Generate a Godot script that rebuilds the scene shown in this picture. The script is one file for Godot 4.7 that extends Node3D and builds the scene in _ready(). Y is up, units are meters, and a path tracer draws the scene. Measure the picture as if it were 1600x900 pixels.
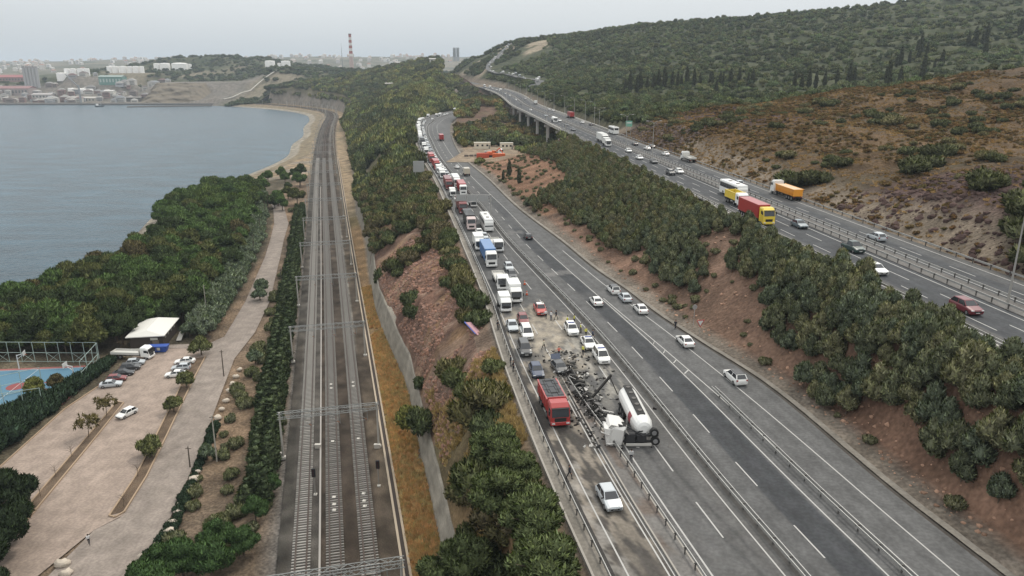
extends Node3D
# A coastal valley seen from a drone: railway, blocked lower highway, upper highway on its viaduct, bay and hills.
# World: x to the east, -z away from the eye; «s» below is the station, the distance away (s = -z).

const EYE := 70.0
const LOW := 27.5
const UPPER := 40.0

# plan lines, given as station, x, station, x, ...
const PLAN := {
	"coast": [0, -178, 157, -176, 182, -160, 208, -151, 251, -153, 279, -155, 320, -166, 377, -181, 471, -183, 527, -182, 610, -186, 728, -213, 800, -224, 932, -258, 1088, -292, 1213, -334, 1415, -479, 1500, -575, 1600, -720],
	"rail": [0, -3.4, 950, -230.4, 1022, -245, 1088, -260, 1213, -300, 1415, -434, 1500, -522, 1600, -660],
	"A": [0, 16.2, 54.5, 7.1, 65.4, 5.0, 98, -0.4, 140, -6.0, 154, -8.1, 183, -12.7, 237, -21.5, 297, -31.4, 370, -45, 450, -57.8, 530, -69, 562, -73.3, 600, -77.5, 648, -80.1, 716, -79.0, 781, -69.5, 860, -52.3, 900, -54, 1000, -75, 1300, -128, 1600, -180],
	"G": [0, 35, 54.5, 25.2, 65.4, 23.1, 98, 17.6, 112, 15.1, 130, 11.4, 154, 6.0, 183, -0.3, 227, -8.4, 297, -22.4, 370, -36, 450, -48.2, 547, -61.6, 613, -66.8, 690, -66.5, 760, -57, 860, -38, 900, -44, 1600, -175],
	"R": [0, 52, 54.5, 42.2, 65.4, 39.9, 99, 34.0, 112, 29.8, 126, 25.6, 142, 22.0, 154, 18.6, 183, 12.4, 227, 2.2, 297, -10.6, 370, -25, 450, -36, 547, -45.5, 613, -50, 669, -51, 760, -45.5, 860, -25.5, 900, -33, 1000, -53, 1300, -104, 1600, -155],
	"M": [0, 74.8, 110, 64.2, 399, 36.3, 548, 22.3, 629, 14.2, 775, 1.5, 870, -10, 1013, -36, 1100, -58, 1300, -100, 1500, -136, 1600, -150],
	"toe": [0, 7.2, 85, -9.2, 118, -16.6, 144, -22.6, 165, -29.2, 191, -37.0, 219, -43.6, 282, -57.4, 342, -73, 400, -85, 508, -109, 730, -160, 950, -214, 1022, -226, 1088, -240, 1213, -278, 1415, -408, 1500, -492, 1600, -630],
	"slope": [0, 14, 85, -3.5, 150, -19, 219, -32, 300, -48, 400, -72, 530, -90, 650, -110, 781, -122, 900, -115, 985, -105, 1364, -130, 1600, -200],
	"trucks_road": [840, 20, 862, 33, 900, 30, 960, 14, 1039, -2, 1120, -26, 1200, -36, 1330, -18, 1462, 4, 1600, 30],
}
# heights along the same lines
const RISE := {
	"upper": [0, 40, 600, 40, 700, 41.2, 775, 43.5, 1013, 48, 1100, 50, 1500, 55, 1600, 56],
	"top": [0, 10, 85, 11, 118, 11.5, 150, 12, 200, 13, 260, 15, 340, 13, 400, 10, 800, 12, 1000, 20, 1500, 34, 1600, 34],
	"slope": [0, 18, 85, 19, 150, 20.5, 300, 21.5, 400, 19, 530, 22, 650, 25, 750, 29, 860, 40, 985, 52, 1150, 66, 1290, 82, 1400, 88, 1500, 82, 1600, 70],
	"shoulder": [0, 27.3, 860, 27.3, 900, 29, 1000, 42, 1100, 47, 1364, 56, 1600, 56],
	"foot": [0, 28.0, 100, 28.2, 150, 28.4, 250, 28.4, 300, 29.2, 335, 28, 360, 27.4, 450, 27.4, 560, 27.6, 620, 31, 680, 36, 760, 38, 820, 37, 870, 36, 930, 38, 1000, 46, 1364, 60, 1600, 60],
	"brow": [0, 38.2, 100, 38, 200, 38.3, 300, 38.6, 340, 36, 380, 29, 430, 26, 560, 26, 640, 30, 700, 37, 760, 38, 850, 36, 930, 38, 1000, 47, 1364, 60, 1600, 60],
	"bed": [0, 39.5, 372, 39.5, 400, 30, 430, 26, 600, 26, 660, 31, 720, 36, 800, 38, 880, 36, 930, 38, 1000, 47.6, 1100, 49.5, 1500, 54.6, 1600, 55.6],
	"cut": [0, 48, 100, 47.5, 130, 47.5, 160, 44.5, 200, 44, 240, 45.5, 300, 47.5, 340, 47, 380, 45, 430, 42, 560, 42, 750, 45, 950, 53, 1100, 57, 1300, 62, 1600, 66],
	"hill60": [0, 62, 100, 56.5, 130, 54, 170, 50, 250, 51.5, 300, 53, 345, 54.5, 380, 51, 430, 46, 560, 46, 750, 55, 950, 64, 1100, 74, 1300, 86, 1600, 92],
	"hill120": [0, 70, 130, 61.5, 170, 56, 250, 57, 300, 60, 335, 63, 380, 58, 430, 50, 560, 52, 750, 64, 950, 80, 1100, 96, 1300, 112, 1600, 120],
	"hill300": [0, 90, 170, 76, 250, 80, 300, 86, 330, 88, 400, 70, 480, 62, 560, 66, 750, 84, 950, 110, 1100, 126, 1300, 138, 1600, 134],
	"hill600": [0, 112, 250, 106, 340, 108, 450, 96, 560, 98, 750, 118, 950, 142, 1080, 157, 1300, 153, 1600, 140],
	"hill1500": [0, 150, 560, 150, 750, 165, 950, 180, 1300, 180, 1600, 165],
}

var rng := RandomNumberGenerator.new()
var CV := {}
var noise := FastNoiseLite.new()
var fine := FastNoiseLite.new()
var patch := FastNoiseLite.new()
var rows := {}
var used := {}
var mats := {}
var pose := []


# ---------------------------------------------------------------- curves
func sampled(a: Array, step := 2.0, most := 1600.0) -> PackedFloat32Array:
	var n := a.size() / 2
	var m := []
	for i in n:
		if i == 0 or i == n - 1:
			var j := clampi(i, 1, n - 1)
			m.append((a[j * 2 + 1] - a[j * 2 - 1]) / float(a[j * 2] - a[j * 2 - 2]))
		else:
			var h0 := float(a[i * 2] - a[i * 2 - 2])
			var h1 := float(a[i * 2 + 2] - a[i * 2])
			var d0: float = (a[i * 2 + 1] - a[i * 2 - 1]) / h0
			var d1: float = (a[i * 2 + 3] - a[i * 2 + 1]) / h1
			m.append((d0 * h1 + d1 * h0) / (h0 + h1) if d0 * d1 > 0 else 0.0)
	var out := PackedFloat32Array()
	var k := 0
	for i in int(most / step) + 2:
		var s := i * step
		while k < n - 2 and s > a[k * 2 + 2]:
			k += 1
		var h := float(a[k * 2 + 2] - a[k * 2])
		var t := clampf((s - a[k * 2]) / h, 0.0, 1.0)
		var y0 := float(a[k * 2 + 1])
		var y1 := float(a[k * 2 + 3])
		var t2 := t * t
		var t3 := t2 * t
		out.append((2 * t3 - 3 * t2 + 1) * y0 + (t3 - 2 * t2 + t) * h * m[k] + (-2 * t3 + 3 * t2) * y1 + (t3 - t2) * h * m[k + 1])
	return out


func cv(key: String, s: float) -> float:
	var a: PackedFloat32Array = CV[key]
	var f := clampf(s, 0.0, 1600.0) / 2.0
	var i := int(f)
	return lerpf(a[i], a[i + 1], f - i)


func upper_h(s: float) -> float:
	return cv("^upper", s)


func heading(key: String, s: float) -> float:
	# rotation.y of a thing whose front (+z) looks back towards the eye along the line
	var dx := (cv(key, s + 4.0) - cv(key, s - 4.0)) / 8.0
	return atan2(-dx, 1.0)


# ---------------------------------------------------------------- ground
const BANDS := 24
# lines: 0 sea far, 1 sea, 2 coast, 3 shore, 4 field, 5 bed left, 6 bed right, 7 toe, 8 wall top, 9 slope, 10 verge, 11 A, 12 R, 13 foot, 14 brow, 15 upper left, 16 upper right, 17 ditch, 18 cut, 19.. hills
const COLS := [3, 4, 4, 8, 44, 6, 4, 2, 18, 26, 3, 3, 2, 5, 26, 4, 2, 2, 10, 30, 26, 26, 16, 10]
const ROUGH := [0.0, 0.0, 0.2, 0.3, 0.12, 0.0, 0.3, 0.3, 1.6, 1.8, 0.4, 0.0, 0.0, 0.9, 1.0, 0.3, 0.0, 0.0, 1.6, 2.2, 3.0, 6.0, 10.0, 14.0]


func lines(s: float) -> PackedFloat32Array:
	var r := PackedFloat32Array()
	var coast := cv("coast", s)
	var rail := cv("rail", s)
	var toe := cv("toe", s)
	var a := cv("A", s)
	var b := cv("R", s)
	var m := cv("M", s)
	var ul := m - 12.6
	var ur := m + 11.0
	var top := toe + lerpf(1.6, 9.0, smoothstep(330.0, 420.0, s))
	var sl := maxf(cv("slope", s), top + 3.0)
	var xs := [minf(coast - 900.0, -4000.0), coast - 30.0, coast, coast + 9.0, coast + 20.0, rail - 8.2, rail + lerpf(9.4, 11.5, smoothstep(200.0, 500.0, s)), toe, top, sl, a - 3.2, a, b + 1.4, b + 5.4, ul - 6.0, ul, ur, ur + 2.0, ur + 13.0, ur + 60.0, ur + 120.0, ur + 300.0, ur + 600.0, ur + 1500.0, ur + 4200.0]
	var sh := cv("^shoulder", s)
	var hs := [-14.0, -5.0, 0.1, 2.0, 3.8, 5.3, 5.3, 6.3, cv("^top", s), cv("^slope", s), minf(sh, sh - 1.6 * smoothstep(900.0, 860.0, s)), sh, sh, cv("^foot", s), cv("^brow", s), cv("^bed", s), cv("^bed", s), cv("^bed", s), cv("^cut", s), cv("^hill60", s), cv("^hill120", s), cv("^hill300", s), cv("^hill600", s), cv("^hill1500", s), 170.0]
	for i in 25:
		if i > 0 and xs[i] < xs[i - 1] + 0.4:
			xs[i] = xs[i - 1] + 0.4
		r.append(xs[i])
	for i in 25:
		r.append(hs[i])
	return r


func band_height(r: PackedFloat32Array, i: int, u: float, x: float, s: float) -> float:
	var h0 := r[25 + i]
	var h1 := r[26 + i]
	var w := u
	if i == 18:  # the rock cut rises steeply, then rolls off
		w = 1.0 - pow(1.0 - u, 1.7)
	elif i == 8 or i == 9 or i > 18:
		w = u
	elif i == 4:
		w = smoothstep(0.9, 1.0, u)
	elif i == 13 or i == 14:
		w = lerpf(u, smoothstep(0.0, 1.0, u), 0.5)
	var h := lerpf(h0, h1, w)
	var amp: float = ROUGH[i]
	if amp > 0.0:
		var edge := 1.0
		if i < 19:
			edge = minf(1.0, 4.0 * u * (1.0 - u))
			if i == 8 or i == 9:
				edge = minf(1.0, 6.0 * (u if i == 8 else 1.0 - u))
		elif i == 19:
			edge = minf(1.0, 0.5 + u)
		h += edge * amp * (noise.get_noise_2d(x, s) * 1.1 + 0.35 * fine.get_noise_2d(x, s))
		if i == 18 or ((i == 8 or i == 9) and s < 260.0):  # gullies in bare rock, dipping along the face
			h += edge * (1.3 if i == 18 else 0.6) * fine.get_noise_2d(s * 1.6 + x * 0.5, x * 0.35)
	return h


func row_at(k: int) -> PackedFloat32Array:
	if not rows.has(k):
		rows[k] = lines(k)
	return rows[k]


func far_ground(x: float, s: float) -> float:
	var t := clampf((s - 1600.0) / 900.0, 0.0, 1.0)
	var land := lerpf(6.0, 52.0, smoothstep(0.0, 1.0, t))
	land += 82.0 * smoothstep(2300.0, 4400.0, s) + 38.0 * smoothstep(4600.0, 7500.0, s)
	land -= 34.0 * smoothstep(-1200.0, -3200.0, x) * smoothstep(1900.0, 3600.0, s)
	land *= 1.0 if x > -560.0 else lerpf(1.0, 0.12, smoothstep(1950.0, 1750.0, s))
	var g := 66.0 * exp(-pow((x + 850.0) / 330.0, 2.0) - pow((s - 2180.0) / 260.0, 2.0))
	g += 46.0 * exp(-pow((x + 430.0) / 240.0, 2.0) - pow((s - 1830.0) / 260.0, 2.0))
	g += 30.0 * exp(-pow((x + 640.0) / 150.0, 2.0) - pow((s - 1760.0) / 110.0, 2.0))
	g += 60.0 * smoothstep(-120.0, 900.0, x) * (1.0 - 0.4 * smoothstep(2400.0, 5000.0, s)) + 48.0 * exp(-pow((x - 60.0) / 260.0, 2.0) - pow((s - 1800.0) / 330.0, 2.0))
	land += g + noise.get_noise_2d(x * 0.25, s * 0.25) * 9.0 + noise.get_noise_2d(x, s) * 2.0
	for p in PADS:
		var d := Vector2((x - p[0]) / (p[2] * 1.25), (s - p[1]) / (p[3] * 1.25)).length()
		land = lerpf(p[4], land, smoothstep(0.75, 1.5, d))
	if x < -590.0:  # the quay front
		return lerpf(-4.0, maxf(land, 3.0), smoothstep(1540.0, 1552.0, s))
	return land


func ground(x: float, s: float) -> float:
	if s > 1500.0:
		var w := smoothstep(1500.0, 1515.0 if x < -560.0 else 1720.0, s)
		if w >= 1.0:
			return far_ground(x, s)
		return lerpf(ground(x, 1499.9), far_ground(x, s), w)
	var k := int(s)
	var a := row_at(k)
	var b := row_at(k + 1)
	var f := s - k
	var x0 := lerpf(a[0], b[0], f)
	for i in BANDS:
		var x1 := lerpf(a[i + 1], b[i + 1], f)
		if x < x1 or i == BANDS - 1:
			var u := clampf((x - x0) / (x1 - x0), 0.0, 1.0)
			return lerpf(band_height(a, i, u, x, s), band_height(b, i, u, x, s), f)
		x0 = x1
	return 0.0


func band_of(x: float, s: float) -> Vector2:
	var a := row_at(int(s))
	for i in BANDS:
		if x < a[i + 1]:
			return Vector2(i, clampf((x - a[i]) / (a[i + 1] - a[i]), 0.0, 1.0))
	return Vector2(BANDS - 1, 1.0)


func mixc(a: Color, b: Color, t: float) -> Color:
	return a.lerp(b, clampf(t, 0.0, 1.0))


func soil(i: int, u: float, x: float, s: float) -> Color:
	# base colours (linear) of the bare ground; half of them is kept in the vertex, half in the material
	var p := patch.get_noise_2d(x, s)
	var q := noise.get_noise_2d(x * 2.3 + 90.0, s * 2.3)
	var f := fine.get_noise_2d(x * 1.7, s * 1.7)
	var c: Color
	match i:
		0, 1: c = Color(0.10, 0.12, 0.11)
		2: c = mixc(Color(0.40, 0.36, 0.29), Color(0.26, 0.23, 0.19), 0.5 + q)
		3: c = mixc(Color(0.30, 0.24, 0.16), Color(0.20, 0.17, 0.12), 0.5 + q)
		4:
			c = mixc(Color(0.165, 0.125, 0.09), Color(0.25, 0.175, 0.115), 0.5 + 1.2 * p + 0.5 * q)
			if u < 0.72 and s < 470.0:
				c = mixc(c, Color(0.11, 0.10, 0.07), 0.75)
			if s > 460.0:
				c = mixc(Color(0.36, 0.27, 0.17), Color(0.24, 0.21, 0.17), 0.5 + 1.5 * q)
		5: c = Color(0.17, 0.155, 0.14)
		6:
			c = mixc(Color(0.36, 0.235, 0.125), Color(0.27, 0.18, 0.10), 0.5 + 1.3 * q)
			c = mixc(c, Color(0.15, 0.14, 0.07), smoothstep(0.1, 0.5, p) * 0.6)
			if s > 330.0:
				c = mixc(c, Color(0.33, 0.27, 0.19), 0.6)
		7: c = mixc(Color(0.30, 0.27, 0.23), Color(0.24, 0.20, 0.16), 0.5 + q)
		8, 9, 10:
			c = mixc(Color(0.25, 0.13, 0.088), Color(0.20, 0.13, 0.10), 0.5 + 1.4 * p)
			c = mixc(c, Color(0.27, 0.17, 0.10), smoothstep(0.0, 0.45, q))
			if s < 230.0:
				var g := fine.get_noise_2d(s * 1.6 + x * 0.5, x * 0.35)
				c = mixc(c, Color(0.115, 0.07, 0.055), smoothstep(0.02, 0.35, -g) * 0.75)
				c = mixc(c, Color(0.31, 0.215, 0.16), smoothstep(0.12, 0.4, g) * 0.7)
			c = mixc(c, Color(0.12, 0.11, 0.06), smoothstep(190.0, 330.0, s) * 0.7)
			if s < 108.0:
				c = mixc(Color(0.26, 0.165, 0.09), Color(0.15, 0.125, 0.07), 0.5 + p)
			if i == 10:
				c = mixc(c, Color(0.2, 0.16, 0.12), 0.5)
		11, 12: c = Color(0.2, 0.17, 0.14)
		13, 14:
			c = mixc(Color(0.225, 0.135, 0.095), Color(0.17, 0.115, 0.085), 0.5 + 1.2 * p)
			if s > 215.0 and s < 345.0:
				c = mixc(c, Color(0.25, 0.14, 0.085), 0.7 * (1.0 - smoothstep(0.5, 0.95, u if i == 14 else 0.0)))
			if s > 345.0 and s < 470.0 and i == 13:
				c = mixc(c, Color(0.33, 0.25, 0.17), 0.7)
			if s > 470.0:
				c = mixc(Color(0.17, 0.10, 0.08), Color(0.13, 0.10, 0.06), 0.5 + q)
		15, 16, 17: c = Color(0.21, 0.17, 0.13)
		_:
			var dry := mixc(Color(0.142, 0.092, 0.052), Color(0.105, 0.072, 0.044), 0.5 + 1.3 * p)
			dry = mixc(dry, Color(0.07, 0.057, 0.037), smoothstep(-0.05, 0.35, q + 0.5 * f) * 0.75)
			if i == 18 or (i == 19 and s < 178.0 and u < 0.6):
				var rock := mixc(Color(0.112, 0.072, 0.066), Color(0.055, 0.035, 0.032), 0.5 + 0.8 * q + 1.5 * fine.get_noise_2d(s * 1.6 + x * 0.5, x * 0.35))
				var bare := smoothstep(262.0, 290.0, s) * smoothstep(372.0, 350.0, s) + smoothstep(174.0, 160.0, s)
				dry = mixc(dry, rock, minf(1.0, bare))
			var green := mixc(Color(0.058, 0.070, 0.036), Color(0.085, 0.09, 0.047), 0.5 + 1.2 * q)
			var crest := 352.0 + 30.0 * p + (0.0 if i < 20 else 10.0)
			c = mixc(dry, green, smoothstep(crest - 8.0, crest + 22.0, s))
			if s > 1120.0 and x < 60.0:
				c = mixc(c, Color(0.36, 0.30, 0.22), smoothstep(0.0, 0.25, p + 0.12))
			if i > 21:
				c = green
	if i == 9 and s > 330.0 or i == 8 and s > 330.0:
		c = mixc(c, Color(0.10, 0.10, 0.055), 0.6)
	return c * (1.0 + 0.38 * f + 0.25 * q)


func grid_mesh(v: PackedVector3Array, c: PackedColorArray, w: int, h: int, uv := PackedVector2Array()) -> ArrayMesh:
	# rows run away from the eye; front faces up
	var n := PackedVector3Array()
	n.resize(v.size())
	for j in h:
		for i in w:
			var dx := v[j * w + mini(i + 1, w - 1)] - v[j * w + maxi(i - 1, 0)]
			var dz := v[mini(j + 1, h - 1) * w + i] - v[maxi(j - 1, 0) * w + i]
			n[j * w + i] = dx.cross(dz).normalized()
	var idx := PackedInt32Array()
	idx.resize((w - 1) * (h - 1) * 6)
	var k := 0
	for j in h - 1:
		for i in w - 1:
			var a := j * w + i
			idx[k] = a
			idx[k + 1] = a + w
			idx[k + 2] = a + 1
			idx[k + 3] = a + 1
			idx[k + 4] = a + w
			idx[k + 5] = a + w + 1
			k += 6
	var arr := []
	arr.resize(Mesh.ARRAY_MAX)
	arr[Mesh.ARRAY_VERTEX] = v
	arr[Mesh.ARRAY_NORMAL] = n
	if c.size():
		arr[Mesh.ARRAY_COLOR] = c
	if uv.size():
		arr[Mesh.ARRAY_TEX_UV] = uv
	arr[Mesh.ARRAY_INDEX] = idx
	var m := ArrayMesh.new()
	m.add_surface_from_arrays(Mesh.PRIMITIVE_TRIANGLES, arr)
	return m


func terrain() -> void:
	var w := 1
	for n in COLS:
		w += n
	var v := PackedVector3Array()
	var c := PackedColorArray()
	var s := 8.0
	var h := 0
	while s < 1500.0:
		var r := lines(s)
		for i in BANDS:
			for k in int(COLS[i]) + (1 if i == BANDS - 1 else 0):
				var u: float = float(k) / COLS[i]
				var x := lerpf(r[i], r[i + 1], u)
				v.append(Vector3(x, band_height(r, i, u, x, s), -s))
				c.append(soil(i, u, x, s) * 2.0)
		h += 1
		s += maxf(1.1, s * 0.0085)
	structure("terrain", grid_mesh(v, c, w, h), earth_material())
	# the country beyond the bay
	v = PackedVector3Array()
	c = PackedColorArray()
	h = 0
	s = 1495.0
	while s < 9500.0:
		w = 0
		var x := -4800.0
		while x < 3600.0:
			v.append(Vector3(x, ground(x, s) - (0.6 if s < 1500.0 else 0.0), -s))
			var p := patch.get_noise_2d(x * 0.35, s * 0.35)
			var q := noise.get_noise_2d(x * 0.6, s * 0.6)
			var g := mixc(Color(0.07, 0.085, 0.045), Color(0.125, 0.12, 0.07), 0.5 + 1.4 * q)
			g = mixc(g, Color(0.27, 0.23, 0.17), smoothstep(0.1, 0.35, p) * 0.8)
			if x < -560.0 and s < 1800.0:
				g = mixc(Color(0.25, 0.22, 0.19), Color(0.16, 0.15, 0.13), 0.5 + q)
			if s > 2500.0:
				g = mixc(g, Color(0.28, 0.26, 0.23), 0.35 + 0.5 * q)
			if x > -130.0 and x < 260.0 and s < 2300.0:
				g = mixc(g, Color(0.34, 0.29, 0.21), smoothstep(-0.1, 0.25, p))
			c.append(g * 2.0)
			w += 1
			x += 26.0 if x > -1500.0 and x < 700.0 else 90.0
		h += 1
		s += maxf(12.0, (s - 1400.0) * 0.03)
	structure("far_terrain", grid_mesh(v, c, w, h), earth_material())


# ---------------------------------------------------------------- materials
func lin(r: float, g: float, b: float, a := 1.0) -> Color:
	var c := Color(r, g, b).linear_to_srgb()
	c.a = a
	return c


func mat(key: String, c := Color.WHITE, rough := 0.8, metal := 0.0, spec := 0.4) -> StandardMaterial3D:
	if not mats.has(key):
		var m := StandardMaterial3D.new()
		m.resource_name = key
		m.albedo_color = lin(c.r, c.g, c.b)
		m.roughness = rough
		m.metallic = metal
		m.metallic_specular = spec
		mats[key] = m
	return mats[key]


func vmat(key: String, c: Color, rough := 0.9) -> StandardMaterial3D:
	var m := mat(key, c, rough, 0.0, 0.25)
	m.vertex_color_use_as_albedo = true
	return m


func grain(seed_: int, size: int, freq: float, low: float, octaves := 4) -> ImageTexture:
	var n := FastNoiseLite.new()
	n.seed = seed_
	n.frequency = freq
	n.fractal_octaves = octaves
	var im := n.get_seamless_image(size, size)
	im.convert(Image.FORMAT_RGB8)
	for y in size:
		for x in size:
			var g := lerpf(low, 1.0, im.get_pixel(x, y).r)
			im.set_pixel(x, y, Color(g, g, g))
	return ImageTexture.create_from_image(im)


var grain_a: ImageTexture
var grain_b: ImageTexture
var grain_c: ImageTexture
var bump_a: ImageTexture


func textured(m: StandardMaterial3D, metres: float, metres_b: float, relief := 0.0) -> StandardMaterial3D:
	m.albedo_texture = grain_a
	m.uv1_triplanar = true
	m.uv1_world_triplanar = true
	m.uv1_scale = Vector3.ONE / metres
	if metres_b > 0.0:
		m.detail_enabled = true
		m.detail_blend_mode = BaseMaterial3D.BLEND_MODE_MUL
		m.detail_albedo = grain_b
		m.detail_uv_layer = BaseMaterial3D.DETAIL_UV_2
		m.uv2_triplanar = true
		m.uv2_world_triplanar = true
		m.uv2_scale = Vector3.ONE / metres_b
	if relief > 0.0:
		m.normal_enabled = true
		m.normal_texture = bump_a
		m.normal_scale = relief
	return m


func earth_material() -> StandardMaterial3D:
	if not mats.has("earth"):
		textured(vmat("earth", Color(0.86, 0.86, 0.86), 0.95), 9.0, 47.0, 1.4)
	return mats["earth"]


func road_material() -> StandardMaterial3D:
	if not mats.has("asphalt"):
		textured(vmat("asphalt", Color(0.63, 0.63, 0.63), 0.8), 5.0, 31.0, 0.12)
		mats["asphalt"].detail_albedo = grain_c
		mats["asphalt"].albedo_texture = grain_c
	return mats["asphalt"]


func gravel_material() -> StandardMaterial3D:
	if not mats.has("gravel"):
		textured(vmat("gravel", Color(0.88, 0.88, 0.88), 0.95), 2.7, 31.0, 0.8)
	return mats["gravel"]


# ---------------------------------------------------------------- nodes
func numbered(called: String) -> String:
	var n: int = used.get(called, 0)
	used[called] = n + 1
	return called if n == 0 else "%s_%03d" % [called, n]


func tag(o: Node3D, label: String, category: String, group := "") -> Node3D:
	o.set_meta("label", label)
	o.set_meta("category", category)
	if group:
		o.set_meta("group", group)
	return o


func thing(called: String, label: String, category: String, at := Vector3.ZERO, turn := 0.0, group := "") -> Node3D:
	var o := Node3D.new()
	o.name = numbered(called)
	add_child(o)
	o.position = at
	o.rotation.y = turn
	return tag(o, label, category, group)


func part(parent: Node3D, called: String, m: Mesh, material: Material, at := Vector3.ZERO) -> MeshInstance3D:
	var o := MeshInstance3D.new()
	o.name = called
	o.mesh = m
	o.material_override = material
	o.position = at
	parent.add_child(o, true)
	return o


func single(called: String, label: String, category: String, m: Mesh, material: Material, at := Vector3.ZERO, group := "") -> MeshInstance3D:
	var o := MeshInstance3D.new()
	o.name = numbered(called)
	o.mesh = m
	o.material_override = material
	o.position = at
	add_child(o)
	tag(o, label, category, group)
	return o


func structure(called: String, m: Mesh, material: Material) -> MeshInstance3D:
	var o := MeshInstance3D.new()
	o.name = numbered(called)
	o.mesh = m
	o.material_override = material
	add_child(o)
	o.set_meta("kind", "structure")
	return o


func structure_root(called: String) -> Node3D:
	var o := Node3D.new()
	o.name = numbered(called)
	add_child(o)
	o.set_meta("kind", "structure")
	return o


func dup(proto: Node3D, called: String, label: String, category: String, at: Vector3, turn := 0.0, group := "") -> Node3D:
	var o: Node3D = proto.duplicate()
	o.name = numbered(called)
	add_child(o)
	o.position = at
	o.rotation.y = turn
	return tag(o, label, category, group)


# ---------------------------------------------------------------- mesh builder: loose triangles, flat shaded
class MB:
	var v := PackedVector3Array()
	var n := PackedVector3Array()
	var c := PackedColorArray()
	var col := Color.WHITE

	func tri(a: Vector3, b: Vector3, d: Vector3) -> void:
		var m := (d - a).cross(b - a).normalized()
		v.append(a); v.append(b); v.append(d)
		n.append(m); n.append(m); n.append(m)
		c.append(col); c.append(col); c.append(col)

	func out(a: Vector3, b: Vector3, d: Vector3, from: Vector3) -> void:
		if (d - a).cross(b - a).dot((a + b + d) / 3.0 - from) < 0.0:
			tri(a, d, b)
		else:
			tri(a, b, d)

	func quad(a: Vector3, b: Vector3, d: Vector3, e: Vector3, from: Vector3) -> void:
		out(a, b, d, from)
		out(a, d, e, from)

	func box(at: Vector3, size: Vector3, ch := 0.0, basis := Basis()) -> void:
		var h := size / 2.0
		if ch <= 0.0:
			for a in 3:
				var b := (a + 1) % 3
				var d := (a + 2) % 3
				for s in [-1.0, 1.0]:
					var q := []
					for t in [[-1, -1], [1, -1], [1, 1], [-1, 1]]:
						var p := Vector3.ZERO
						p[a] = s * h[a]; p[b] = t[0] * h[b]; p[d] = t[1] * h[d]
						q.append(at + basis * p)
					quad(q[0], q[1], q[2], q[3], at)
			return
		var pt := func(sx: float, sy: float, sz: float, axis: int) -> Vector3:
			var p := Vector3(sx * (h.x - ch), sy * (h.y - ch), sz * (h.z - ch))
			p[axis] = [sx, sy, sz][axis] * h[axis]
			return at + basis * p
		for a in 3:
			var b := (a + 1) % 3
			var d := (a + 2) % 3
			for s in [-1.0, 1.0]:
				var q := []
				for t in [[-1.0, -1.0], [1.0, -1.0], [1.0, 1.0], [-1.0, 1.0]]:
					var g := [0.0, 0.0, 0.0]
					g[a] = s; g[b] = t[0]; g[d] = t[1]
					q.append(pt.call(g[0], g[1], g[2], a))
				quad(q[0], q[1], q[2], q[3], at)
				for t in [-1.0, 1.0]:
					var g := [0.0, 0.0, 0.0]
					g[a] = s; g[b] = t; g[d] = -1.0
					var k := g.duplicate()
					k[d] = 1.0
					quad(pt.call(g[0], g[1], g[2], a), pt.call(k[0], k[1], k[2], a), pt.call(k[0], k[1], k[2], b), pt.call(g[0], g[1], g[2], b), at)
		for sx in [-1.0, 1.0]:
			for sy in [-1.0, 1.0]:
				for sz in [-1.0, 1.0]:
					out(pt.call(sx, sy, sz, 0), pt.call(sx, sy, sz, 1), pt.call(sx, sy, sz, 2), at)

	func bar(a: Vector3, b: Vector3, wide: float, deep := -1.0) -> void:
		var z := (b - a).normalized()
		var up := Vector3.UP if absf(z.y) < 0.95 else Vector3.RIGHT
		var x := up.cross(z).normalized()
		var y := z.cross(x)
		box((a + b) / 2.0, Vector3(wide, wide if deep < 0.0 else deep, a.distance_to(b)), 0.0, Basis(x, y, z))

	func tube(a: Vector3, b: Vector3, ra: float, rb: float, seg := 8, caps := true) -> void:
		var z := (b - a).normalized()
		var up := Vector3.UP if absf(z.y) < 0.95 else Vector3.RIGHT
		var x := up.cross(z).normalized()
		var y := z.cross(x)
		for i in seg:
			var t0 := TAU * i / seg
			var t1 := TAU * (i + 1) / seg
			var d0 := x * cos(t0) + y * sin(t0)
			var d1 := x * cos(t1) + y * sin(t1)
			var mid := (a + b) / 2.0
			quad(a + d0 * ra, b + d0 * rb, b + d1 * rb, a + d1 * ra, mid)
			if caps:
				out(a, a + d0 * ra, a + d1 * ra, mid)
				out(b, b + d0 * rb, b + d1 * rb, mid)

	func loft(rings: Array, caps := true) -> void:
		for k in rings.size() - 1:
			var p: Array = rings[k]
			var q: Array = rings[k + 1]
			var mid := Vector3.ZERO
			for e in p: mid += e
			for e in q: mid += e
			mid /= p.size() + q.size()
			for i in p.size():
				var j := (i + 1) % p.size()
				quad(p[i], q[i], q[j], p[j], mid)
		if caps:
			for k in [0, rings.size() - 1]:
				var p: Array = rings[k]
				var mid := Vector3.ZERO
				for e in p: mid += e
				mid /= p.size()
				var o: Array = rings[1 if k == 0 else k - 1]
				var from := Vector3.ZERO
				for e in o: from += e
				from /= o.size()
				for i in p.size():
					out(mid, p[i], p[(i + 1) % p.size()], from)

	func dome(at: Vector3, r: Vector3, seg: int, rings: int, low := -1.0) -> void:
		for j in rings:
			var a0 := asin(lerpf(low, 1.0, float(j) / rings))
			var a1 := asin(lerpf(low, 1.0, float(j + 1) / rings))
			for i in seg:
				var t0 := TAU * i / seg
				var t1 := TAU * (i + 1) / seg
				var p := func(a: float, t: float) -> Vector3: return at + r * Vector3(cos(a) * cos(t), sin(a), cos(a) * sin(t))
				quad(p.call(a0, t0), p.call(a1, t0), p.call(a1, t1), p.call(a0, t1), at)

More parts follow.
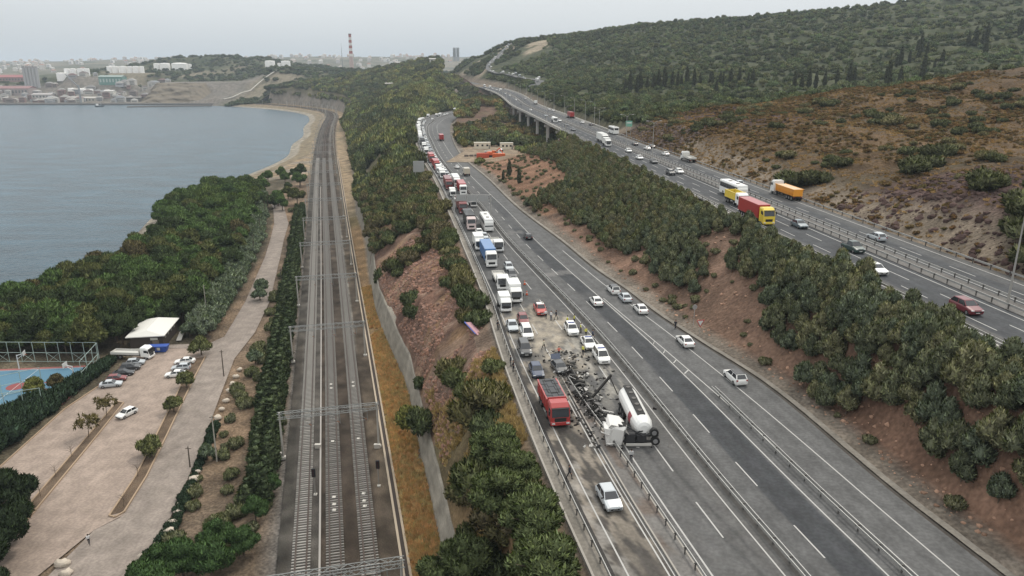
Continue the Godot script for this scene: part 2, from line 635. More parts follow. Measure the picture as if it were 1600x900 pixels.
	func mesh(colored := false) -> ArrayMesh:
		var arr := []
		arr.resize(Mesh.ARRAY_MAX)
		arr[Mesh.ARRAY_VERTEX] = v
		arr[Mesh.ARRAY_NORMAL] = n
		if colored:
			arr[Mesh.ARRAY_COLOR] = c
		var m := ArrayMesh.new()
		if v.size():
			m.add_surface_from_arrays(Mesh.PRIMITIVE_TRIANGLES, arr)
		return m


func boxm(size: Vector3, ch := 0.0, at := Vector3.ZERO) -> ArrayMesh:
	var b := MB.new()
	b.box(at, size, ch)
	return b.mesh()


func tubem(a: Vector3, b_: Vector3, ra: float, rb: float, seg := 10) -> ArrayMesh:
	var b := MB.new()
	b.tube(a, b_, ra, rb, seg)
	return b.mesh()


# ---------------------------------------------------------------- plants
func rnd_dir() -> Vector3:
	var z := rng.randf_range(-1.0, 1.0)
	var t := rng.randf() * TAU
	var r := sqrt(1.0 - z * z)
	return Vector3(r * cos(t), z, r * sin(t))


# lobes: [centre, radius vector]; n sprigs of two crossing blades each over the lobes' shells, and a ragged core
func crown(lobes: Array, n: int, sprig: float, up: float, seed_: int, core := 0.78, vary := 0.6) -> ArrayMesh:
	rng.seed = seed_
	var b := MB.new()
	var weights := []
	var total := 0.0
	for l in lobes:
		total += l[1].x * l[1].y
		weights.append(total)
	var made := 0
	var tries := 0
	while made < n and tries < n * 6:
		tries += 1
		var w := rng.randf() * total
		var k := 0
		while k < lobes.size() - 1 and weights[k] < w:
			k += 1
		var d := rnd_dir()
		if d.y < -0.75:
			continue
		var ce: Vector3 = lobes[k][0]
		var ra: Vector3 = lobes[k][1]
		var p := ce + d * ra * rng.randf_range(0.72, 1.06)
		var hidden := false
		for j in lobes.size():
			if j != k and ((p - lobes[j][0]) / lobes[j][1]).length() < 0.72:
				hidden = true
		if hidden:
			continue
		made += 1
		var o := (d / ra).normalized()
		var lean := (o * (1.0 - up) + Vector3.UP * up + rnd_dir() * 0.55).normalized()
		var side := lean.cross(rnd_dir()).normalized()
		var size := sprig * rng.randf_range(0.65, 1.35)
		var g := 1.0 - vary + vary * 2.0 * rng.randf() * rng.randf()
		b.col = Color(g, g * rng.randf_range(0.95, 1.05), g * rng.randf_range(0.8, 1.1)) * 0.7
		var tip := p + lean * size
		for t in 2:
			var a := p - side * size * 0.3 - lean * size * 0.5
			var e := p + side * size * 0.3 - lean * size * 0.5
			var at := b.v.size()
			b.out(a, tip, e, p - o)
			var nn := (o * 0.5 + Vector3.UP * 0.5 + rnd_dir() * 0.55).normalized()
			if nn.dot(b.n[at]) < 0.05:
				nn = (nn + b.n[at] * (0.2 - nn.dot(b.n[at]))).normalized()
			for i in 3:
				b.n[at + i] = nn
			side = lean.cross(side)
	if core > 0.0:
		for l in lobes:
			var g := rng.randf_range(0.5, 0.62)
			b.col = Color(g, g, g) * 0.95
			var at := b.v.size()
			b.dome(l[0], l[1] * core, 8, 5)
			for i in range(at, b.v.size()):
				var q: Vector3 = b.v[i]
				b.v[i] = l[0] + (q - l[0]) * (1.0 + 0.3 * fine.get_noise_3d(q.x * 9.0, q.y * 9.0, q.z * 9.0 + seed_))
	return b.mesh(true)


func trunk(h: float, r: float, limbs: int, spread: float, seed_: int) -> ArrayMesh:
	rng.seed = seed_
	var b := MB.new()
	var bend := Vector3(rng.randf_range(-0.1, 0.1), 0, rng.randf_range(-0.1, 0.1)) * h
	var mid := Vector3(0, h * 0.5, 0) + bend * 0.4
	b.tube(Vector3(0, -0.5, 0), mid, r * 1.15, r * 0.8, 7)
	b.tube(mid, Vector3(0, h, 0) + bend, r * 0.8, r * 0.45, 7)
	for i in limbs:
		var t := TAU * (i + rng.randf() * 0.6) / limbs
		var from := mid.lerp(Vector3(0, h, 0) + bend, rng.randf())
		b.tube(from, from + Vector3(cos(t), rng.randf_range(0.5, 1.0), sin(t)) * spread, r * 0.45, r * 0.12, 5)
	return b.mesh()


func leafy(key: String, r: float, g: float, b: float) -> StandardMaterial3D:
	# vertex colours of crowns average about 0.6, so the tint is raised by as much
	var m := vmat("foliage_" + key, Color(r, g, b) / 0.45, 0.85)
	m.metallic_specular = 0.2
	m.backlight_enabled = true
	m.backlight = Color(0.55, 0.6, 0.35)
	return m


var PLANT := {}  # kind -> [[crown mesh, trunk mesh], ...]


func plant_kinds() -> void:
	var bark := 0
	for k in 5:  # young pines of the bank: bushy, a little pointed
		rng.seed = 100 + k
		var l := []
		for i in 7:
			var t := TAU * i / 6.0 + rng.randf()
			var y := rng.randf_range(1.1, 2.3)
			l.append([Vector3(cos(t) * 0.85, y, sin(t) * 0.85) * (1.0 if i < 6 else 0.01), Vector3(1.0, 1.05, 1.0) * rng.randf_range(0.8, 1.1)])
		l[6] = [Vector3(0.1, 2.9, 0), Vector3(0.95, 1.25, 0.95)]
		PLANT.get_or_add("pine", []).append([crown(l, 1300, 0.30, 0.55, 110 + k, 0.74), trunk(1.6, 0.11, 3, 0.7, 120 + k)])
	for k in 5:  # broad wood trees
		rng.seed = 200 + k
		var l := []
		for i in 11:
			var t := TAU * i / 7.0 + rng.randf()
			var rr := rng.randf_range(1.4, 2.6) if i < 7 else rng.randf_range(0.2, 1.3)
			l.append([Vector3(cos(t) * rr, (rng.randf_range(3.6, 5.2) if i < 7 else rng.randf_range(5.6, 6.6)), sin(t) * rr), Vector3(1.6, 1.25, 1.6) * rng.randf_range(0.8, 1.15)])
		PLANT.get_or_add("broad", []).append([crown(l, 2400, 0.5, 0.35, 210 + k, 0.7), trunk(4.2, 0.24, 6, 2.2, 220 + k)])
	for k in 3:  # the same, fine leaved, for trees close to the eye
		rng.seed = 250 + k
		var l := []
		for i in 13:
			var t := TAU * i / 8.0 + rng.randf()
			var rr := rng.randf_range(1.5, 2.9) if i < 8 else rng.randf_range(0.2, 1.5)
			l.append([Vector3(cos(t) * rr, (rng.randf_range(3.2, 5.2) if i < 8 else rng.randf_range(5.4, 6.8)), sin(t) * rr), Vector3(1.6, 1.3, 1.6) * rng.randf_range(0.7, 1.15)])
		PLANT.get_or_add("feather", []).append([crown(l, 5200, 0.34, 0.45, 260 + k, 0.7), trunk(4.2, 0.22, 6, 2.2, 270 + k)])
	for k in 4:  # olives: rounder, silvery, open
		rng.seed = 300 + k
		var l := []
		for i in 8:
			var t := TAU * i / 6.0 + rng.randf()
			var rr := rng.randf_range(1.0, 1.6) if i < 6 else 0.3
			l.append([Vector3(cos(t) * rr, (rng.randf_range(2.0, 3.0) if i < 6 else 3.6), sin(t) * rr), Vector3(1.1, 1.0, 1.1) * rng.randf_range(0.8, 1.15)])
		PLANT.get_or_add("olive", []).append([crown(l, 1200, 0.40, 0.5, 310 + k, 0.68, 0.65), trunk(2.2, 0.17, 5, 1.3, 320 + k)])
	for k in 3:  # cypresses
		var l := []
		rng.seed = 400 + k
		for i in 6:
			l.append([Vector3(rng.randf_range(-0.15, 0.15), 0.9 + i * 1.05, rng.randf_range(-0.15, 0.15)), Vector3(1, 1.15, 1) * [0.85, 1.0, 0.95, 0.82, 0.62, 0.4][i]])
		PLANT.get_or_add("cypress", []).append([crown(l, 900, 0.36, 0.72, 410 + k, 0.76, 0.6), trunk(1.2, 0.12, 0, 0, 420 + k)])
	for k in 5:  # shrubs, wider than high
		rng.seed = 500 + k
		var l := []
		for i in 6:
			var t := TAU * i / 5.0 + rng.randf()
			var rr := rng.randf_range(0.5, 1.0) if i < 5 else 0.1
			l.append([Vector3(cos(t) * rr, rng.randf_range(0.5, 0.95), sin(t) * rr), Vector3(0.75, 0.7, 0.75) * rng.randf_range(0.75, 1.2)])
		PLANT.get_or_add("shrub", []).append([crown(l, 800, 0.27, 0.5, 510 + k, 0.7, 0.65), trunk(0.6, 0.07, 4, 0.5, 520 + k)])
	for k in 3:  # thin young trees of the car park: few leaves, limbs showing
		rng.seed = 600 + k
		var l := []
		for i in 7:
			var t := TAU * i / 6.0 + rng.randf()
			l.append([Vector3(cos(t) * 1.0, rng.randf_range(2.2, 3.2), sin(t) * 1.0), Vector3(0.7, 0.5, 0.7) * rng.randf_range(0.7, 1.2)])
		PLANT.get_or_add("sapling", []).append([crown(l, 260, 0.34, 0.1, 610 + k, 0.0, 0.4), trunk(2.2, 0.06, 9, 1.1, 620 + k)])
	for k in 4:  # far clumps, cheap
		rng.seed = 700 + k
		var l := []
		for i in 4:
			l.append([Vector3(rng.randf_range(-1.2, 1.2), rng.randf_range(0.9, 2.1), rng.randf_range(-1.2, 1.2)), Vector3(1.5, 1.3, 1.5) * rng.randf_range(0.7, 1.1)])
		PLANT.get_or_add("clump", []).append([crown(l, 220, 0.7, 0.5, 710 + k, 0.76, 0.6), null])
	for k in 2:
		rng.seed = 750 + k
		PLANT.get_or_add("stems", []).append([null, trunk(2.4, 0.05, 14, 1.1, 760 + k)])


func plant(kind: String, called: String, label: String, category: String, group: String, x: float, s: float, size: Vector3, leaf: Material, h := 1e9) -> Node3D:
	var y := (ground(x, s) if h > 1e8 else h) - 0.05
	var pick: Array = PLANT[kind][rng.randi() % PLANT[kind].size()]
	var o := thing(called, label, category, Vector3(x, y, -s), rng.randf() * TAU, group)
	if pick[0]:
		var c := part(o, "crown", pick[0], leaf)
		c.scale = size
	if pick[1]:
		var t := part(o, "trunk", pick[1], mat("bark", Color(0.10, 0.075, 0.055), 0.95))
		t.scale = size
	return o


func scatter(called: String, kind: String, spots: Array, leaf: Material) -> void:
	# spots: [x, y, z, size, height, tint]; what nobody could count, one object for each mesh
	for v in PLANT[kind].size():
		var list := []
		for i in range(v, spots.size(), PLANT[kind].size()):
			list.append(spots[i])
		if list.is_empty():
			continue
		var mm := MultiMesh.new()
		mm.transform_format = MultiMesh.TRANSFORM_3D
		mm.use_colors = true
		mm.mesh = PLANT[kind][v][0]
		mm.instance_count = list.size()
		for i in list.size():
			var e: Array = list[i]
			var b := Basis(Vector3.UP, rng.randf() * TAU).scaled(Vector3(e[3], e[4], e[3]))
			mm.set_instance_transform(i, Transform3D(b, Vector3(e[0], e[1], e[2])))
			mm.set_instance_color(i, e[5])
		var o := MultiMeshInstance3D.new()
		o.name = numbered(called)
		o.multimesh = mm
		o.material_override = leaf
		add_child(o)
		o.set_meta("kind", "stuff")
		o.set_meta("label", called.replace("_", " ") + " covering the slopes")


func tint(lo := 0.6, hi := 1.15) -> Color:
	var g := rng.randf_range(lo, hi)
	return Color(g * rng.randf_range(0.9, 1.2), g, g * rng.randf_range(0.8, 1.1))


# ---------------------------------------------------------------- ribbons along the lines
func ribbon(line: String, o0: Callable, o1: Callable, s0: float, s1: float, step: float, nu: int, h: Callable, colour: Callable) -> ArrayMesh:
	var v := PackedVector3Array()
	var c := PackedColorArray()
	var n := 0
	var s := s0
	while true:
		s = minf(s, s1)
		var b := cv(line, s)
		var a0: float = o0.call(s)
		var a1: float = o1.call(s)
		for i in nu + 1:
			var u := float(i) / nu
			var off := lerpf(a0, a1, u)
			v.append(Vector3(b + off, h.call(s), -s))
			c.append(colour.call(off, s, b + off))
		n += 1
		if s >= s1:
			break
		s += step * maxf(1.0, s / 160.0)
	return grid_mesh(v, c, nu + 1, n)


func fixed(x: float) -> Callable:
	return func(_s: float) -> float: return x


func paint(root: Node3D, line: String, off: Callable, wide: float, s0: float, s1: float, h: Callable, step := 3.0) -> void:
	var m := ribbon(line, func(s: float) -> float: return off.call(s) - wide / 2.0, func(s: float) -> float: return off.call(s) + wide / 2.0, s0, s1, step, 1, h, func(_o: float, _s: float, _x: float) -> Color: return Color.WHITE)
	part(root, "edge_line", m, mat("road_paint", Color(0.38, 0.375, 0.36), 0.7))


func dashes(root: Node3D, line: String, off: Callable, s0: float, s1: float, on: float, gap: float, h: Callable) -> void:
	var far := MB.new()
	var s := s0
	while s < s1:
		var b := MB.new() if s < 330.0 else far
		var w := 0.08
		var x0: float = cv(line, s) + off.call(s)
		var x1: float = cv(line, s + on) + off.call(s + on)
		var y: float = h.call(s)
		b.tri(Vector3(x0 - w, y, -s), Vector3(x1 - w, y, -s - on), Vector3(x1 + w, y, -s - on))
		b.tri(Vector3(x0 - w, y, -s), Vector3(x1 + w, y, -s - on), Vector3(x0 + w, y, -s))
		if s < 330.0:
			part(root, "lane_dash", b.mesh(), mat("road_paint"))
		s += on + gap
	if far.v.size():
		part(root, "far_lane_dashes", far.mesh(), mat("road_paint")).set_meta("kind", "stuff")


func grey(g: float, warm := 0.0) -> Color:
	return Color(g * (1.0 + warm), g, g * (1.0 - warm)) * 1.45


func lane_wear(off: float, s: float, x: float, base: Color, centre: float) -> Color:
	var q := noise.get_noise_2d(x * 2.0, s * 0.25)
	var f := fine.get_noise_2d(x * 3.0, s * 0.6)
	var track := 0.10 * cos((off - centre) * TAU / 1.75)
	return base * (1.0 + 0.13 * q + 0.08 * f + 0.6 * track)


func lower_exit_r(s: float) -> float:  # the exit lane's outer line, off A
	return lerpf(6.7, 6.7, s)


func g_off(s: float) -> float:  # guardrail line measured from A
	return cv("G", s) - cv("A", s)


func lower_highway() -> void:
	var low := func(_s: float) -> float: return LOW
	var root := structure_root("lower_highway")
	# approaching carriageway
	var left_col := func(off: float, s: float, x: float) -> Color:
		var g := g_off(s)
		var c := grey(0.155, 0.015)
		if s < 100.0 and off < 7.2:
			c = grey(0.115, 0.06)
		elif s > 128.0:
			c = grey(0.15 + 0.03 * smoothstep(200.0, 320.0, s))
		c = lane_wear(off, s, x, c, 4.9)
		# sand and foam spread over the spill
		var d := Vector2((off - 8.5) / 7.0, (s - 117.0) / 21.0).length()
		var sw := fine.get_noise_2d(x * 4.6 + 3.0 * noise.get_noise_2d(x * 5.0, s * 3.0), s * 2.4)
		var sand := smoothstep(1.1, 0.3, d + 0.6 * noise.get_noise_2d(x * 4.0 + 40.0, s * 2.2) - 0.35 * sw)
		c = mixc(c, Color(0.60, 0.53, 0.43) * 1.2, sand * (0.78 + 0.8 * sw))
		# pale foam streaks run on down between the debris and the tank
		if off > 9.5 and s < 116.0:
			var run := fine.get_noise_2d((off - 0.12 * s) * 7.0, s * 0.9)
			c = mixc(c, Color(0.56, 0.53, 0.47) * 1.15, 0.85 * smoothstep(0.04, 0.24, run) * smoothstep(84.0, 96.0, s) * smoothstep(17.5, 14.0, off))
		# brown wet run down the exit lane, with pale swirls
		if s < 104.0 and off < 7.0:
			var mud := smoothstep(0.0, 0.22, fine.get_noise_2d((off + 0.6 * noise.get_noise_2d(x * 4.0, s * 2.0)) * 6.0, s * 1.3) + 0.2 * noise.get_noise_2d(x * 3.0, s)) * smoothstep(50.0, 64.0, s)
			c = mixc(c, grey(0.075, 0.16), 0.4)
			c = mixc(c, Color(0.44, 0.385, 0.32) * 1.2, 0.85 * mud)
			if off < 4.0 and s < 74.0:
				c = mixc(c, Color(0.5, 0.47, 0.43) * 1.4, 0.55 * smoothstep(-0.1, 0.2, sw))
		# dark skids curving away from the wreck
		if off > 8.0 and s < 84.0:
			var curve := 12.4 + 0.0028 * pow(84.0 - s, 2.0)
			for e in [0.0, 1.5]:
				c = mixc(c, grey(0.075), 0.55 * smoothstep(0.35, 0.1, absf(off - curve - e)))
			c = mixc(c, grey(0.20), 0.3 * smoothstep(2.2, 0.5, absf(off - curve + 1.2)))
		if off > g - 2.3 and s < 130.0:
			c = mixc(c, grey(0.19, 0.03), 0.4)
		# soot under the burnt truck
		var bd := absf(off - 9.0 - (101.0 - s) * -0.02)
		c = mixc(c, grey(0.035), 0.85 * smoothstep(2.6, 0.6, bd + 1.2 * absf(sw)) * smoothstep(106.0, 101.0, s) * smoothstep(76.0, 83.0, s))
		return c
	part(root, "asphalt", ribbon("A", fixed(1.2), func(s: float) -> float: return g_off(s) - 0.3, 20.0, 190.0, 0.55, 52, low, left_col), road_material())
	part(root, "asphalt", ribbon("A", fixed(1.2), func(s: float) -> float: return g_off(s) - 0.3, 190.0, 884.0, 3.0, 12, low, left_col), road_material())
	# leaving carriageway: grey lane, dark resurfaced lane, merging ramp
	var right_col := func(off: float, s: float, x: float) -> Color:
		var c := lane_wear(off, s, x, grey(0.165), 2.3)
		var edge := lerpf(7.6, 7.0, smoothstep(67.0, 140.0, s))
		var dark := smoothstep(3.6, 3.75, off) * smoothstep(edge, edge - 0.15, off) * smoothstep(330.0, 190.0, s)
		if s > 128.0 and s < 240.0:
			dark *= 1.0 - 0.5 * smoothstep(0.1, 0.2, noise.get_noise_2d(7.0, s * 2.0))
		c = mixc(c, lane_wear(off, s, x, Color(0.108, 0.113, 0.121) * 1.15, 5.6), dark)
		if off > edge + 0.2 and s < 140.0:
			c = lane_wear(off, s, x, grey(0.175), 12.0)
		if absf(s - 152.0 - 0.5 * off) < 1.6 and off < 7.0:
			c = mixc(c, grey(0.28, 0.03), 0.6)
		if absf(s - 194.0 - 0.5 * off) < 1.4 and off < 6.0:
			c = mixc(c, grey(0.26, 0.03), 0.5)
		return c
	var r_off := func(s: float) -> float: return cv("R", s) - cv("G", s) + 0.4
	part(root, "asphalt", ribbon("G", fixed(0.3), r_off, 20.0, 200.0, 1.0, 44, low, right_col), road_material())
	part(root, "asphalt", ribbon("G", fixed(0.3), r_off, 200.0, 884.0, 3.0, 10, low, right_col), road_material())
	# strip beneath the central guardrail
	part(root, "median_strip", ribbon("G", fixed(-0.35), fixed(0.35), 20.0, 884.0, 2.0, 2, func(_s: float) -> float: return LOW + 0.06, func(o: float, s: float, x: float) -> Color: return lane_wear(o, s, x, grey(0.13, 0.06), 0.0)), road_material())
	var l1 := func(_s: float) -> float: return LOW + 0.012
	# approaching side
	var w1 := func(s: float) -> float: return lerpf(3.1, 1.9, smoothstep(67.0, 160.0, s))
	paint(root, "A", w1, 0.16, 20.0, 880.0, l1)
	paint(root, "A", fixed(6.7), 0.16, 20.0, 97.0, l1)
	paint(root, "A", fixed(7.15), 0.10, 20.0, 92.0, l1)
	paint(root, "A", func(s: float) -> float: return lerpf(10.45, 9.2, smoothstep(80.0, 98.0, s)), 0.18, 20.0, 88.0, l1)
	paint(root, "A", func(s: float) -> float: return g_off(s) - lerpf(1.3, 0.9, smoothstep(60.0, 200.0, s)), 0.15, 20.0, 880.0, l1)
	dashes(root, "A", fixed(13.95), 24.0, 112.0, 6.0, 6.0, l1)
	dashes(root, "A", func(s: float) -> float: return lerpf(w1.call(s), g_off(s) - 1.0, 0.34), 104.0, 860.0, 5.0, 7.0, l1)
	dashes(root, "A", func(s: float) -> float: return lerpf(w1.call(s), g_off(s) - 1.0, 0.68), 118.0, 300.0, 5.0, 7.0, l1)
	# leaving side
	var edge := func(s: float) -> float: return lerpf(7.75, 7.1, smoothstep(67.0, 140.0, s))
	dashes(root, "G", fixed(3.65), 21.0, 800.0, 5.0, 7.0, l1)
	paint(root, "G", fixed(0.9), 0.12, 20.0, 880.0, l1)
	paint(root, "G", edge, 0.16, 20.0, 880.0, l1)
	paint(root, "G", func(s: float) -> float: return lerpf(10.3, 7.6, smoothstep(60.0, 138.0, s)), 0.16, 20.0, 136.0, l1)
	paint(root, "G", func(s: float) -> float: return lerpf(13.9, 11.0, smoothstep(67.0, 150.0, s)), 0.16, 20.0, 175.0, l1)
	# hatching on the nose between them
	for i in 9:
		var s := 99.0 + i * 4.0
		var x0: float = cv("G", s) + edge.call(s) + 0.2
		var x1: float = cv("G", s + 1.6) + lerpf(10.3, 7.6, smoothstep(60.0, 138.0, s)) - 0.15
		var b := MB.new()
		if x1 - x0 < 0.3:
			continue
		b.tri(Vector3(x0, LOW + 0.012, -s), Vector3(x0, LOW + 0.012, -s - 0.35), Vector3(x1, LOW + 0.012, -s - 1.6))
		b.tri(Vector3(x0, LOW + 0.012, -s), Vector3(x1, LOW + 0.012, -s - 1.6), Vector3(x1, LOW + 0.012, -s - 1.25))
		part(root, "hatch_bar", b.mesh(), mat("road_paint"))
	# raised median between the exit lane and the through lanes
	var med := func(o: float, s: float, x: float) -> Color:
		var c := lane_wear(o, s, x, grey(0.23, 0.05), 0.0)
		return mixc(c, Color(0.20, 0.13, 0.09) * 1.4, 0.5 * smoothstep(0.0, 0.3, fine.get_noise_2d(x * 2.0, s)))
	var nose := func(s: float) -> float: return lerpf(9.5, 8.0, smoothstep(70.0, 98.0, s))
	part(root, "raised_median", ribbon("A", fixed(7.5), nose, 20.0, 97.0, 1.0, 5, func(_s: float) -> float: return LOW + 0.12, med), road_material())
	for side in 2:
		var b := MB.new()
		var s := 20.0
		while s < 96.5:
			var o0: float = 7.5 if side == 0 else nose.call(s)
			var o1: float = 7.5 if side == 0 else nose.call(s + 3.0)
			b.bar(Vector3(cv("A", s) + o0, LOW + 0.06, -s), Vector3(cv("A", s + 3.0) + o1, LOW + 0.06, -s - 3.0), 0.16, 0.17)
			s += 3.0
		part(root, "kerb", b.mesh(), mat("kerb_concrete", Color(0.30, 0.28, 0.25), 0.9))
	# concrete edge and gutter at the left, drain at the right
	var conc := func(o: float, s: float, x: float) -> Color:
		var f := fine.get_noise_2d(x * 2.0, s)
		return Color(0.33, 0.302, 0.262) * 1.4 * (1.0 + 0.25 * f + 0.25 * noise.get_noise_2d(x * 3.0, s * 0.7))
	part(root, "concrete_edge", ribbon("A", fixed(-0.1), fixed(1.3), 20.0, 880.0, 1.6, 3, func(_s: float) -> float: return LOW + 0.16, conc), road_material())
	part(root, "gutter", ribbon("A", fixed(1.3), func(s: float) -> float: return 1.95 if s < 130.0 else 1.5, 20.0, 340.0, 1.6, 2, func(_s: float) -> float: return LOW + 0.005, func(o: float, s: float, x: float) -> Color: return lane_wear(o, s, x, grey(0.075, 0.05), 0.0)), road_material())
	var b2 := MB.new()
	var s2 := 20.0
	while s2 < 460.0:
		b2.bar(Vector3(cv("A", s2) - 0.05, LOW - 0.7, -s2), Vector3(cv("A", s2 + 4.0) - 0.05, LOW - 0.7, -s2 - 4.0), 0.22, 1.74)
		s2 += 4.0
	part(root, "retaining_edge", b2.mesh(), mat("kerb_concrete"))
	part(root, "drain", ribbon("R", fixed(0.4), fixed(0.9), 20.0, 500.0, 1.6, 2, func(_s: float) -> float: return LOW - 0.02, func(o: float, s: float, x: float) -> Color: return lane_wear(o, s, x, grey(0.10, 0.12), 0.0)), road_material())
	part(root, "drain_edge", ribbon("R", fixed(0.9), fixed(1.75), 20.0, 500.0, 1.4, 3, func(s: float) -> float: return LOW + 0.12 + 0.05 * fine.get_noise_2d(s * 3.0, 5.0), conc), road_material())


func guardrail(label: String, line: String, off: Callable, s0: float, s1: float, base: Callable, gap := 4.0, double := false) -> void:
	var o := thing("guardrail", label, "guardrail")
	var steel := mat("galvanised", Color(0.36, 0.36, 0.35), 0.55, 0.5)
	var post_m := boxm(Vector3(0.12, 0.8, 0.14))
	var bracket := boxm(Vector3(0.62 if double else 0.3, 0.07, 0.09))
	var rest := MB.new()
	for side in ([-1, 1] if double else [1]):
		var b := MB.new()
		var s := s0
		var e: float = 0.24 * side if double else 0.12
		while s < s1:
			var n := minf(s + gap, s1)
			var x0: float = cv(line, s) + off.call(s) + e
			var x1: float = cv(line, n) + off.call(n) + e
			var y0: float = base.call(s)
			var y1: float = base.call(n)
			b.bar(Vector3(x0, y0 + 0.72, -s), Vector3(x1, y1 + 0.72, -n), 0.07, 0.13)
			b.bar(Vector3(x0, y0 + 0.56, -s), Vector3(x1, y1 + 0.56, -n), 0.07, 0.11)
			b.bar(Vector3(x0 - 0.03 * side, y0 + 0.64, -s), Vector3(x1 - 0.03 * side, y1 + 0.64, -n), 0.03, 0.1)
			s = n
		part(o, "beam", b.mesh(), steel)
	var s := s0 + 1.0
	while s < s1:
		var at := Vector3(cv(line, s) + off.call(s), base.call(s) + 0.4, -s)
		if s < 150.0:
			var p := part(o, "post", post_m, mat("post_steel", Color(0.10, 0.095, 0.09), 0.7, 0.3), at)
			part(p, "bracket", bracket, mat("post_steel"), Vector3(0, 0.27, 0))
		else:
			rest.box(at, Vector3(0.12, 0.8, 0.14))
			rest.box(at + Vector3(0, 0.27, 0), Vector3(0.62 if double else 0.3, 0.07, 0.09))
		s += gap
	if rest.v.size():
		part(o, "far_posts", rest.mesh(), mat("post_steel")).set_meta("kind", "stuff")


func upper_highway() -> void:
	var h := func(s: float) -> float: return upper_h(s)
	var h1 := func(s: float) -> float: return upper_h(s) + 0.012
	var h2 := func(s: float) -> float: return upper_h(s) + 0.07
	var root := structure_root("upper_highway")
	var col := func(off: float, s: float, x: float) -> Color:
		var a := absf(off)
		var c := Color(0.105, 0.110, 0.118) * 1.35
		if off < -9.6 or off > 8.9:
			c = grey(0.155, 0.02)
		elif off > 6.6:
			c = mixc(c, grey(0.16), 0.6)
		return lane_wear(off, s, x, c, 0.9)
	for e in [[-12.4, -1.8], [1.8, 10.8]]:
		part(root, "asphalt", ribbon("M", fixed(e[0]), fixed(e[1]), 20.0, 320.0, 1.6, 22, h, col), road_material())
		part(root, "asphalt", ribbon("M", fixed(e[0]), fixed(e[1]), 320.0, 1480.0, 4.0, 8, h, col), road_material())
	part(root, "median_strip", ribbon("M", fixed(-1.8), fixed(1.8), 20.0, 1480.0, 2.0, 4, h2, func(o: float, s: float, x: float) -> Color: return lane_wear(o, s, x, grey(0.22, 0.05), 0.0)), road_material())
	for o in [-2.75, -11.4, 2.6, 9.0]:
		paint(root, "M", fixed(o), 0.17, 20.0, 1450.0, h1, 4.0)
	dashes(root, "M", fixed(-5.75), 66.0, 1100.0, 6.0, 7.0, h1)
	dashes(root, "M", fixed(-8.75), 70.0, 1100.0, 6.0, 7.0, h1)
	dashes(root, "M", fixed(5.5), 68.0, 1100.0, 6.0, 7.0, h1)
	guardrail("guardrail on the near side of the upper highway median", "M", fixed(-1.5), 30.0, 960.0, h, 3.0)
	guardrail("guardrail on the far side of the upper highway median", "M", fixed(1.6), 30.0, 960.0, h, 3.0)
	guardrail("guardrail along the outer shoulder of the upper highway under the brown hill", "M", fixed(10.6), 30.0, 420.0, h, 4.0)
	guardrail("guardrail along the upper highway shoulder above the pines", "M", fixed(-12.35), 30.0, 372.0, h, 4.0)
	# low parapet blocks showing through the pines
	var wall := thing("parapet", "broken line of low white parapet blocks above the pines", "parapet")
	var s := 66.0
	while s < 330.0:
		if fine.get_noise_2d(s, 77.0) > -0.12:
			part(wall, "block", boxm(Vector3(0.3, 0.55, 3.2), 0.04), mat("pale_concrete", Color(0.46, 0.44, 0.40), 0.9), Vector3(cv("M", s) - 12.95, upper_h(s) + 0.1, -s)).rotation.y = heading("M", s)
		s += 4.0
	viaduct()
	# the road full of trucks that climbs beyond the viaduct
	var tr := structure_root("climbing_road")
	var gh := func(s: float) -> float: return ground(cv("trucks_road", s), s) + 0.9
	part(tr, "asphalt", ribbon("trucks_road", fixed(-5.5), fixed(5.5), 845.0, 1470.0, 6.0, 4, gh, func(o: float, q: float, x: float) -> Color: return lane_wear(o, q, x, grey(0.19), 0.0)), road_material())


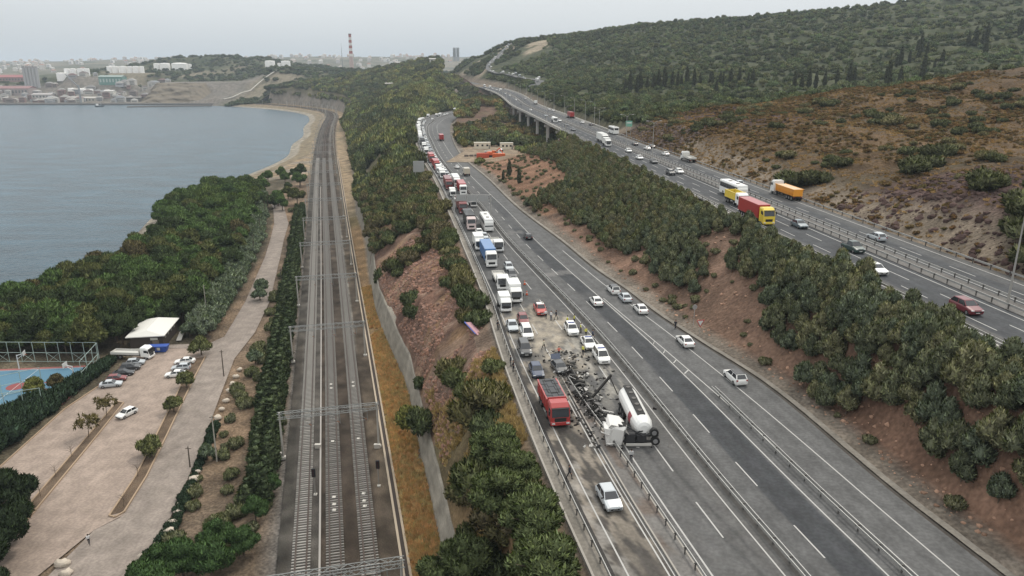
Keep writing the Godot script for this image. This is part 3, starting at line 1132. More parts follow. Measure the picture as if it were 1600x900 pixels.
func viaduct() -> void:
	var o := thing("viaduct", "long concrete viaduct on tall piers carrying the upper highway over the hollow", "viaduct")
	var conc := mat("viaduct_concrete", Color(0.34, 0.325, 0.30), 0.9)
	textured(conc, 8.0, 31.0)
	var deck := MB.new()
	var para := MB.new()
	var s := 384.0
	while s < 935.0:
		var n := s + 8.0
		for e in [[-12.6, 10.9, -0.1, -0.5], [-9.0, -4.0, -0.5, -2.0], [3.0, 8.0, -0.5, -2.0]]:
			var ring := func(q: float) -> Array:
				var m := cv("M", q)
				var y := upper_h(q)
				return [Vector3(m + e[0], y + e[2], -q), Vector3(m + e[1], y + e[2], -q), Vector3(m + e[1], y + e[3], -q), Vector3(m + e[0], y + e[3], -q)]
			deck.loft([ring.call(s), ring.call(n)])
		para.bar(Vector3(cv("M", s) - 12.75, upper_h(s) + 0.2, -s), Vector3(cv("M", n) - 12.75, upper_h(n) + 0.2, -n), 0.3, 1.5)
		para.bar(Vector3(cv("M", s) + 11.1, upper_h(s) + 0.2, -s), Vector3(cv("M", n) + 11.1, upper_h(n) + 0.2, -n), 0.3, 1.5)
		s = n
	part(o, "deck", deck.mesh(), conc)
	part(o, "parapet", para.mesh(), mat("pale_concrete"))
	var panel := boxm(Vector3(0.14, 0.85, 1.5))
	s = 388.0
	while s < 640.0:
		part(o, "panel", panel, mat("dark_panel", Color(0.06, 0.06, 0.06), 0.9), Vector3(cv("M", s) - 12.9, upper_h(s) + 0.15, -s)).rotation.y = heading("M", s)
		s += 5.2
	var k := 0
	for q in [404.0, 450.0, 500.0, 552.0, 606.0, 660.0, 896.0]:
		for e in [-10.0, 6.0]:
			var x: float = cv("M", q) + e
			var b := MB.new()
			var y0 := ground(x, q) - 1.0
			var y1 := upper_h(q) - 2.0
			b.box(Vector3(x, (y0 + y1) / 2.0, -q), Vector3(1.7, y1 - y0, 2.4), 0.2)
			b.box(Vector3(x + 1.0, y1 - 0.6, -q), Vector3(6.4, 1.4, 2.5), 0.1)
			part(o, "pier", b.mesh(), mat("pier_concrete", Color(0.46, 0.44, 0.41), 0.9))
		k += 1


# ---------------------------------------------------------------- railway
func railway() -> void:
	var bh := func(_s: float) -> float: return 5.62
	var root := structure_root("rail_bed")
	var bal := func(off: float, s: float, x: float) -> Color:
		var f := fine.get_noise_2d(x * 2.2, s * 1.1)
		var q := noise.get_noise_2d(x * 2.0, s * 0.5)
		var c := mixc(Color(0.082, 0.064, 0.050), Color(0.110, 0.088, 0.070), 0.5 + 1.6 * patch.get_noise_2d(x * 6.0, s * 1.2))
		if off < -6.6:
			c = mixc(Color(0.125, 0.115, 0.10), Color(0.10, 0.088, 0.074), 0.5 + 1.5 * q)
		elif off < -2.4:
			c = Color(0.135, 0.122, 0.108)
		elif off > 6.4:
			c = mixc(Color(0.17, 0.135, 0.10), Color(0.11, 0.088, 0.068), 0.5 + 1.5 * q)
		for t in [0.0, 4.7]:
			c = mixc(c, Color(0.105, 0.075, 0.055), 0.7 * smoothstep(1.3, 0.4, absf(off - t)))
		if s > 150.0 and off > 3.2 and off < 6.2:
			c = mixc(c, Color(0.26, 0.24, 0.21), smoothstep(150.0, 190.0, s))
		return c * 1.4 * (1.0 + 0.6 * f + 0.3 * q)
	part(root, "ballast", ribbon("rail", fixed(-8.0), fixed(9.2), 20.0, 330.0, 0.9, 40, bh, bal), gravel_material())
	part(root, "ballast", ribbon("rail", fixed(-8.0), fixed(9.6), 330.0, 1490.0, 4.0, 16, bh, bal), gravel_material())
	# channel along the right side
	var chan := thing("drain_channel", "long dark drainage channel with a pale kerb beside the tracks", "drain")
	for e in [[9.05, 0.14, Color(0.36, 0.30, 0.23), "channel_kerb"], [9.5, 0.03, Color(0.045, 0.035, 0.03), "channel_floor"], [9.95, 0.24, Color(0.33, 0.27, 0.2), "channel_kerb"]]:
		var b := MB.new()
		var s := 20.0
		while s < 560.0:
			var w: float = e[0] + 0.9 * smoothstep(200.0, 500.0, s)
			b.bar(Vector3(cv("rail", s) + w, 5.5 + e[1], -s), Vector3(cv("rail", s + 5.0) + w, 5.5 + e[1], -s - 5.0), 0.44 if e[3] == "channel_floor" else 0.34, 0.3)
			s += 5.0
		part(chan, e[3], b.mesh(), mat("chan_%.2f" % e[0], e[2], 0.9))
	var rail_m := mat("rail_steel", Color(0.075, 0.055, 0.045), 0.55, 0.3)
	var names := ["left of three railway tracks, with pale clean sleepers", "middle of three railway tracks", "right of three railway tracks, beside the drainage channel"]
	for t in 3:
		var off := -4.7 + 4.7 * t
		var tr := thing("railway_track", names[t], "railway track")
		for g in [-0.76, 0.76]:
			var b := MB.new()
			var s := 20.0
			while s < 1200.0:
				var n := s + maxf(4.0, s * 0.03)
				b.bar(Vector3(cv("rail", s) + off + g, 5.88, -s), Vector3(cv("rail", n) + off + g, 5.88, -n), 0.09, 0.17)
				b.bar(Vector3(cv("rail", s) + off + g, 5.83, -s), Vector3(cv("rail", n) + off + g, 5.83, -n), 0.24, 0.04)
				s = n
			part(tr, "rail", b.mesh(), rail_m)
		# outer sleeper ends and the pale middle are one concrete sleeper
		var pale: float = [0.33, 0.235, 0.25][t]
		var sm := boxm(Vector3(2.5, 0.2, 0.21), 0.03)
		var tones := []
		for i in 3:
			tones.append(mat("sleeper_%d_%d" % [t, i], Color(pale, pale * 0.95, pale * 0.87) * (0.8 + 0.16 * i), 0.9))
		var s := 68.0
		var count := 0
		var rest := MB.new()
		while s < 560.0:
			var at := Vector3(cv("rail", s) + off, 5.72, -s)
			if count < 100:
				part(tr, "sleeper", sm, tones[(count * 7 + t) % 3], at).rotation.y = heading("rail", s)
			else:
				rest.box(at, Vector3(2.5, 0.2, 0.21), 0.0, Basis(Vector3.UP, heading("rail", s)))
			count += 1
			s += 0.62
		part(tr, "far_sleepers", rest.mesh(), tones[1]).set_meta("kind", "stuff")
		# pale duct slabs and markers between the rails
		if t > 0:
			for q in [96.5, 98.0, 100.0, 118.0, 141.0, 143.0]:
				part(tr, "marker_slab", boxm(Vector3(0.55, 0.1, 0.6), 0.03), mat("pale_concrete"), Vector3(cv("rail", q + t) + off, 5.87, -q - t))
	# cable trough between the first two tracks
	var b := MB.new()
	var s := 60.0
	while s < 420.0:
		b.bar(Vector3(cv("rail", s) - 2.15, 5.72, -s), Vector3(cv("rail", s + 3.0) - 2.15, 5.72, -s - 3.0), 0.28, 0.2)
		s += 3.0
	single("cable_trough", "narrow pale cable trough between the left and middle tracks", "cable trough", b.mesh(), mat("trough", Color(0.30, 0.28, 0.26), 0.9))
	portals()
	# signals and cabinets
	for e in [[102.0, -2.9, "railway signal with black head between left and middle tracks"], [104.5, 7.3, "railway signal with black head beside the right track"]]:
		var x: float = cv("rail", e[0]) + e[1]
		var sg := thing("railway_signal", e[2], "signal", Vector3(x, 5.6, -e[0]))
		part(sg, "post", tubem(Vector3.ZERO, Vector3(0, 3.6, 0), 0.09, 0.08), mat("signal_post", Color(0.30, 0.29, 0.27), 0.6, 0.4))
		var hd := part(sg, "signal_head", boxm(Vector3(0.6, 1.5, 0.3), 0.08), mat("signal_black", Color(0.012, 0.012, 0.014), 0.5), Vector3(0, 4.0, 0.1))
		for k in 3:
			part(hd, "lens", tubem(Vector3(0, 0.42 - 0.42 * k, 0.15), Vector3(0, 0.42 - 0.42 * k, 0.2), 0.12, 0.12), mat("lens", Color(0.05, 0.02, 0.02), 0.2))
		part(sg, "base", boxm(Vector3(0.5, 0.3, 0.5), 0.03), mat("pale_concrete"), Vector3(0, 0.1, 0))
	for e in [[114.0, -9.0, "pale cabinet at the foot of a left portal mast"], [117.0, 7.9, "low white cabinet beside the right track"], [117.0, -2.6, "low white cabinet between left and middle tracks"]]:
		var cb := thing("trackside_cabinet", e[2], "cabinet", Vector3(cv("rail", e[0]) + e[1], 5.6, -e[0]))
		part(cb, "body", boxm(Vector3(1.0, 0.7, 0.5), 0.04), mat("cabinet", Color(0.42, 0.39, 0.35), 0.7), Vector3(0, 0.35, 0))
		part(cb, "roof", boxm(Vector3(1.1, 0.07, 0.6), 0.01), mat("pale_concrete"), Vector3(0, 0.74, 0))


func portals() -> void:
	var steel := mat("portal_steel", Color(0.25, 0.26, 0.255), 0.65, 0.3)
	var proto := Node3D.new()
	var mast := MB.new()
	mast.tube(Vector3(0, -0.3, 0), Vector3(0, 8.6, 0), 0.2, 0.15, 8)
	var foot := boxm(Vector3(0.8, 0.5, 0.8), 0.05)
	for x in [-8.3, 8.0]:
		var m := part(proto, "mast", mast.mesh(), mat("mast", Color(0.34, 0.325, 0.295), 0.8), Vector3(x, 0, 0))
		part(m, "footing", foot, mat("pale_concrete"), Vector3(0, 0.1, 0))
	var lattice := MB.new()
	var n := 18
	for y in [7.5, 8.5]:
		for z in [-0.4, 0.4]:
			lattice.bar(Vector3(-8.7, y, z), Vector3(8.4, y, z), 0.08)
	for i in n:
		var x0 := -8.6 + 17.0 * i / n
		var x1 := -8.6 + 17.0 * (i + 1) / n
		for z in [-0.4, 0.4]:
			lattice.bar(Vector3(x0, 7.5 if i % 2 else 8.5, z), Vector3(x1, 8.5 if i % 2 else 7.5, z), 0.045)
		for y in [7.5, 8.5]:
			lattice.bar(Vector3(x0, y, -0.4 if i % 2 else 0.4), Vector3(x1, y, 0.4 if i % 2 else -0.4), 0.05)
	part(proto, "lattice_beam", lattice.mesh(), steel)
	for x in [-4.7, 0.0, 4.7]:
		var drop := MB.new()
		drop.bar(Vector3(x + 1.6, 7.4, 0), Vector3(x + 1.6, 5.4, 0), 0.09)
		drop.bar(Vector3(x + 1.6, 7.2, 0), Vector3(x, 6.9, 0), 0.06)
		drop.bar(Vector3(x + 1.6, 5.6, 0), Vector3(x, 6.8, 0), 0.06)
		drop.bar(Vector3(x + 1.6, 5.6, 0), Vector3(x - 0.5, 5.5, 0), 0.05)
		var d := part(proto, "cantilever", drop.mesh(), steel)
		part(d, "insulator", tubem(Vector3(x + 1.5, 5.6, 0), Vector3(x + 1.1, 5.9, 0), 0.1, 0.1, 8), mat("insulator", Color(0.22, 0.12, 0.08), 0.4))
	var order := ["first", "second", "third", "fourth", "fifth", "sixth", "seventh", "eighth", "ninth", "tenth", "eleventh", "twelfth"]
	var k := 0
	for s in [73.0, 115.5, 159.0, 201.0, 243.0, 286.0, 330.0, 376.0, 424.0, 474.0, 526.0, 580.0]:
		dup(proto, "catenary_portal", "lattice catenary portal spanning the tracks, %s counted from the near end" % order[k], "catenary portal", Vector3(cv("rail", s), 5.6, -s), heading("rail", s), "catenary portals over the railway")
		k += 1
	var pole := Node3D.new()
	part(pole, "mast", tubem(Vector3.ZERO, Vector3(0, 9.0, 0), 0.3, 0.22, 8), mat("mast"))
	var arm := MB.new()
	arm.bar(Vector3(0, 8.2, 0), Vector3(3.2, 8.0, 0), 0.18)
	arm.bar(Vector3(0, 7.0, 0), Vector3(3.0, 7.9, 0), 0.14)
	part(pole, "arm", arm.mesh(), steel)
	for s in [636, 690, 742, 794, 846, 898, 950, 1000, 1050, 1100, 1150, 1190, 1230, 1262, 1294, 1324, 1352, 1378, 1404, 1428, 1452]:
		for side in [-1.0, 1.0]:
			dup(pole, "catenary_mast", "pale catenary mast in the row following the curve of the bay", "mast", Vector3(cv("rail", s) + 8.0 * side, 5.4, -s), heading("rail", s) + (PI if side > 0.0 else 0.0), "catenary masts along the bay")
	for t in 3:
		for y in [5.45, 6.8]:
			var w := MB.new()
			var s := 24.0
			while s < 576.0:
				w.bar(Vector3(cv("rail", s) - 4.7 + 4.7 * t, 5.6 + y, -s), Vector3(cv("rail", s + 14.0) - 4.7 + 4.7 * t, 5.6 + y, -s - 14.0), 0.025)
				s += 14.0
			single("overhead_wire", "%s wire above the %s track" % ["contact" if y < 6.0 else "messenger", ["left", "middle", "right"][t]], "wire", w.mesh(), mat("wire", Color(0.12, 0.11, 0.10), 0.6, 0.5))


func retaining_wall() -> void:
	# grey shotcrete at the foot of the slope, its top edge uneven
	var v := PackedVector3Array()
	var c := PackedColorArray()
	var n := 0
	var s := 56.0
	while s < 336.0:
		var top := cv("^top", s) - 6.3
		top *= 1.02 + 0.22 * noise.get_noise_2d(s * 1.4, 3.0) + 0.12 * smoothstep(150.0, 190.0, s)
		top *= 1.0 - 0.75 * smoothstep(3.2, 0.0, absf(s - 236.0) / 2.2)
		for i in 13:
			var u := i / 12.0
			var x := cv("toe", s) - 0.25 + 1.65 * u + 0.16 * fine.get_noise_2d(s * 2.0, u * 30.0)
			v.append(Vector3(x + (0.9 if i == 12 else 0.0), 6.1 + top * u - (0.5 if i == 12 else 0.0), -s))
			var f := fine.get_noise_2d(s * 2.0, u * 40.0)
			var run := noise.get_noise_2d(s * 6.0, u * 3.0)
			c.append(Color(0.40, 0.365, 0.305) * 1.4 * (1.0 + 0.22 * f + 0.28 * run))
		n += 1
		s += 1.0
	single("retaining_wall", "grey sprayed concrete retaining wall between the dry grass strip and the red slope", "retaining wall", grid_mesh(v, c, 13, n), road_material())


func size_word(z: float) -> String:
	return "small" if z < 0.88 else ("medium" if z < 1.08 else "large")


func tone_word(m: Material) -> String:
	return {"wood_dark": "dark green", "wood_olive": "olive", "wood_green": "green", "wood_brown": "brownish", "pine_a": "grey green", "pine_b": "dark", "pine_c": "yellowish", "pine_d": "blue green", "bush_a": "green", "bush_b": "dark", "bush_c": "pale", "bush_d": "brownish"}[m.resource_name.trim_prefix("foliage_")]


func span_word(v: float, edges: Array, words: Array) -> String:
	var i := 0
	while i < edges.size() and v >= edges[i]:
		i += 1
	return words[i]


# ---------------------------------------------------------------- vehicles (front towards +z)
func paint_of(colour: String) -> StandardMaterial3D:
	var c: Color = {
		"white": Color(0.72, 0.72, 0.70), "silver": Color(0.42, 0.45, 0.47), "navy": Color(0.03, 0.045, 0.085), "charcoal": Color(0.045, 0.047, 0.05), "black": Color(0.016, 0.017, 0.02),
		"darkred": Color(0.17, 0.025, 0.025), "red": Color(0.33, 0.03, 0.028), "firered": Color(0.40, 0.045, 0.035), "bluegrey": Color(0.12, 0.16, 0.185), "darkgreen": Color(0.02, 0.045, 0.04), "beige": Color(0.45, 0.40, 0.32),
		"blue": Color(0.055, 0.16, 0.36), "grey": Color(0.30, 0.30, 0.30), "yellow": Color(0.70, 0.52, 0.05), "orange": Color(0.72, 0.30, 0.03), "pinkwhite": Color(0.62, 0.50, 0.48), "police": Color(0.72, 0.72, 0.71), "whiteblack": Color(0.72, 0.72, 0.70),
		"maroon": Color(0.13, 0.012, 0.02),
	}[colour]
	var m := mat("paint_" + colour, c, 0.38, 0.0, 0.5)
	m.clearcoat_enabled = true
	m.clearcoat = 0.5
	m.clearcoat_roughness = 0.12
	return m


func glass() -> StandardMaterial3D:
	return mat("car_glass", Color(0.018, 0.021, 0.025), 0.12, 0.0, 0.6)


var PROTO := {}


func wheel(parent: Node3D, at: Vector3, r: float, w: float) -> void:
	var out := 1.0 if at.x > 0.0 else -1.0
	var b := MB.new()
	b.tube(Vector3(-w / 2, 0, 0), Vector3(w / 2, 0, 0), r, r, 14)
	var t := part(parent, "wheel", b.mesh(), mat("tyre", Color(0.018, 0.018, 0.018), 0.85), at)
	var d := MB.new()
	d.tube(Vector3(out * (w / 2 - 0.01), 0, 0), Vector3(out * (w / 2 + 0.015), 0, 0), r * 0.62, r * 0.55, 10)
	part(t, "rim", d.mesh(), mat("rim", Color(0.30, 0.30, 0.31), 0.35, 0.7))


func glass_quad(parent: Node3D, called: String, q: Array, inset: float, from: Vector3) -> void:
	var mid: Vector3 = (q[0] + q[1] + q[2] + q[3]) / 4.0
	var nrm: Vector3 = (q[2] - q[0]).cross(q[1] - q[0]).normalized()
	if nrm.dot(mid - from) < 0.0:
		nrm = -nrm
	var b := MB.new()
	var p := []
	for e in q:
		p.append(e + (mid - e) * inset + nrm * 0.015)
	b.quad(p[0], p[1], p[2], p[3], from)
	part(parent, called, b.mesh(), glass())


func car(kind: String) -> Node3D:
	if PROTO.has(kind):
		return PROTO[kind]
	var o := Node3D.new()
	# length, width, height, bonnet height, belt height, cowl z, roof front z, roof rear z, rear foot z, boot height
	var d: Array = {
		"sedan": [4.55, 1.8, 1.46, 0.82, 0.96, 1.02, 0.25, -0.95, -1.72, 1.0],
		"hatch": [4.15, 1.78, 1.5, 0.84, 0.97, 0.98, 0.2, -1.45, -1.95, 0.97],
		"suv": [4.45, 1.86, 1.68, 0.96, 1.08, 1.05, 0.35, -1.6, -2.08, 1.08],
		"van": [4.5, 1.85, 1.86, 0.98, 1.1, 1.35, 0.55, -2.0, -2.2, 1.1],
		"pickup": [5.1, 1.85, 1.78, 1.0, 1.1, 1.35, 0.65, -0.55, -0.75, 1.0],
	}[kind]
	var L: float = d[0] / 2.0
	var W: float = d[1] / 2.0
	var rings := []
	for e in [[L, 0.80, 0.42, d[3] - 0.28], [L - 0.1, 0.93, 0.27, d[3] - 0.1], [L - 0.55, 1.0, 0.22, d[3]], [d[5], 1.0, 0.2, d[4]], [0.0, 1.0, 0.2, d[4] + 0.02], [d[8], 1.0, 0.22, d[9]], [-L + 0.25, 0.97, 0.26, d[9] - 0.02], [-L + 0.05, 0.9, 0.32, d[9] - 0.12], [-L, 0.82, 0.42, d[9] - 0.3]]:
		var w: float = W * e[1]
		var y0: float = e[2]
		var y1: float = e[3]
		rings.append([Vector3(-w * 0.9, y0, e[0]), Vector3(w * 0.9, y0, e[0]), Vector3(w, y0 + 0.22, e[0]), Vector3(w, y1 - 0.16, e[0]), Vector3(w * 0.93, y1 - 0.03, e[0]), Vector3(w * 0.6, y1, e[0]), Vector3(-w * 0.6, y1, e[0]), Vector3(-w * 0.93, y1 - 0.03, e[0]), Vector3(-w, y1 - 0.16, e[0]), Vector3(-w, y0 + 0.22, e[0])])
	var body := MB.new()
	body.loft(rings)
	var bw := W * 0.9
	var rw := W * 0.72
	var by: float = d[4] - 0.03
	var H: float = d[2]
	var c := [Vector3(bw, by, d[5]), Vector3(-bw, by, d[5]), Vector3(-bw, by, d[8]), Vector3(bw, by, d[8])]
	var r := [Vector3(rw, H - 0.05, d[6]), Vector3(-rw, H - 0.05, d[6]), Vector3(-rw, H - 0.05, d[7]), Vector3(rw, H - 0.05, d[7])]
	body.loft([c, r])
	part(o, "body", body.mesh(), paint_of("white"))
	var roof := MB.new()
	var r2 := []
	for e in r:
		r2.append(Vector3(e.x * 0.86, H, lerpf(e.z, (d[6] + d[7]) / 2.0, 0.1)))
	roof.loft([[r[0] * 1.0, r[1], r[2], r[3]], r2])
	part(o, "roof", roof.mesh(), paint_of("white"))
	var from := Vector3(0, 1.0, (d[5] + d[8]) / 2.0)
	glass_quad(o, "windscreen", [c[0], c[1], r[1], r[0]], 0.11, from)
	glass_quad(o, "rear_window", [c[2], c[3], r[3], r[2]], 0.16, from)
	for s in [0, 1]:
		var c0: Vector3 = c[0] if s == 0 else c[1]
		var c1: Vector3 = c[3] if s == 0 else c[2]
		var q0: Vector3 = r[0] if s == 0 else r[1]
		var q1: Vector3 = r[3] if s == 0 else r[2]
		var split := 0.5 if kind != "pickup" else 0.97
		glass_quad(o, "side_window", [c0, c0.lerp(c1, split), q0.lerp(q1, split), q0], 0.1, from)
		if kind != "pickup" and not (kind == "van" and s == 2):
			glass_quad(o, "side_window", [c0.lerp(c1, split), c1, q1, q0.lerp(q1, split)], 0.12, from)
	for s in [-1.0, 1.0]:
		wheel(o, Vector3(s * (W - 0.09), 0.33, L - 0.85), 0.33, 0.22)
		wheel(o, Vector3(s * (W - 0.09), 0.33, -L + 0.85), 0.33, 0.22)
		part(o, "headlight", boxm(Vector3(0.4, 0.16, 0.2), 0.04), mat("lamp_glass", Color(0.55, 0.56, 0.56), 0.15, 0.2), Vector3(s * W * 0.7, d[3] - 0.2, L - 0.13))
		part(o, "tail_light", boxm(Vector3(0.26, 0.3, 0.14), 0.03), mat("tail_red", Color(0.22, 0.012, 0.01), 0.25), Vector3(s * W * 0.76, d[9] - 0.22, -L + 0.09))
		part(o, "mirror", boxm(Vector3(0.2, 0.13, 0.12), 0.03), mat("trim_black", Color(0.02, 0.02, 0.02), 0.6), Vector3(s * (W + 0.06), d[4] + 0.06, d[5] - 0.35))
	part(o, "grille", boxm(Vector3(W * 1.0, 0.2, 0.06), 0.02), mat("trim_black"), Vector3(0, d[3] - 0.36, L - 0.01))
	part(o, "number_plate", boxm(Vector3(0.5, 0.11, 0.03)), mat("plate", Color(0.6, 0.6, 0.58), 0.5), Vector3(0, 0.5, L + 0.005))
	part(o, "number_plate", boxm(Vector3(0.5, 0.11, 0.03)), mat("plate"), Vector3(0, 0.62, -L - 0.005))
	if kind == "pickup":
		part(o, "cargo_bed", boxm(Vector3(W * 1.6, 0.05, L - 0.95), 0.01), mat("trim_black"), Vector3(0, 1.0, -L / 2.0 - 0.42))
	PROTO[kind] = o
	return o


# trucks: a cab and what it carries
func cab(o: Node3D, z: float, high: float, w := 2.45, long := 2.1) -> void:
	var b := MB.new()
	var y0 := 0.75
	var f := z + long
	var ring := func(zz: float, wide: float, lo: float, hi: float) -> Array:
		var k := wide / 2.0
		return [Vector3(-k, lo, zz), Vector3(k, lo, zz), Vector3(k, hi - 0.25, zz), Vector3(k * 0.88, hi, zz), Vector3(-k * 0.88, hi, zz), Vector3(-k, hi - 0.25, zz)]
	b.loft([ring.call(z, w, y0, high), ring.call(f - 0.8, w, y0, high), ring.call(f - 0.3, w, y0 - 0.25, high - 0.4), ring.call(f, w * 0.97, y0 - 0.25, high - 1.55)])
	b.box(Vector3(0, 0.62, f - 0.1), Vector3(w, 0.5, 0.4), 0.06)
	part(o, "cab", b.mesh(), paint_of("white"))
	var from := Vector3(0, 1.9, z + long / 2.0)
	var k := w / 2.0
	var t := 0.07
	glass_quad(o, "windscreen", [Vector3(k * 0.95, high - 1.62, f + 0.03), Vector3(-k * 0.95, high - 1.62, f + 0.03), Vector3(-k * 0.93, high - 0.6, f - 0.215), Vector3(k * 0.93, high - 0.6, f - 0.215)], t, from)
	part(o, "grille", boxm(Vector3(w * 0.6, 0.55, 0.08), 0.03), mat("trim_black"), Vector3(0, 1.1, f + 0.02))
	part(o, "sun_visor", boxm(Vector3(w * 0.9, 0.1, 0.3), 0.03), mat("trim_black"), Vector3(0, high - 0.5, f - 0.15))
	for s in [-1.0, 1.0]:
		var q := MB.new()
		q.box(Vector3(s * (k + 0.012), high - 0.95, f - 0.85), Vector3(0.02, 0.62, 0.85))
		part(o, "side_window", q.mesh(), glass())
		part(o, "headlight", boxm(Vector3(0.42, 0.2, 0.1), 0.03), mat("lamp_glass"), Vector3(s * k * 0.74, 0.66, f + 0.09))
		part(o, "mirror", boxm(Vector3(0.16, 0.6, 0.22), 0.03), mat("trim_black"), Vector3(s * (k + 0.2), high - 1.0, f - 0.15))
		wheel(o, Vector3(s * (k - 0.2), 0.5, f - 0.95), 0.5, 0.32)


func chassis(o: Node3D, z0: float, z1: float, axles: Array) -> void:
	var b := MB.new()
	for s in [-0.45, 0.45]:
		b.box(Vector3(s, 0.85, (z0 + z1) / 2), Vector3(0.18, 0.28, z1 - z0))
	b.box(Vector3(0, 0.85, z0 + 0.1), Vector3(2.2, 0.22, 0.15))
	part(o, "chassis", b.mesh(), mat("chassis", Color(0.03, 0.03, 0.032), 0.7))
	for z in axles:
		for s in [-1.0, 1.0]:
			wheel(o, Vector3(s * 1.0, 0.5, z), 0.5, 0.42)
	for s in [-1.0, 1.0]:
		part(o, "tail_light", boxm(Vector3(0.4, 0.14, 0.06), 0.02), mat("tail_red"), Vector3(s * 0.85, 0.85, z0 - 0.02))


func truck(kind: String) -> Node3D:
	if PROTO.has(kind):
		return PROTO[kind]
	var o := Node3D.new()
	match kind:
		"semi":
			cab(o, 4.35, 3.55)
			chassis(o, -6.4, 5.2, [3.2, -3.2, -4.4, -5.6])
			var b := MB.new()
			b.box(Vector3(0, 2.45, -1.35), Vector3(2.5, 2.75, 10.3), 0.06)
			for i in 17:
				for s in [-1.0, 1.0]:
					b.box(Vector3(s * 1.255, 2.45, -6.2 + i * 0.6), Vector3(0.04, 2.4, 0.22))
			part(o, "container", b.mesh(), paint_of("white"))
			var c := MB.new()
			for s in [-0.5, 0.5]:
				c.box(Vector3(s, 2.45, -6.52), Vector3(0.06, 2.4, 0.05))
			part(o, "door_bars", c.mesh(), mat("trim_black"))
		"bulker":
			cab(o, 4.35, 3.45)
			chassis(o, -6.0, 5.2, [3.2, -2.6, -3.9, -5.2])
			var b := MB.new()
			for s in [-1.0, 1.0]:
				b.loft([[Vector3(s * 0.85, 1.15, -5.7), Vector3(s * 1.0, 1.15, -5.7), Vector3(s * 1.25, 2.75, -6.1), Vector3(s * 1.15, 2.75, -6.1)], [Vector3(s * 0.85, 1.15, 3.4), Vector3(s * 1.0, 1.15, 3.4), Vector3(s * 1.25, 2.75, 3.6), Vector3(s * 1.15, 2.75, 3.6)]])
				for i in 12:
					b.box(Vector3(s * 1.16, 1.95, -5.5 + i * 0.8), Vector3(0.1, 1.5, 0.14))
				b.box(Vector3(s * 1.23, 2.76, -1.25), Vector3(0.2, 0.14, 9.8), 0.02)
			b.box(Vector3(0, 1.15, -1.15), Vector3(1.9, 0.12, 9.2))
			b.box(Vector3(0, 1.95, -5.9), Vector3(2.35, 1.65, 0.12), 0.02)
			b.box(Vector3(0, 1.95, 3.5), Vector3(2.35, 1.65, 0.12), 0.02)
			part(o, "tipping_body", b.mesh(), paint_of("orange"))
			part(o, "load_cover", boxm(Vector3(2.3, 0.1, 9.4), 0.02), mat("cover_pale", Color(0.55, 0.42, 0.28), 0.8), Vector3(0, 2.72, -1.2))
		"lorry", "boxvan":
			var big := kind == "lorry"
			var l := 3.4 if big else 2.7
			cab(o, l - 1.9, 2.75 if big else 2.35, 2.25 if big else 2.0, 1.9)
			chassis(o, -l, l - 1.5, [-l + 1.2])
			part(o, "cargo_box", boxm(Vector3(2.35, 2.3, l * 2 - 2.2) if big else Vector3(2.05, 1.85, l * 2 - 2.1), 0.06, Vector3(0, 2.15 if big else 1.75, -1.0)), paint_of("white"))
		"flatbed":
			cab(o, 2.7, 3.0)
			chassis(o, -4.6, 3.5, [-2.4, -3.6])
			var b := MB.new()
			b.box(Vector3(0, 1.25, -1.2), Vector3(2.45, 0.2, 7.0), 0.03)
			for s in [-1.2, 1.2]:
				b.box(Vector3(s, 1.55, -1.2), Vector3(0.06, 0.45, 7.0))
			b.box(Vector3(0, 1.55, -4.68), Vector3(2.4, 0.45, 0.06))
			b.box(Vector3(0, 1.9, 2.3), Vector3(2.4, 1.2, 0.08))
			part(o, "flat_bed", b.mesh(), mat("bed_white", Color(0.5, 0.49, 0.46), 0.7))
		"tanker":
			cab(o, 3.0, 3.1)
			chassis(o, -4.4, 3.8, [-2.2, -3.4])
			var b := MB.new()
			b.tube(Vector3(0, 2.15, -4.4), Vector3(0, 2.15, 2.5), 1.15, 1.15, 16)
			part(o, "tank", b.mesh(), paint_of("white"))
		"tipper", "coveredtipper":
			cab(o, 2.2, 3.05)
			chassis(o, -4.2, 3.0, [1.4, -2.0, -3.2])
			var b := MB.new()
			for s in [-1.0, 1.0]:
				b.box(Vector3(s * 1.2, 2.05, -1.1), Vector3(0.1, 1.6, 6.2), 0.02)
				for i in 6:
					b.box(Vector3(s * 1.27, 2.0, -3.8 + i * 1.06), Vector3(0.08, 1.55, 0.14))
				b.box(Vector3(s * 1.22, 2.88, -1.1), Vector3(0.2, 0.12, 6.3), 0.02)
			b.box(Vector3(0, 1.3, -1.1), Vector3(2.3, 0.12, 6.2))
			b.box(Vector3(0, 2.05, -4.2), Vector3(2.4, 1.6, 0.1), 0.02)
			b.box(Vector3(0, 2.2, 2.02), Vector3(2.4, 1.95, 0.12), 0.02)
			part(o, "tipping_body", b.mesh(), paint_of("red"))
			var t := MB.new()
			if kind == "coveredtipper":
				for i in 7:
					for k in 3:
						t.box(Vector3(-0.78 + 0.78 * k, 2.9 + 0.05 * ((i + k) % 2), -3.7 + i * 0.87), Vector3(0.77, 0.12, 0.86), 0.04)
				part(o, "tarpaulin", t.mesh(), mat("tarpaulin", Color(0.065, 0.068, 0.073), 0.75))
				var f := MB.new()
				f.box(Vector3(0, 3.02, 0.4), Vector3(1.5, 0.05, 0.14)); f.box(Vector3(0, 3.02, -3.4), Vector3(1.5, 0.05, 0.14))
				for s in [-0.7, 0.7]:
					f.box(Vector3(s, 3.02, -1.5), Vector3(0.08, 0.05, 3.9))
				part(o, "tarpaulin_frame", f.mesh(), mat("trim_black"))
			else:
				t.box(Vector3(0, 1.5, -1.1), Vector3(2.28, 0.3, 6.1))
				part(o, "load", t.mesh(), mat("load", Color(0.10, 0.07, 0.05), 0.95))
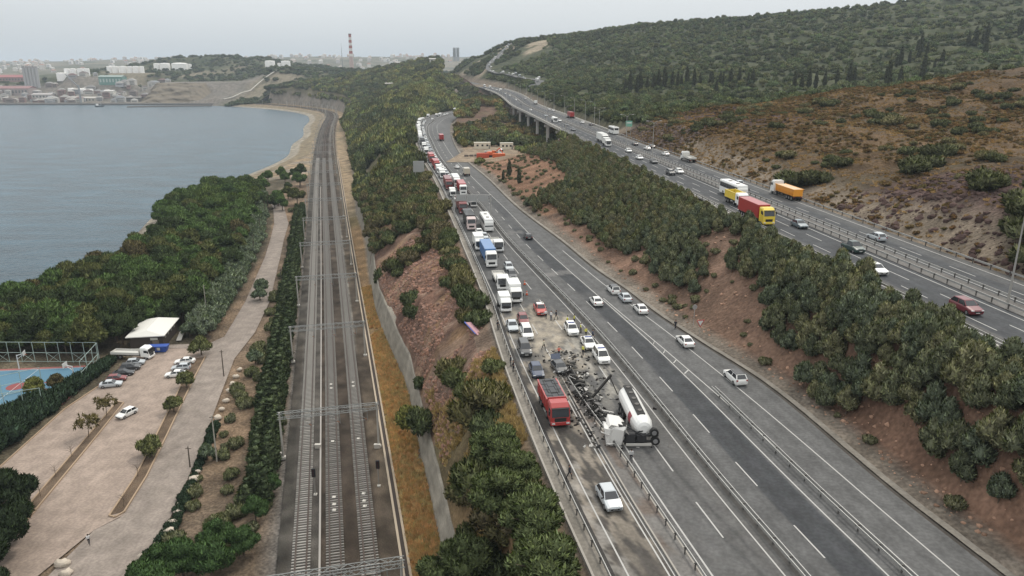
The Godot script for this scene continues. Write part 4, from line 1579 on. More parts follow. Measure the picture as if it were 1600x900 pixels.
		"bus":
			var b := MB.new()
			var ring := func(z: float, lo: float, hi: float, k: float) -> Array:
				return [Vector3(-k, lo, z), Vector3(k, lo, z), Vector3(k, hi - 0.3, z), Vector3(k * 0.9, hi, z), Vector3(-k * 0.9, hi, z), Vector3(-k, hi - 0.3, z)]
			b.loft([ring.call(-6.0, 0.5, 3.4, 1.2), ring.call(-5.9, 0.4, 3.5, 1.26), ring.call(5.6, 0.4, 3.5, 1.26), ring.call(6.0, 0.45, 2.6, 1.2)])
			part(o, "body", b.mesh(), paint_of("white"))
			for s in [-1.0, 1.0]:
				for i in 8:
					part(o, "side_window", boxm(Vector3(0.03, 1.1, 1.34), 0.0), glass(), Vector3(s * 1.262, 2.45, -5.0 + i * 1.4))
				part(o, "mirror", boxm(Vector3(0.2, 0.5, 0.2), 0.04), mat("trim_black"), Vector3(s * 1.45, 2.5, 5.9))
				part(o, "headlight", boxm(Vector3(0.4, 0.22, 0.1), 0.03), mat("lamp_glass"), Vector3(s * 0.85, 0.85, 6.0))
				for z in [3.6, -3.4]:
					wheel(o, Vector3(s * 1.1, 0.5, z), 0.5, 0.36)
			glass_quad(o, "windscreen", [Vector3(1.2, 1.45, 6.06), Vector3(-1.2, 1.45, 6.06), Vector3(-1.2, 3.25, 5.72), Vector3(1.2, 3.25, 5.72)], 0.04, Vector3(0, 2, 0))
			part(o, "rear_window", boxm(Vector3(1.9, 0.9, 0.03)), glass(), Vector3(0, 2.6, -6.0))
			for z in [2.6, -2.2]:
				part(o, "roof_hatch", boxm(Vector3(0.8, 0.12, 0.9), 0.04), mat("hatch", Color(0.10, 0.09, 0.08), 0.7), Vector3(0, 3.54, z))
	PROTO[kind] = o
	return o


func recolour(o: Node3D, colour: String) -> void:
	var c := colour.split(":")
	for ch in o.get_children():
		var n := String(ch.name).rstrip("0123456789_")
		if n in ["body", "cab", "roof"]:
			ch.material_override = paint_of("black" if n == "roof" and colour == "whiteblack" else ("white" if n == "roof" and colour == "firered" else c[0]))
		elif n in ["container", "cargo_box", "tipping_body", "tank"]:
			ch.material_override = paint_of(c[1] if c.size() > 1 else c[0])


func vehicle(kind: String, colour: String, line: String, off: float, s: float, dir: int, label: String, group := "", sway := 0.0) -> Node3D:
	var proto: Node3D = car(kind) if kind in ["sedan", "hatch", "suv", "van", "pickup"] else truck(kind)
	var called: String = {"sedan": "car", "hatch": "car", "suv": "car", "van": "van", "boxvan": "delivery_van", "pickup": "pickup_truck", "semi": "container_truck", "bulker": "trailer_truck", "lorry": "lorry", "flatbed": "flatbed_truck", "tanker": "tank_truck", "tipper": "tipper_truck", "coveredtipper": "tipper_truck", "bus": "coach"}[kind]
	var x := cv(line, s) + off
	var y := LOW
	if line == "M":
		y = upper_h(s)
	elif line == "trucks_road":
		y = ground(cv(line, s), s) + 0.9
	var o := dup(proto, called, label, called.replace("_", " ").replace("delivery ", ""), Vector3(x, y + 0.02, -s), heading(line, s) + (0.0 if dir > 0 else PI) + sway, group)
	recolour(o, colour)
	if colour == "white:police":
		var lb := part(o, "light_bar", boxm(Vector3(1.1, 0.12, 0.25), 0.03), mat("blue_lamp", Color(0.04, 0.07, 0.25), 0.25), Vector3(0, {"suv": 1.74, "sedan": 1.52, "van": 1.92}[kind], -0.3))
		lb.name = "light_bar"
	if colour == "firered":
		part(o, "beacon", boxm(Vector3(0.3, 0.2, 0.3), 0.05), mat("pale_concrete"), Vector3(0.4, 1.88, 0.1))
	return o


const TRAFFIC := [
	["hatch", "silver", "A", 5.0, 65.9, 1, "silver blue hatchback driving alone down the stained exit lane"],
	["hatch", "navy", "A", 4.1, 98.9, 1, "dark blue car stopped just behind the red tipper truck"],
	["van", "charcoal", "A", 3.7, 107.4, 1, "dark grey van standing among the stopped vehicles above the spill"],
	["van", "white", "A", 5.1, 114.6, 1, "small white van directly behind the dark grey van"],
	["hatch", "darkred", "A", 5.5, 121.7, 1, "dark red car beside the silver car in the stopped queue"],
	["sedan", "silver", "A", 3.2, 118.4, 1, "silver car at the verge beside the dark red car"],
	["boxvan", "white", "A", 3.2, 129.5, 1, "white delivery van behind the silver car by the verge"],
	["lorry", "white", "A", 5.8, 135.7, 1, "white lorry with a short cab beside the white delivery van"],
	["pickup", "firered", "A", 9.4, 127.4, 1, "red and white rescue pickup facing the spill with people at its bonnet"],
	["flatbed", "white", "A", 4.4, 145.4, 1, "white tractor lorry leading the blue container truck"],
	["hatch", "charcoal", "A", 7.6, 151.0, 1, "dark car in the gap beside the white tractor lorry"],
	["hatch", "silver", "A", 7.9, 157.3, 1, "silver car nose to tail behind the dark car in the gap"],
	["semi", "white:blue", "A", 4.3, 164.7, 1, "long truck with white cab and blue container"],
	["flatbed", "white", "A", 7.9, 177.4, 1, "white truck beside the blue container truck"],
	["lorry", "white", "A", 3.6, 178.0, 1, "white lorry behind the blue container by the verge"],
	["sedan", "white", "A", 5.6, 193.6, 1, "white car boxed in between lorry and bus"],
	["hatch", "silver", "A", 6.3, 188.1, 1, "pale silver car behind the white truck in the jam"],
	["bus", "white", "A", 8.6, 201.9, 1, "white roofed coach with dark windows beside the guardrail"],
	["semi", "pinkwhite:black", "A", 4.1, 204.5, 1, "pale pink cab truck with black tarpaulin load"],
	["semi", "darkred:darkred", "A", 4.2, 228.1, 1, "dark red truck behind the black tarpaulin load"],
	["boxvan", "white", "A", 8.7, 235.9, 1, "square white van ahead of the gantry beside the dark red truck"],
	["boxvan", "white", "A", 3.8, 256.0, 1, "white van under the near side of the sign gantry"],
	["sedan", "white", "A", 4.2, 248.1, 1, "white car following the van under the gantry"],
	["semi", "white:red", "A", 7.7, 263.0, 1, "truck with white front panel and red container before the gantry"],
	["semi", "white:white", "A", 7.1, 279.7, 1, "tall white box truck behind the red container truck"],
	["semi", "darkred:darkred", "A", 3.7, 274.9, 1, "dark red truck next to the tall white box truck"],
	["lorry", "white", "A", 3.7, 302.1, 1, "white lorry two places behind the grey board sign"],
	["lorry", "white", "A", 3.6, 315.7, 1, "white lorry one place behind the grey board sign"],
	["semi", "red:red", "A", 3.7, 330.6, 1, "red container truck lower of the pair by the grey board sign"],
	["semi", "red:red", "A", 3.8, 356.8, 1, "red container truck upper of the pair by the grey board sign"],
	["lorry", "white", "A", 3.5, 390.4, 1, "white lorry first above the red container trucks"],
	["lorry", "white", "A", 3.6, 416.4, 1, "white lorry second above the red container trucks"],
	["semi", "charcoal:charcoal", "A", 3.5, 442.0, 1, "dark truck among white lorries at the start of the bend"],
	["lorry", "white", "A", 3.2, 498.9, 1, "white lorry lowest of three at the tightest part of the bend"],
	["lorry", "white", "A", 3.4, 530.2, 1, "white lorry middle of three at the tightest part of the bend"],
	["lorry", "white", "A", 4.1, 571.9, 1, "white lorry topmost of three at the tightest part of the bend"],
	["sedan", "charcoal", "A", 17.8, 503.8, -1, "dark car ahead of the red truck climbing to the bend"],
	["semi", "red:red", "A", 16.1, 466.6, -1, "red truck driving away alone round the lower bend"],
	["sedan", "white", "A", 13.1, 330.6, -1, "white car driving away past the works yard"],
	["lorry", "beige", "A", 14.3, 307.8, -1, "beige lorry driving away below the works yard"],
	["hatch", "black", "A", 17.7, 188.1, -1, "black car driving away below the gantry on the clear carriageway"],
	["sedan", "white", "A", 20.8, 132.3, -1, "white car driving away in the middle of the clear carriageway"],
	["suv", "whiteblack", "A", 26.1, 139.8, -1, "white car with dark roof first of those parked on the shoulder"],
	["sedan", "silver", "A", 26.9, 134.7, -1, "silver car parked second on the shoulder by the red bank"],
	["sedan", "white", "A", 27.8, 127.7, -1, "white car parked third on the shoulder by the red bank"],
	["sedan", "white", "A", 30.1, 111.1, -1, "white saloon parked on the shoulder beside the triangular sign"],
	["suv", "whiteblack", "A", 31.9, 96.6, -1, "white crossover with black roof parked last on the shoulder"],
	["suv", "white:police", "A", 12.9, 116.5, 1, "white emergency car parked first along the guardrail by the spill"],
	["sedan", "white:police", "A", 14.3, 110.2, 1, "white emergency saloon parked between two others along the guardrail"],
	["van", "white:police", "A", 14.9, 104.3, 1, "white emergency van parked last along the guardrail"],
	["suv", "maroon", "M", -7.6, 90.2, 1, "dark red car driving on the upper highway nearest the tall lamp"],
	["sedan", "white", "M", -8.4, 109.2, 1, "white saloon behind the red car on the upper highway"],
	["pickup", "darkgreen", "M", -4.3, 123.3, 1, "dark green pickup beside the median of the upper highway"],
	["sedan", "bluegrey", "M", -4.2, 143.1, 1, "blue grey saloon ahead of the yellow cab truck"],
	["semi", "yellow:red", "M", -9.8, 150.5, 1, "truck with yellow cab and red container half behind the pines"],
	["tipper", "white:yellow", "M", -6.6, 169.0, 1, "white cab tipper with worn yellow body beside the coach"],
	["bus", "white", "M", -3.2, 179.8, 1, "white coach with black sides beside the yellow tipper"],
	["bulker", "white:orange", "M", 9.4, 178.8, -1, "white cab truck pulling an orange tipping trailer away"],
	["hatch", "silver", "M", 4.6, 131.7, -1, "silver hatchback driving away alone on the upper highway"],
	["hatch", "silver", "M", 5.0, 197.4, -1, "pale silver car driving away beside the coach"],
	["flatbed", "white", "M", 9.4, 251.9, -1, "white flatbed lorry driving away under the rock cutting"],
	["sedan", "white", "M", 6.8, 269.2, -1, "white car driving away behind the flatbed lorry"],
	["sedan", "white", "M", 5.6, 289.1, -1, "white car driving away beside a dark car near the median lamp"],
	["sedan", "charcoal", "M", 9.4, 296.4, -1, "dark car driving away just past the white one near the median lamp"],
	["sedan", "charcoal", "M", 5.3, 306.6, -1, "dark car driving away alone below the white coach"],
	["hatch", "white", "M", -3.9, 279.9, 1, "white hatchback coming down first below the pair of white trucks"],
	["sedan", "white", "M", -5.7, 257.4, 1, "white car coming down second below the pair of white trucks"],
	["sedan", "black", "M", -3.9, 246.5, 1, "black car coming down beside the median barrier"],
	["suv", "black", "M", -6.7, 218.7, 1, "black car coming down next to a white hatchback"],
	["hatch", "white", "M", -3.2, 221.5, 1, "white hatchback coming down next to a black car"],
	["bus", "white", "M", 9.4, 362.9, -1, "white coach driving away beneath the double armed lamps"],
	["semi", "white:white", "M", -5.1, 320.5, 1, "white truck first of the pair behind the bushy knoll"],
	["lorry", "white", "M", -6.8, 304.0, 1, "white lorry leading the pair behind the bushy knoll"],
	["tanker", "white", "M", -7.2, 443.5, 1, "white tank truck crossing the viaduct"],
	["hatch", "silver", "M", -4.6, 498.5, 1, "silver car behind the tank truck on the viaduct"],
	["sedan", "white", "M", -3.2, 449.0, 1, "white car beside the tank truck on the viaduct"],
	["sedan", "charcoal", "M", -5.1, 413.0, 1, "dark car ahead of the tank truck on the viaduct"],
	["sedan", "charcoal", "M", -6.6, 382.2, 1, "dark car last before the near end of the viaduct"],
	["sedan", "white", "M", -6.2, 568.8, 1, "white car alone on the viaduct behind the silver car"],
	["hatch", "charcoal", "M", 7.9, 485.2, -1, "dark car by the viaduct median behind the red lorry"],
	["semi", "red:red", "M", 9.4, 485.2, -1, "red container truck driving away past the lamp row"],
	["sedan", "white", "M", 7.4, 432.9, -1, "white car following the red container truck"],
	["sedan", "charcoal", "M", 9.2, 417.8, -1, "dark car following the red container truck"],
	["sedan", "white", "M", 9.4, 560.0, -1, "white car ahead of the red container truck"],
	["sedan", "white", "M", 9.4, 577.8, -1, "white car far ahead on the viaduct going away"],
	["lorry", "white", "M", 9.4, 662.8, -1, "white lorry driving away over the viaduct"],
	["sedan", "silver", "M", 9.4, 671.8, -1, "silver car far up the viaduct beside the white lorry"],
	["sedan", "charcoal", "M", -3.2, 662.8, 1, "dark car far up the viaduct coming down"],
	["sedan", "white", "M", 7.5, 733.2, -1, "white car near the far end of the viaduct"],
]
const QUEUE := [
	["lorry", "white", "A", 3.8, 687.3, 1, 1],
	["sedan", "white", "A", 10.3, 660.7, 1, 1],
	["boxvan", "white", "A", 9.0, 706.2, 1, 1],
	["lorry", "white", "A", 12.3, 706.2, 1, 1],
	["sedan", "white", "A", 13.3, 726.2, 1, 1],
	["sedan", "white", "A", 13.6, 736.6, 1, 1],
	["lorry", "white", "A", 5.0, 799.5, 1, 1],
	["sedan", "white", "A", 10.4, 793.4, 1, 1],
	["boxvan", "white", "A", 8.4, 818.6, 1, 1],
	["sedan", "white", "A", 7.6, 831.8, 1, 1],
	["sedan", "white", "M", -3.2, 716.3, 1, 2],
	["lorry", "white", "M", -3.2, 868.6, 1, 2],
	["lorry", "white", "M", -3.2, 956.1, 1, 2],
	["boxvan", "white", "M", -3.2, 1000.0, 1, 2],
	["lorry", "white", "M", -3.2, 1000.0, 1, 2],
	["sedan", "white", "M", -3.2, 1000.0, 1, 2],
	["sedan", "white", "M", -3.2, 1000.0, 1, 2],
	["sedan", "white", "M", -3.2, 937.4, 1, 2],
	["sedan", "white", "M", -3.2, 956.1, 1, 2],
	["sedan", "white", "M", -4.1, 812.8, 1, 2],
	["hatch", "white", "M", -4.1, 868.6, 1, 2],
	["sedan", "white", "M", -3.2, 778.8, 1, 2],
	["sedan", "white", "M", -3.2, 994.2, 1, 2],
	["sedan", "white", "M", -3.4, 901.5, 1, 2],
	["sedan", "white", "A", 6.6, 292.9, 1, 0],
	["sedan", "white", "A", 6.6, 300.3, 1, 0],
	["sedan", "silver", "A", 6.5, 313.2, 1, 0],
	["hatch", "white", "A", 6.5, 322.1, 1, 0],
	["sedan", "white", "A", 6.5, 333.3, 1, 0],
	["sedan", "white", "A", 6.5, 343.3, 1, 0],
	["hatch", "silver", "A", 6.6, 350.8, 1, 0],
	["sedan", "silver", "A", 6.6, 360.3, 1, 0],
	["hatch", "white", "A", 6.6, 372.0, 1, 0],
	["sedan", "white", "A", 6.6, 381.1, 1, 0],
	["hatch", "charcoal", "A", 6.6, 393.4, 1, 0],
	["sedan", "silver", "A", 6.6, 402.3, 1, 0],
	["hatch", "charcoal", "A", 6.6, 410.8, 1, 0],
	["sedan", "silver", "A", 6.6, 421.7, 1, 0],
	["sedan", "silver", "A", 6.6, 431.0, 1, 0],
	["hatch", "white", "A", 6.6, 440.2, 1, 0],
	["hatch", "silver", "A", 6.6, 452.1, 1, 0],
	["hatch", "silver", "A", 6.6, 460.6, 1, 0],
	["hatch", "white", "A", 6.6, 471.7, 1, 0],
	["sedan", "white", "A", 6.6, 481.1, 1, 0],
	["sedan", "charcoal", "A", 6.6, 491.3, 1, 0],
	["sedan", "silver", "A", 6.6, 500.4, 1, 0],
	["sedan", "white", "A", 6.6, 511.1, 1, 0],
	["sedan", "white", "A", 6.6, 520.5, 1, 0],
	["hatch", "silver", "A", 6.6, 531.8, 1, 0],
	["sedan", "white", "A", 6.6, 543.6, 1, 0],
	["hatch", "silver", "A", 6.6, 550.1, 1, 0],
	["sedan", "white", "A", 6.6, 563.1, 1, 0],
	["sedan", "charcoal", "A", 6.6, 572.7, 1, 0],
	["sedan", "charcoal", "A", 6.6, 580.8, 1, 0],
	["sedan", "white", "A", 6.6, 591.0, 1, 0],
	["sedan", "white", "A", 6.6, 601.3, 1, 0],
	["sedan", "white", "A", 6.6, 611.8, 1, 0],
	["sedan", "silver", "A", 6.6, 624.0, 1, 0],
	["sedan", "white", "A", 6.6, 633.9, 1, 0],
	["lorry", "white", "A", 3.2, 446, 1, 1],
	["boxvan", "white", "A", 3.2, 458, 1, 1],
	["lorry", "white", "A", 3.2, 470, 1, 1],
	["semi", "white", "A", 3.2, 482, 1, 1],
	["boxvan", "white", "A", 3.2, 516, 1, 1],
	["semi", "white", "A", 3.2, 545, 1, 1],
	["lorry", "white", "A", 3.2, 588, 1, 1],
	["boxvan", "white", "A", 3.2, 602, 1, 1],
	["semi", "white", "A", 3.2, 616, 1, 1],
	["lorry", "white", "A", 3.2, 634, 1, 1],
	["boxvan", "white", "A", 3.2, 650, 1, 1],
]


func traffic() -> void:
	for e in TRAFFIC:
		vehicle(e[0], e[1], e[2], e[3], e[4], e[5], e[6])
	var gl := ["small pale car in the inner lane of the jam on the lower highway bend", "white vehicle at the tail of the jam where the lower highway bends out of sight", "small pale vehicle far off in the dense traffic beyond the viaduct"]
	var gg := ["cars in the inner lane of the jam", "vehicles at the tail of the jam", "far vehicles beyond the viaduct"]
	for e in QUEUE:
		vehicle(e[0], e[1], e[2], e[3], e[4], e[5], gl[e[6]], gg[e[6]])
	rng.seed = 31
	for i in 26:
		var s := 868.0 + i * 22.0 + rng.randf() * 10.0
		var k: String = ["lorry", "boxvan", "sedan", "lorry", "sedan"][rng.randi() % 5]
		vehicle(k, "white" if rng.randf() < 0.85 else "silver", "trucks_road", [-3.2, 0.2, 3.4][rng.randi() % 3], s, 1, "white truck or car standing on the road that climbs beyond the viaduct", "vehicles on the climbing road")


func wreck() -> void:
	# the foreground truck and what burnt beside it
	var t := vehicle("coveredtipper", "red:red", "A", 3.9, 86.4, 1, "red tipper truck with grey tarpaulin standing in front of the burnt debris")
	t.position.y += 0.01
	# tanker trailer thrown across the lanes
	var tk := thing("tank_trailer", "white tank trailer with black walkway, jackknifed against its overturned tractor", "tank trailer", Vector3(15.3, LOW, -83.2))
	tk.rotation = Vector3(0.02, 0.07, 0.05)
	var b := MB.new()
	var zs := [[-5.0, 0.55], [-4.85, 0.85], [-4.45, 1.08], [-3.8, 1.2], [0.0, 1.22], [3.7, 1.25], [4.4, 1.1], [4.8, 0.85], [4.95, 0.5]]
	var rings := []
	for e in zs:
		var r := []
		for i in 18:
			r.append(Vector3(cos(TAU * i / 18) * e[1], 2.0 + sin(TAU * i / 18) * e[1], e[0]))
		rings.append(r)
	b.loft(rings)
	part(tk, "tank", b.mesh(), paint_of("white"))
	var w := part(tk, "walkway", boxm(Vector3(0.95, 0.2, 8.0), 0.03), mat("walkway", Color(0.03, 0.03, 0.03), 0.8), Vector3(0, 3.22, -0.45))
	for i in 5:
		part(w, "hatch", tubem(Vector3(0, 0.05, -3.2 + i * 1.6), Vector3(0, 0.24, -3.2 + i * 1.6), 0.32, 0.28, 12), mat("hatch_grey", Color(0.09, 0.085, 0.08), 0.6))
	var stripe := MB.new()
	for i in 4:
		var a0 := PI * (0.78 + 0.075 * i)
		var a1 := PI * (0.78 + 0.075 * (i + 1))
		stripe.quad(Vector3(cos(a0) * 1.245, 2.0 + sin(a0) * 1.245, 1.6), Vector3(cos(a0) * 1.265, 2.0 + sin(a0) * 1.265, 2.9), Vector3(cos(a1) * 1.265, 2.0 + sin(a1) * 1.265, 2.9), Vector3(cos(a1) * 1.245, 2.0 + sin(a1) * 1.245, 1.6), Vector3(0, 2, 2))
	part(tk, "red_panel", stripe.mesh(), mat("decal_red", Color(0.26, 0.06, 0.07), 0.5))
	var legs := MB.new()
	for s in [-0.7, 0.7]:
		legs.bar(Vector3(s, 1.1, -3.0), Vector3(s, 0.1, -3.0), 0.2)
		legs.bar(Vector3(s, 0.95, -4.6), Vector3(s, 0.95, 4.6), 0.2)
	part(tk, "frame", legs.mesh(), mat("chassis"))
	for z in [-4.1, -2.9, -1.7]:
		for s in [-1.0, 1.0]:
			wheel(tk, Vector3(s * 0.95, 0.5, z), 0.5, 0.4)
	# tractor on its side: cab to the west, wheels to the sky side
	var tr := thing("overturned_tractor", "white truck tractor lying on its side across the lanes below the tank", "truck", Vector3(14.2, LOW + 0.1, -78.2))
	var cb := MB.new()
	cb.box(Vector3(-1.9, 1.25, -0.7), Vector3(1.9, 2.4, 2.6), 0.22)
	cb.box(Vector3(-2.95, 1.1, -0.6), Vector3(0.4, 1.9, 2.3), 0.1)
	for i in cb.v.size():  # crumpled
		var q: Vector3 = cb.v[i]
		cb.v[i] = q + Vector3(fine.get_noise_3d(q.x * 9.0, q.y * 9.0, q.z * 9.0), fine.get_noise_3d(q.y * 9.0 + 30.0, q.x * 9.0, q.z * 9.0) - 0.12, fine.get_noise_3d(q.z * 9.0, q.y * 9.0 + 60.0, q.x * 9.0)) * 0.75
	part(tr, "cab", cb.mesh(), mat("dented_white", Color(0.56, 0.55, 0.53), 0.55))
	for e in [[-2.3, 2.3, 0.4, 0.9], [-0.9, 1.9, 0.5, -0.7], [-3.3, 1.6, 0.6, 0.4], [-0.6, 2.4, -0.9, 1.4], [-2.6, 0.5, 0.95, 0.2]]:
		part(tr, "torn_sheet", boxm(Vector3(1.1, 0.05, 0.7)), mat("burnt_grey", Color(0.14, 0.135, 0.13), 0.8) if e[0] > -1.0 else mat("dented_white"), Vector3(e[0], e[1], e[2])).rotation = Vector3(e[3], e[0], e[3] * 0.7)
	part(tr, "windscreen", boxm(Vector3(0.05, 1.5, 1.9), 0.01), glass(), Vector3(-3.17, 1.2, -0.6))
	part(tr, "side_window", boxm(Vector3(0.8, 0.04, 0.8), 0.01), glass(), Vector3(-2.0, 2.47, -1.2))
	part(tr, "torn_opening", boxm(Vector3(0.9, 0.08, 1.2), 0.02), mat("soot", Color(0.02, 0.019, 0.018), 0.95), Vector3(-1.3, 2.45, 0.0))
	var ch := MB.new()
	for y in [0.45, 1.2]:
		ch.box(Vector3(0.9, y, 0.3), Vector3(4.2, 0.25, 0.18), 0.02)
	ch.box(Vector3(1.0, 0.8, 0.0), Vector3(1.2, 1.0, 0.9), 0.08)
	ch.box(Vector3(-0.3, 0.9, 0.2), Vector3(1.1, 1.4, 1.0), 0.1)
	ch.bar(Vector3(0.2, 1.5, 0.3), Vector3(2.6, 1.7, -0.6), 0.14)
	ch.bar(Vector3(-0.6, 2.0, -0.3), Vector3(1.2, 1.2, 0.6), 0.12)
	part(tr, "chassis", ch.mesh(), mat("chassis"))
	part(tr, "side_skirt", boxm(Vector3(3.0, 0.34, 0.12), 0.04), mat("skirt", Color(0.42, 0.41, 0.38), 0.5), Vector3(0.6, 0.3, 0.95))
	for e in [[2.6, 0.62], [2.4, 1.7]]:
		var wb := MB.new()
		wb.tube(Vector3(0, 0, -0.22), Vector3(0, 0, 0.22), 0.52, 0.52, 16)
		var wl := part(tr, "wheel", wb.mesh(), mat("tyre"), Vector3(e[0], e[1], 0.55))
		part(wl, "rim", tubem(Vector3(0, 0, 0.2), Vector3(0, 0, 0.25), 0.3, 0.27, 12), mat("rim"))
	# burnt truck: a bent skeleton
	rng.seed = 77
	var bt := thing("burnt_truck", "burnt out truck reduced to a twisted black skeleton between tipper and tank", "truck wreck", Vector3(9.4, LOW, -91.5), 0.16)
	var soot := mat("soot")
	for s in [-0.5, 0.5]:
		var f := MB.new()
		var last := Vector3(s, 0.6, -8.0)
		for i in 8:
			var nx := last + Vector3(rng.randf_range(-0.25, 0.25), rng.randf_range(-0.12, 0.14), 1.9)
			f.bar(last, nx, 0.2)
			last = nx
		part(bt, "chassis_rail", f.mesh(), soot)
	for i in 20:
		var f := MB.new()
		var z := -8.0 + i * 0.78
		var a := Vector3(rng.randf_range(-1.5, 0.0), rng.randf_range(0.1, 0.8), z)
		var m := a + Vector3(rng.randf_range(0.5, 1.2), rng.randf_range(0.0, 1.1), rng.randf_range(-0.7, 0.7))
		f.bar(a, m, rng.randf_range(0.08, 0.22), 0.12)
		f.bar(m, m + Vector3(rng.randf_range(0.2, 0.9), rng.randf_range(-0.9, 0.2), rng.randf_range(-0.8, 0.8)), 0.14)
		part(bt, "twisted_beam", f.mesh(), soot if i % 4 else mat("burnt_grey", Color(0.14, 0.135, 0.13), 0.8))
	var boom := MB.new()
	boom.bar(Vector3(1.0, 0.7, 2.0), Vector3(4.2, 2.6, -0.4), 0.22, 0.3)
	boom.bar(Vector3(4.0, 2.4, -0.3), Vector3(4.6, 0.6, 1.6), 0.1)
	part(bt, "fallen_boom", boom.mesh(), soot)
	for i in 7:
		var f := MB.new()
		f.box(Vector3.ZERO, Vector3(rng.randf_range(0.7, 1.6), rng.randf_range(0.3, 0.7), rng.randf_range(0.6, 1.4)), 0.06, Basis.from_euler(Vector3(rng.randf(), rng.randf() * 6.0, rng.randf() * 0.7)))
		part(bt, "charred_block", f.mesh(), soot, Vector3(rng.randf_range(-1.2, 1.2), 0.5, rng.randf_range(-7.0, 7.0)))
	var sheet: Array = [mat("ash_white", Color(0.46, 0.45, 0.43), 0.8), mat("burnt_grey")]
	for i in 16:
		var f := MB.new()
		f.box(Vector3.ZERO, Vector3(rng.randf_range(0.5, 1.5), 0.05, rng.randf_range(0.3, 0.9)), 0.0, Basis.from_euler(Vector3(rng.randf_range(-0.8, 0.8), rng.randf() * 6.0, rng.randf_range(-0.7, 0.7))))
		part(bt, "torn_sheet", f.mesh(), sheet[i % 2], Vector3(rng.randf_range(-1.4, 1.6), rng.randf_range(0.35, 1.3), rng.randf_range(-5.5, 7.5)))
	# crushed car behind it
	var cr := dup(car("hatch"), "wrecked_car", "crushed dark car with open rear at the head of the burnt debris", "wrecked car", Vector3(7.0, LOW, -100.4), 0.25)
	recolour(cr, "charcoal")
	var lid := MB.new()
	lid.bar(Vector3(-0.8, 1.0, -1.9), Vector3(-0.6, 2.0, -2.6), 0.1)
	lid.box(Vector3(0, 1.7, -2.2), Vector3(1.4, 0.06, 1.0), 0.0, Basis(Vector3.RIGHT, 0.9))
	part(cr, "sprung_tailgate", lid.mesh(), paint_of("navy"))
	cr.scale = Vector3(1.0, 0.85, 0.9)
	# shards spread over the lanes
	var d := MB.new()
	for i in 420:
		var s := rng.randf_range(77.0, 108.0)
		var off := 9.2 - (101.0 - s) * -0.0 + rng.randfn(0.0, 1.7)
		var x := cv("A", s) + off
		if rng.randf() < 0.3:
			x += rng.randf_range(-2.0, 5.0)
		var g: float = [0.02, 0.03, 0.05, 0.14, 0.45][rng.randi() % 5]
		d.col = Color(g, g * 0.97, g * 0.92)
		d.box(Vector3(x, LOW + 0.07, -s), Vector3(rng.randf_range(0.08, 0.5), rng.randf_range(0.04, 0.22), rng.randf_range(0.08, 0.4)), 0.0, Basis.from_euler(Vector3(rng.randf() * 0.6, rng.randf() * 6.0, rng.randf() * 0.6)))
	var db := structure("debris", d.mesh(true), vmat("debris_mix", Color(1, 1, 1), 0.85))
	db.set_meta("kind", "stuff")


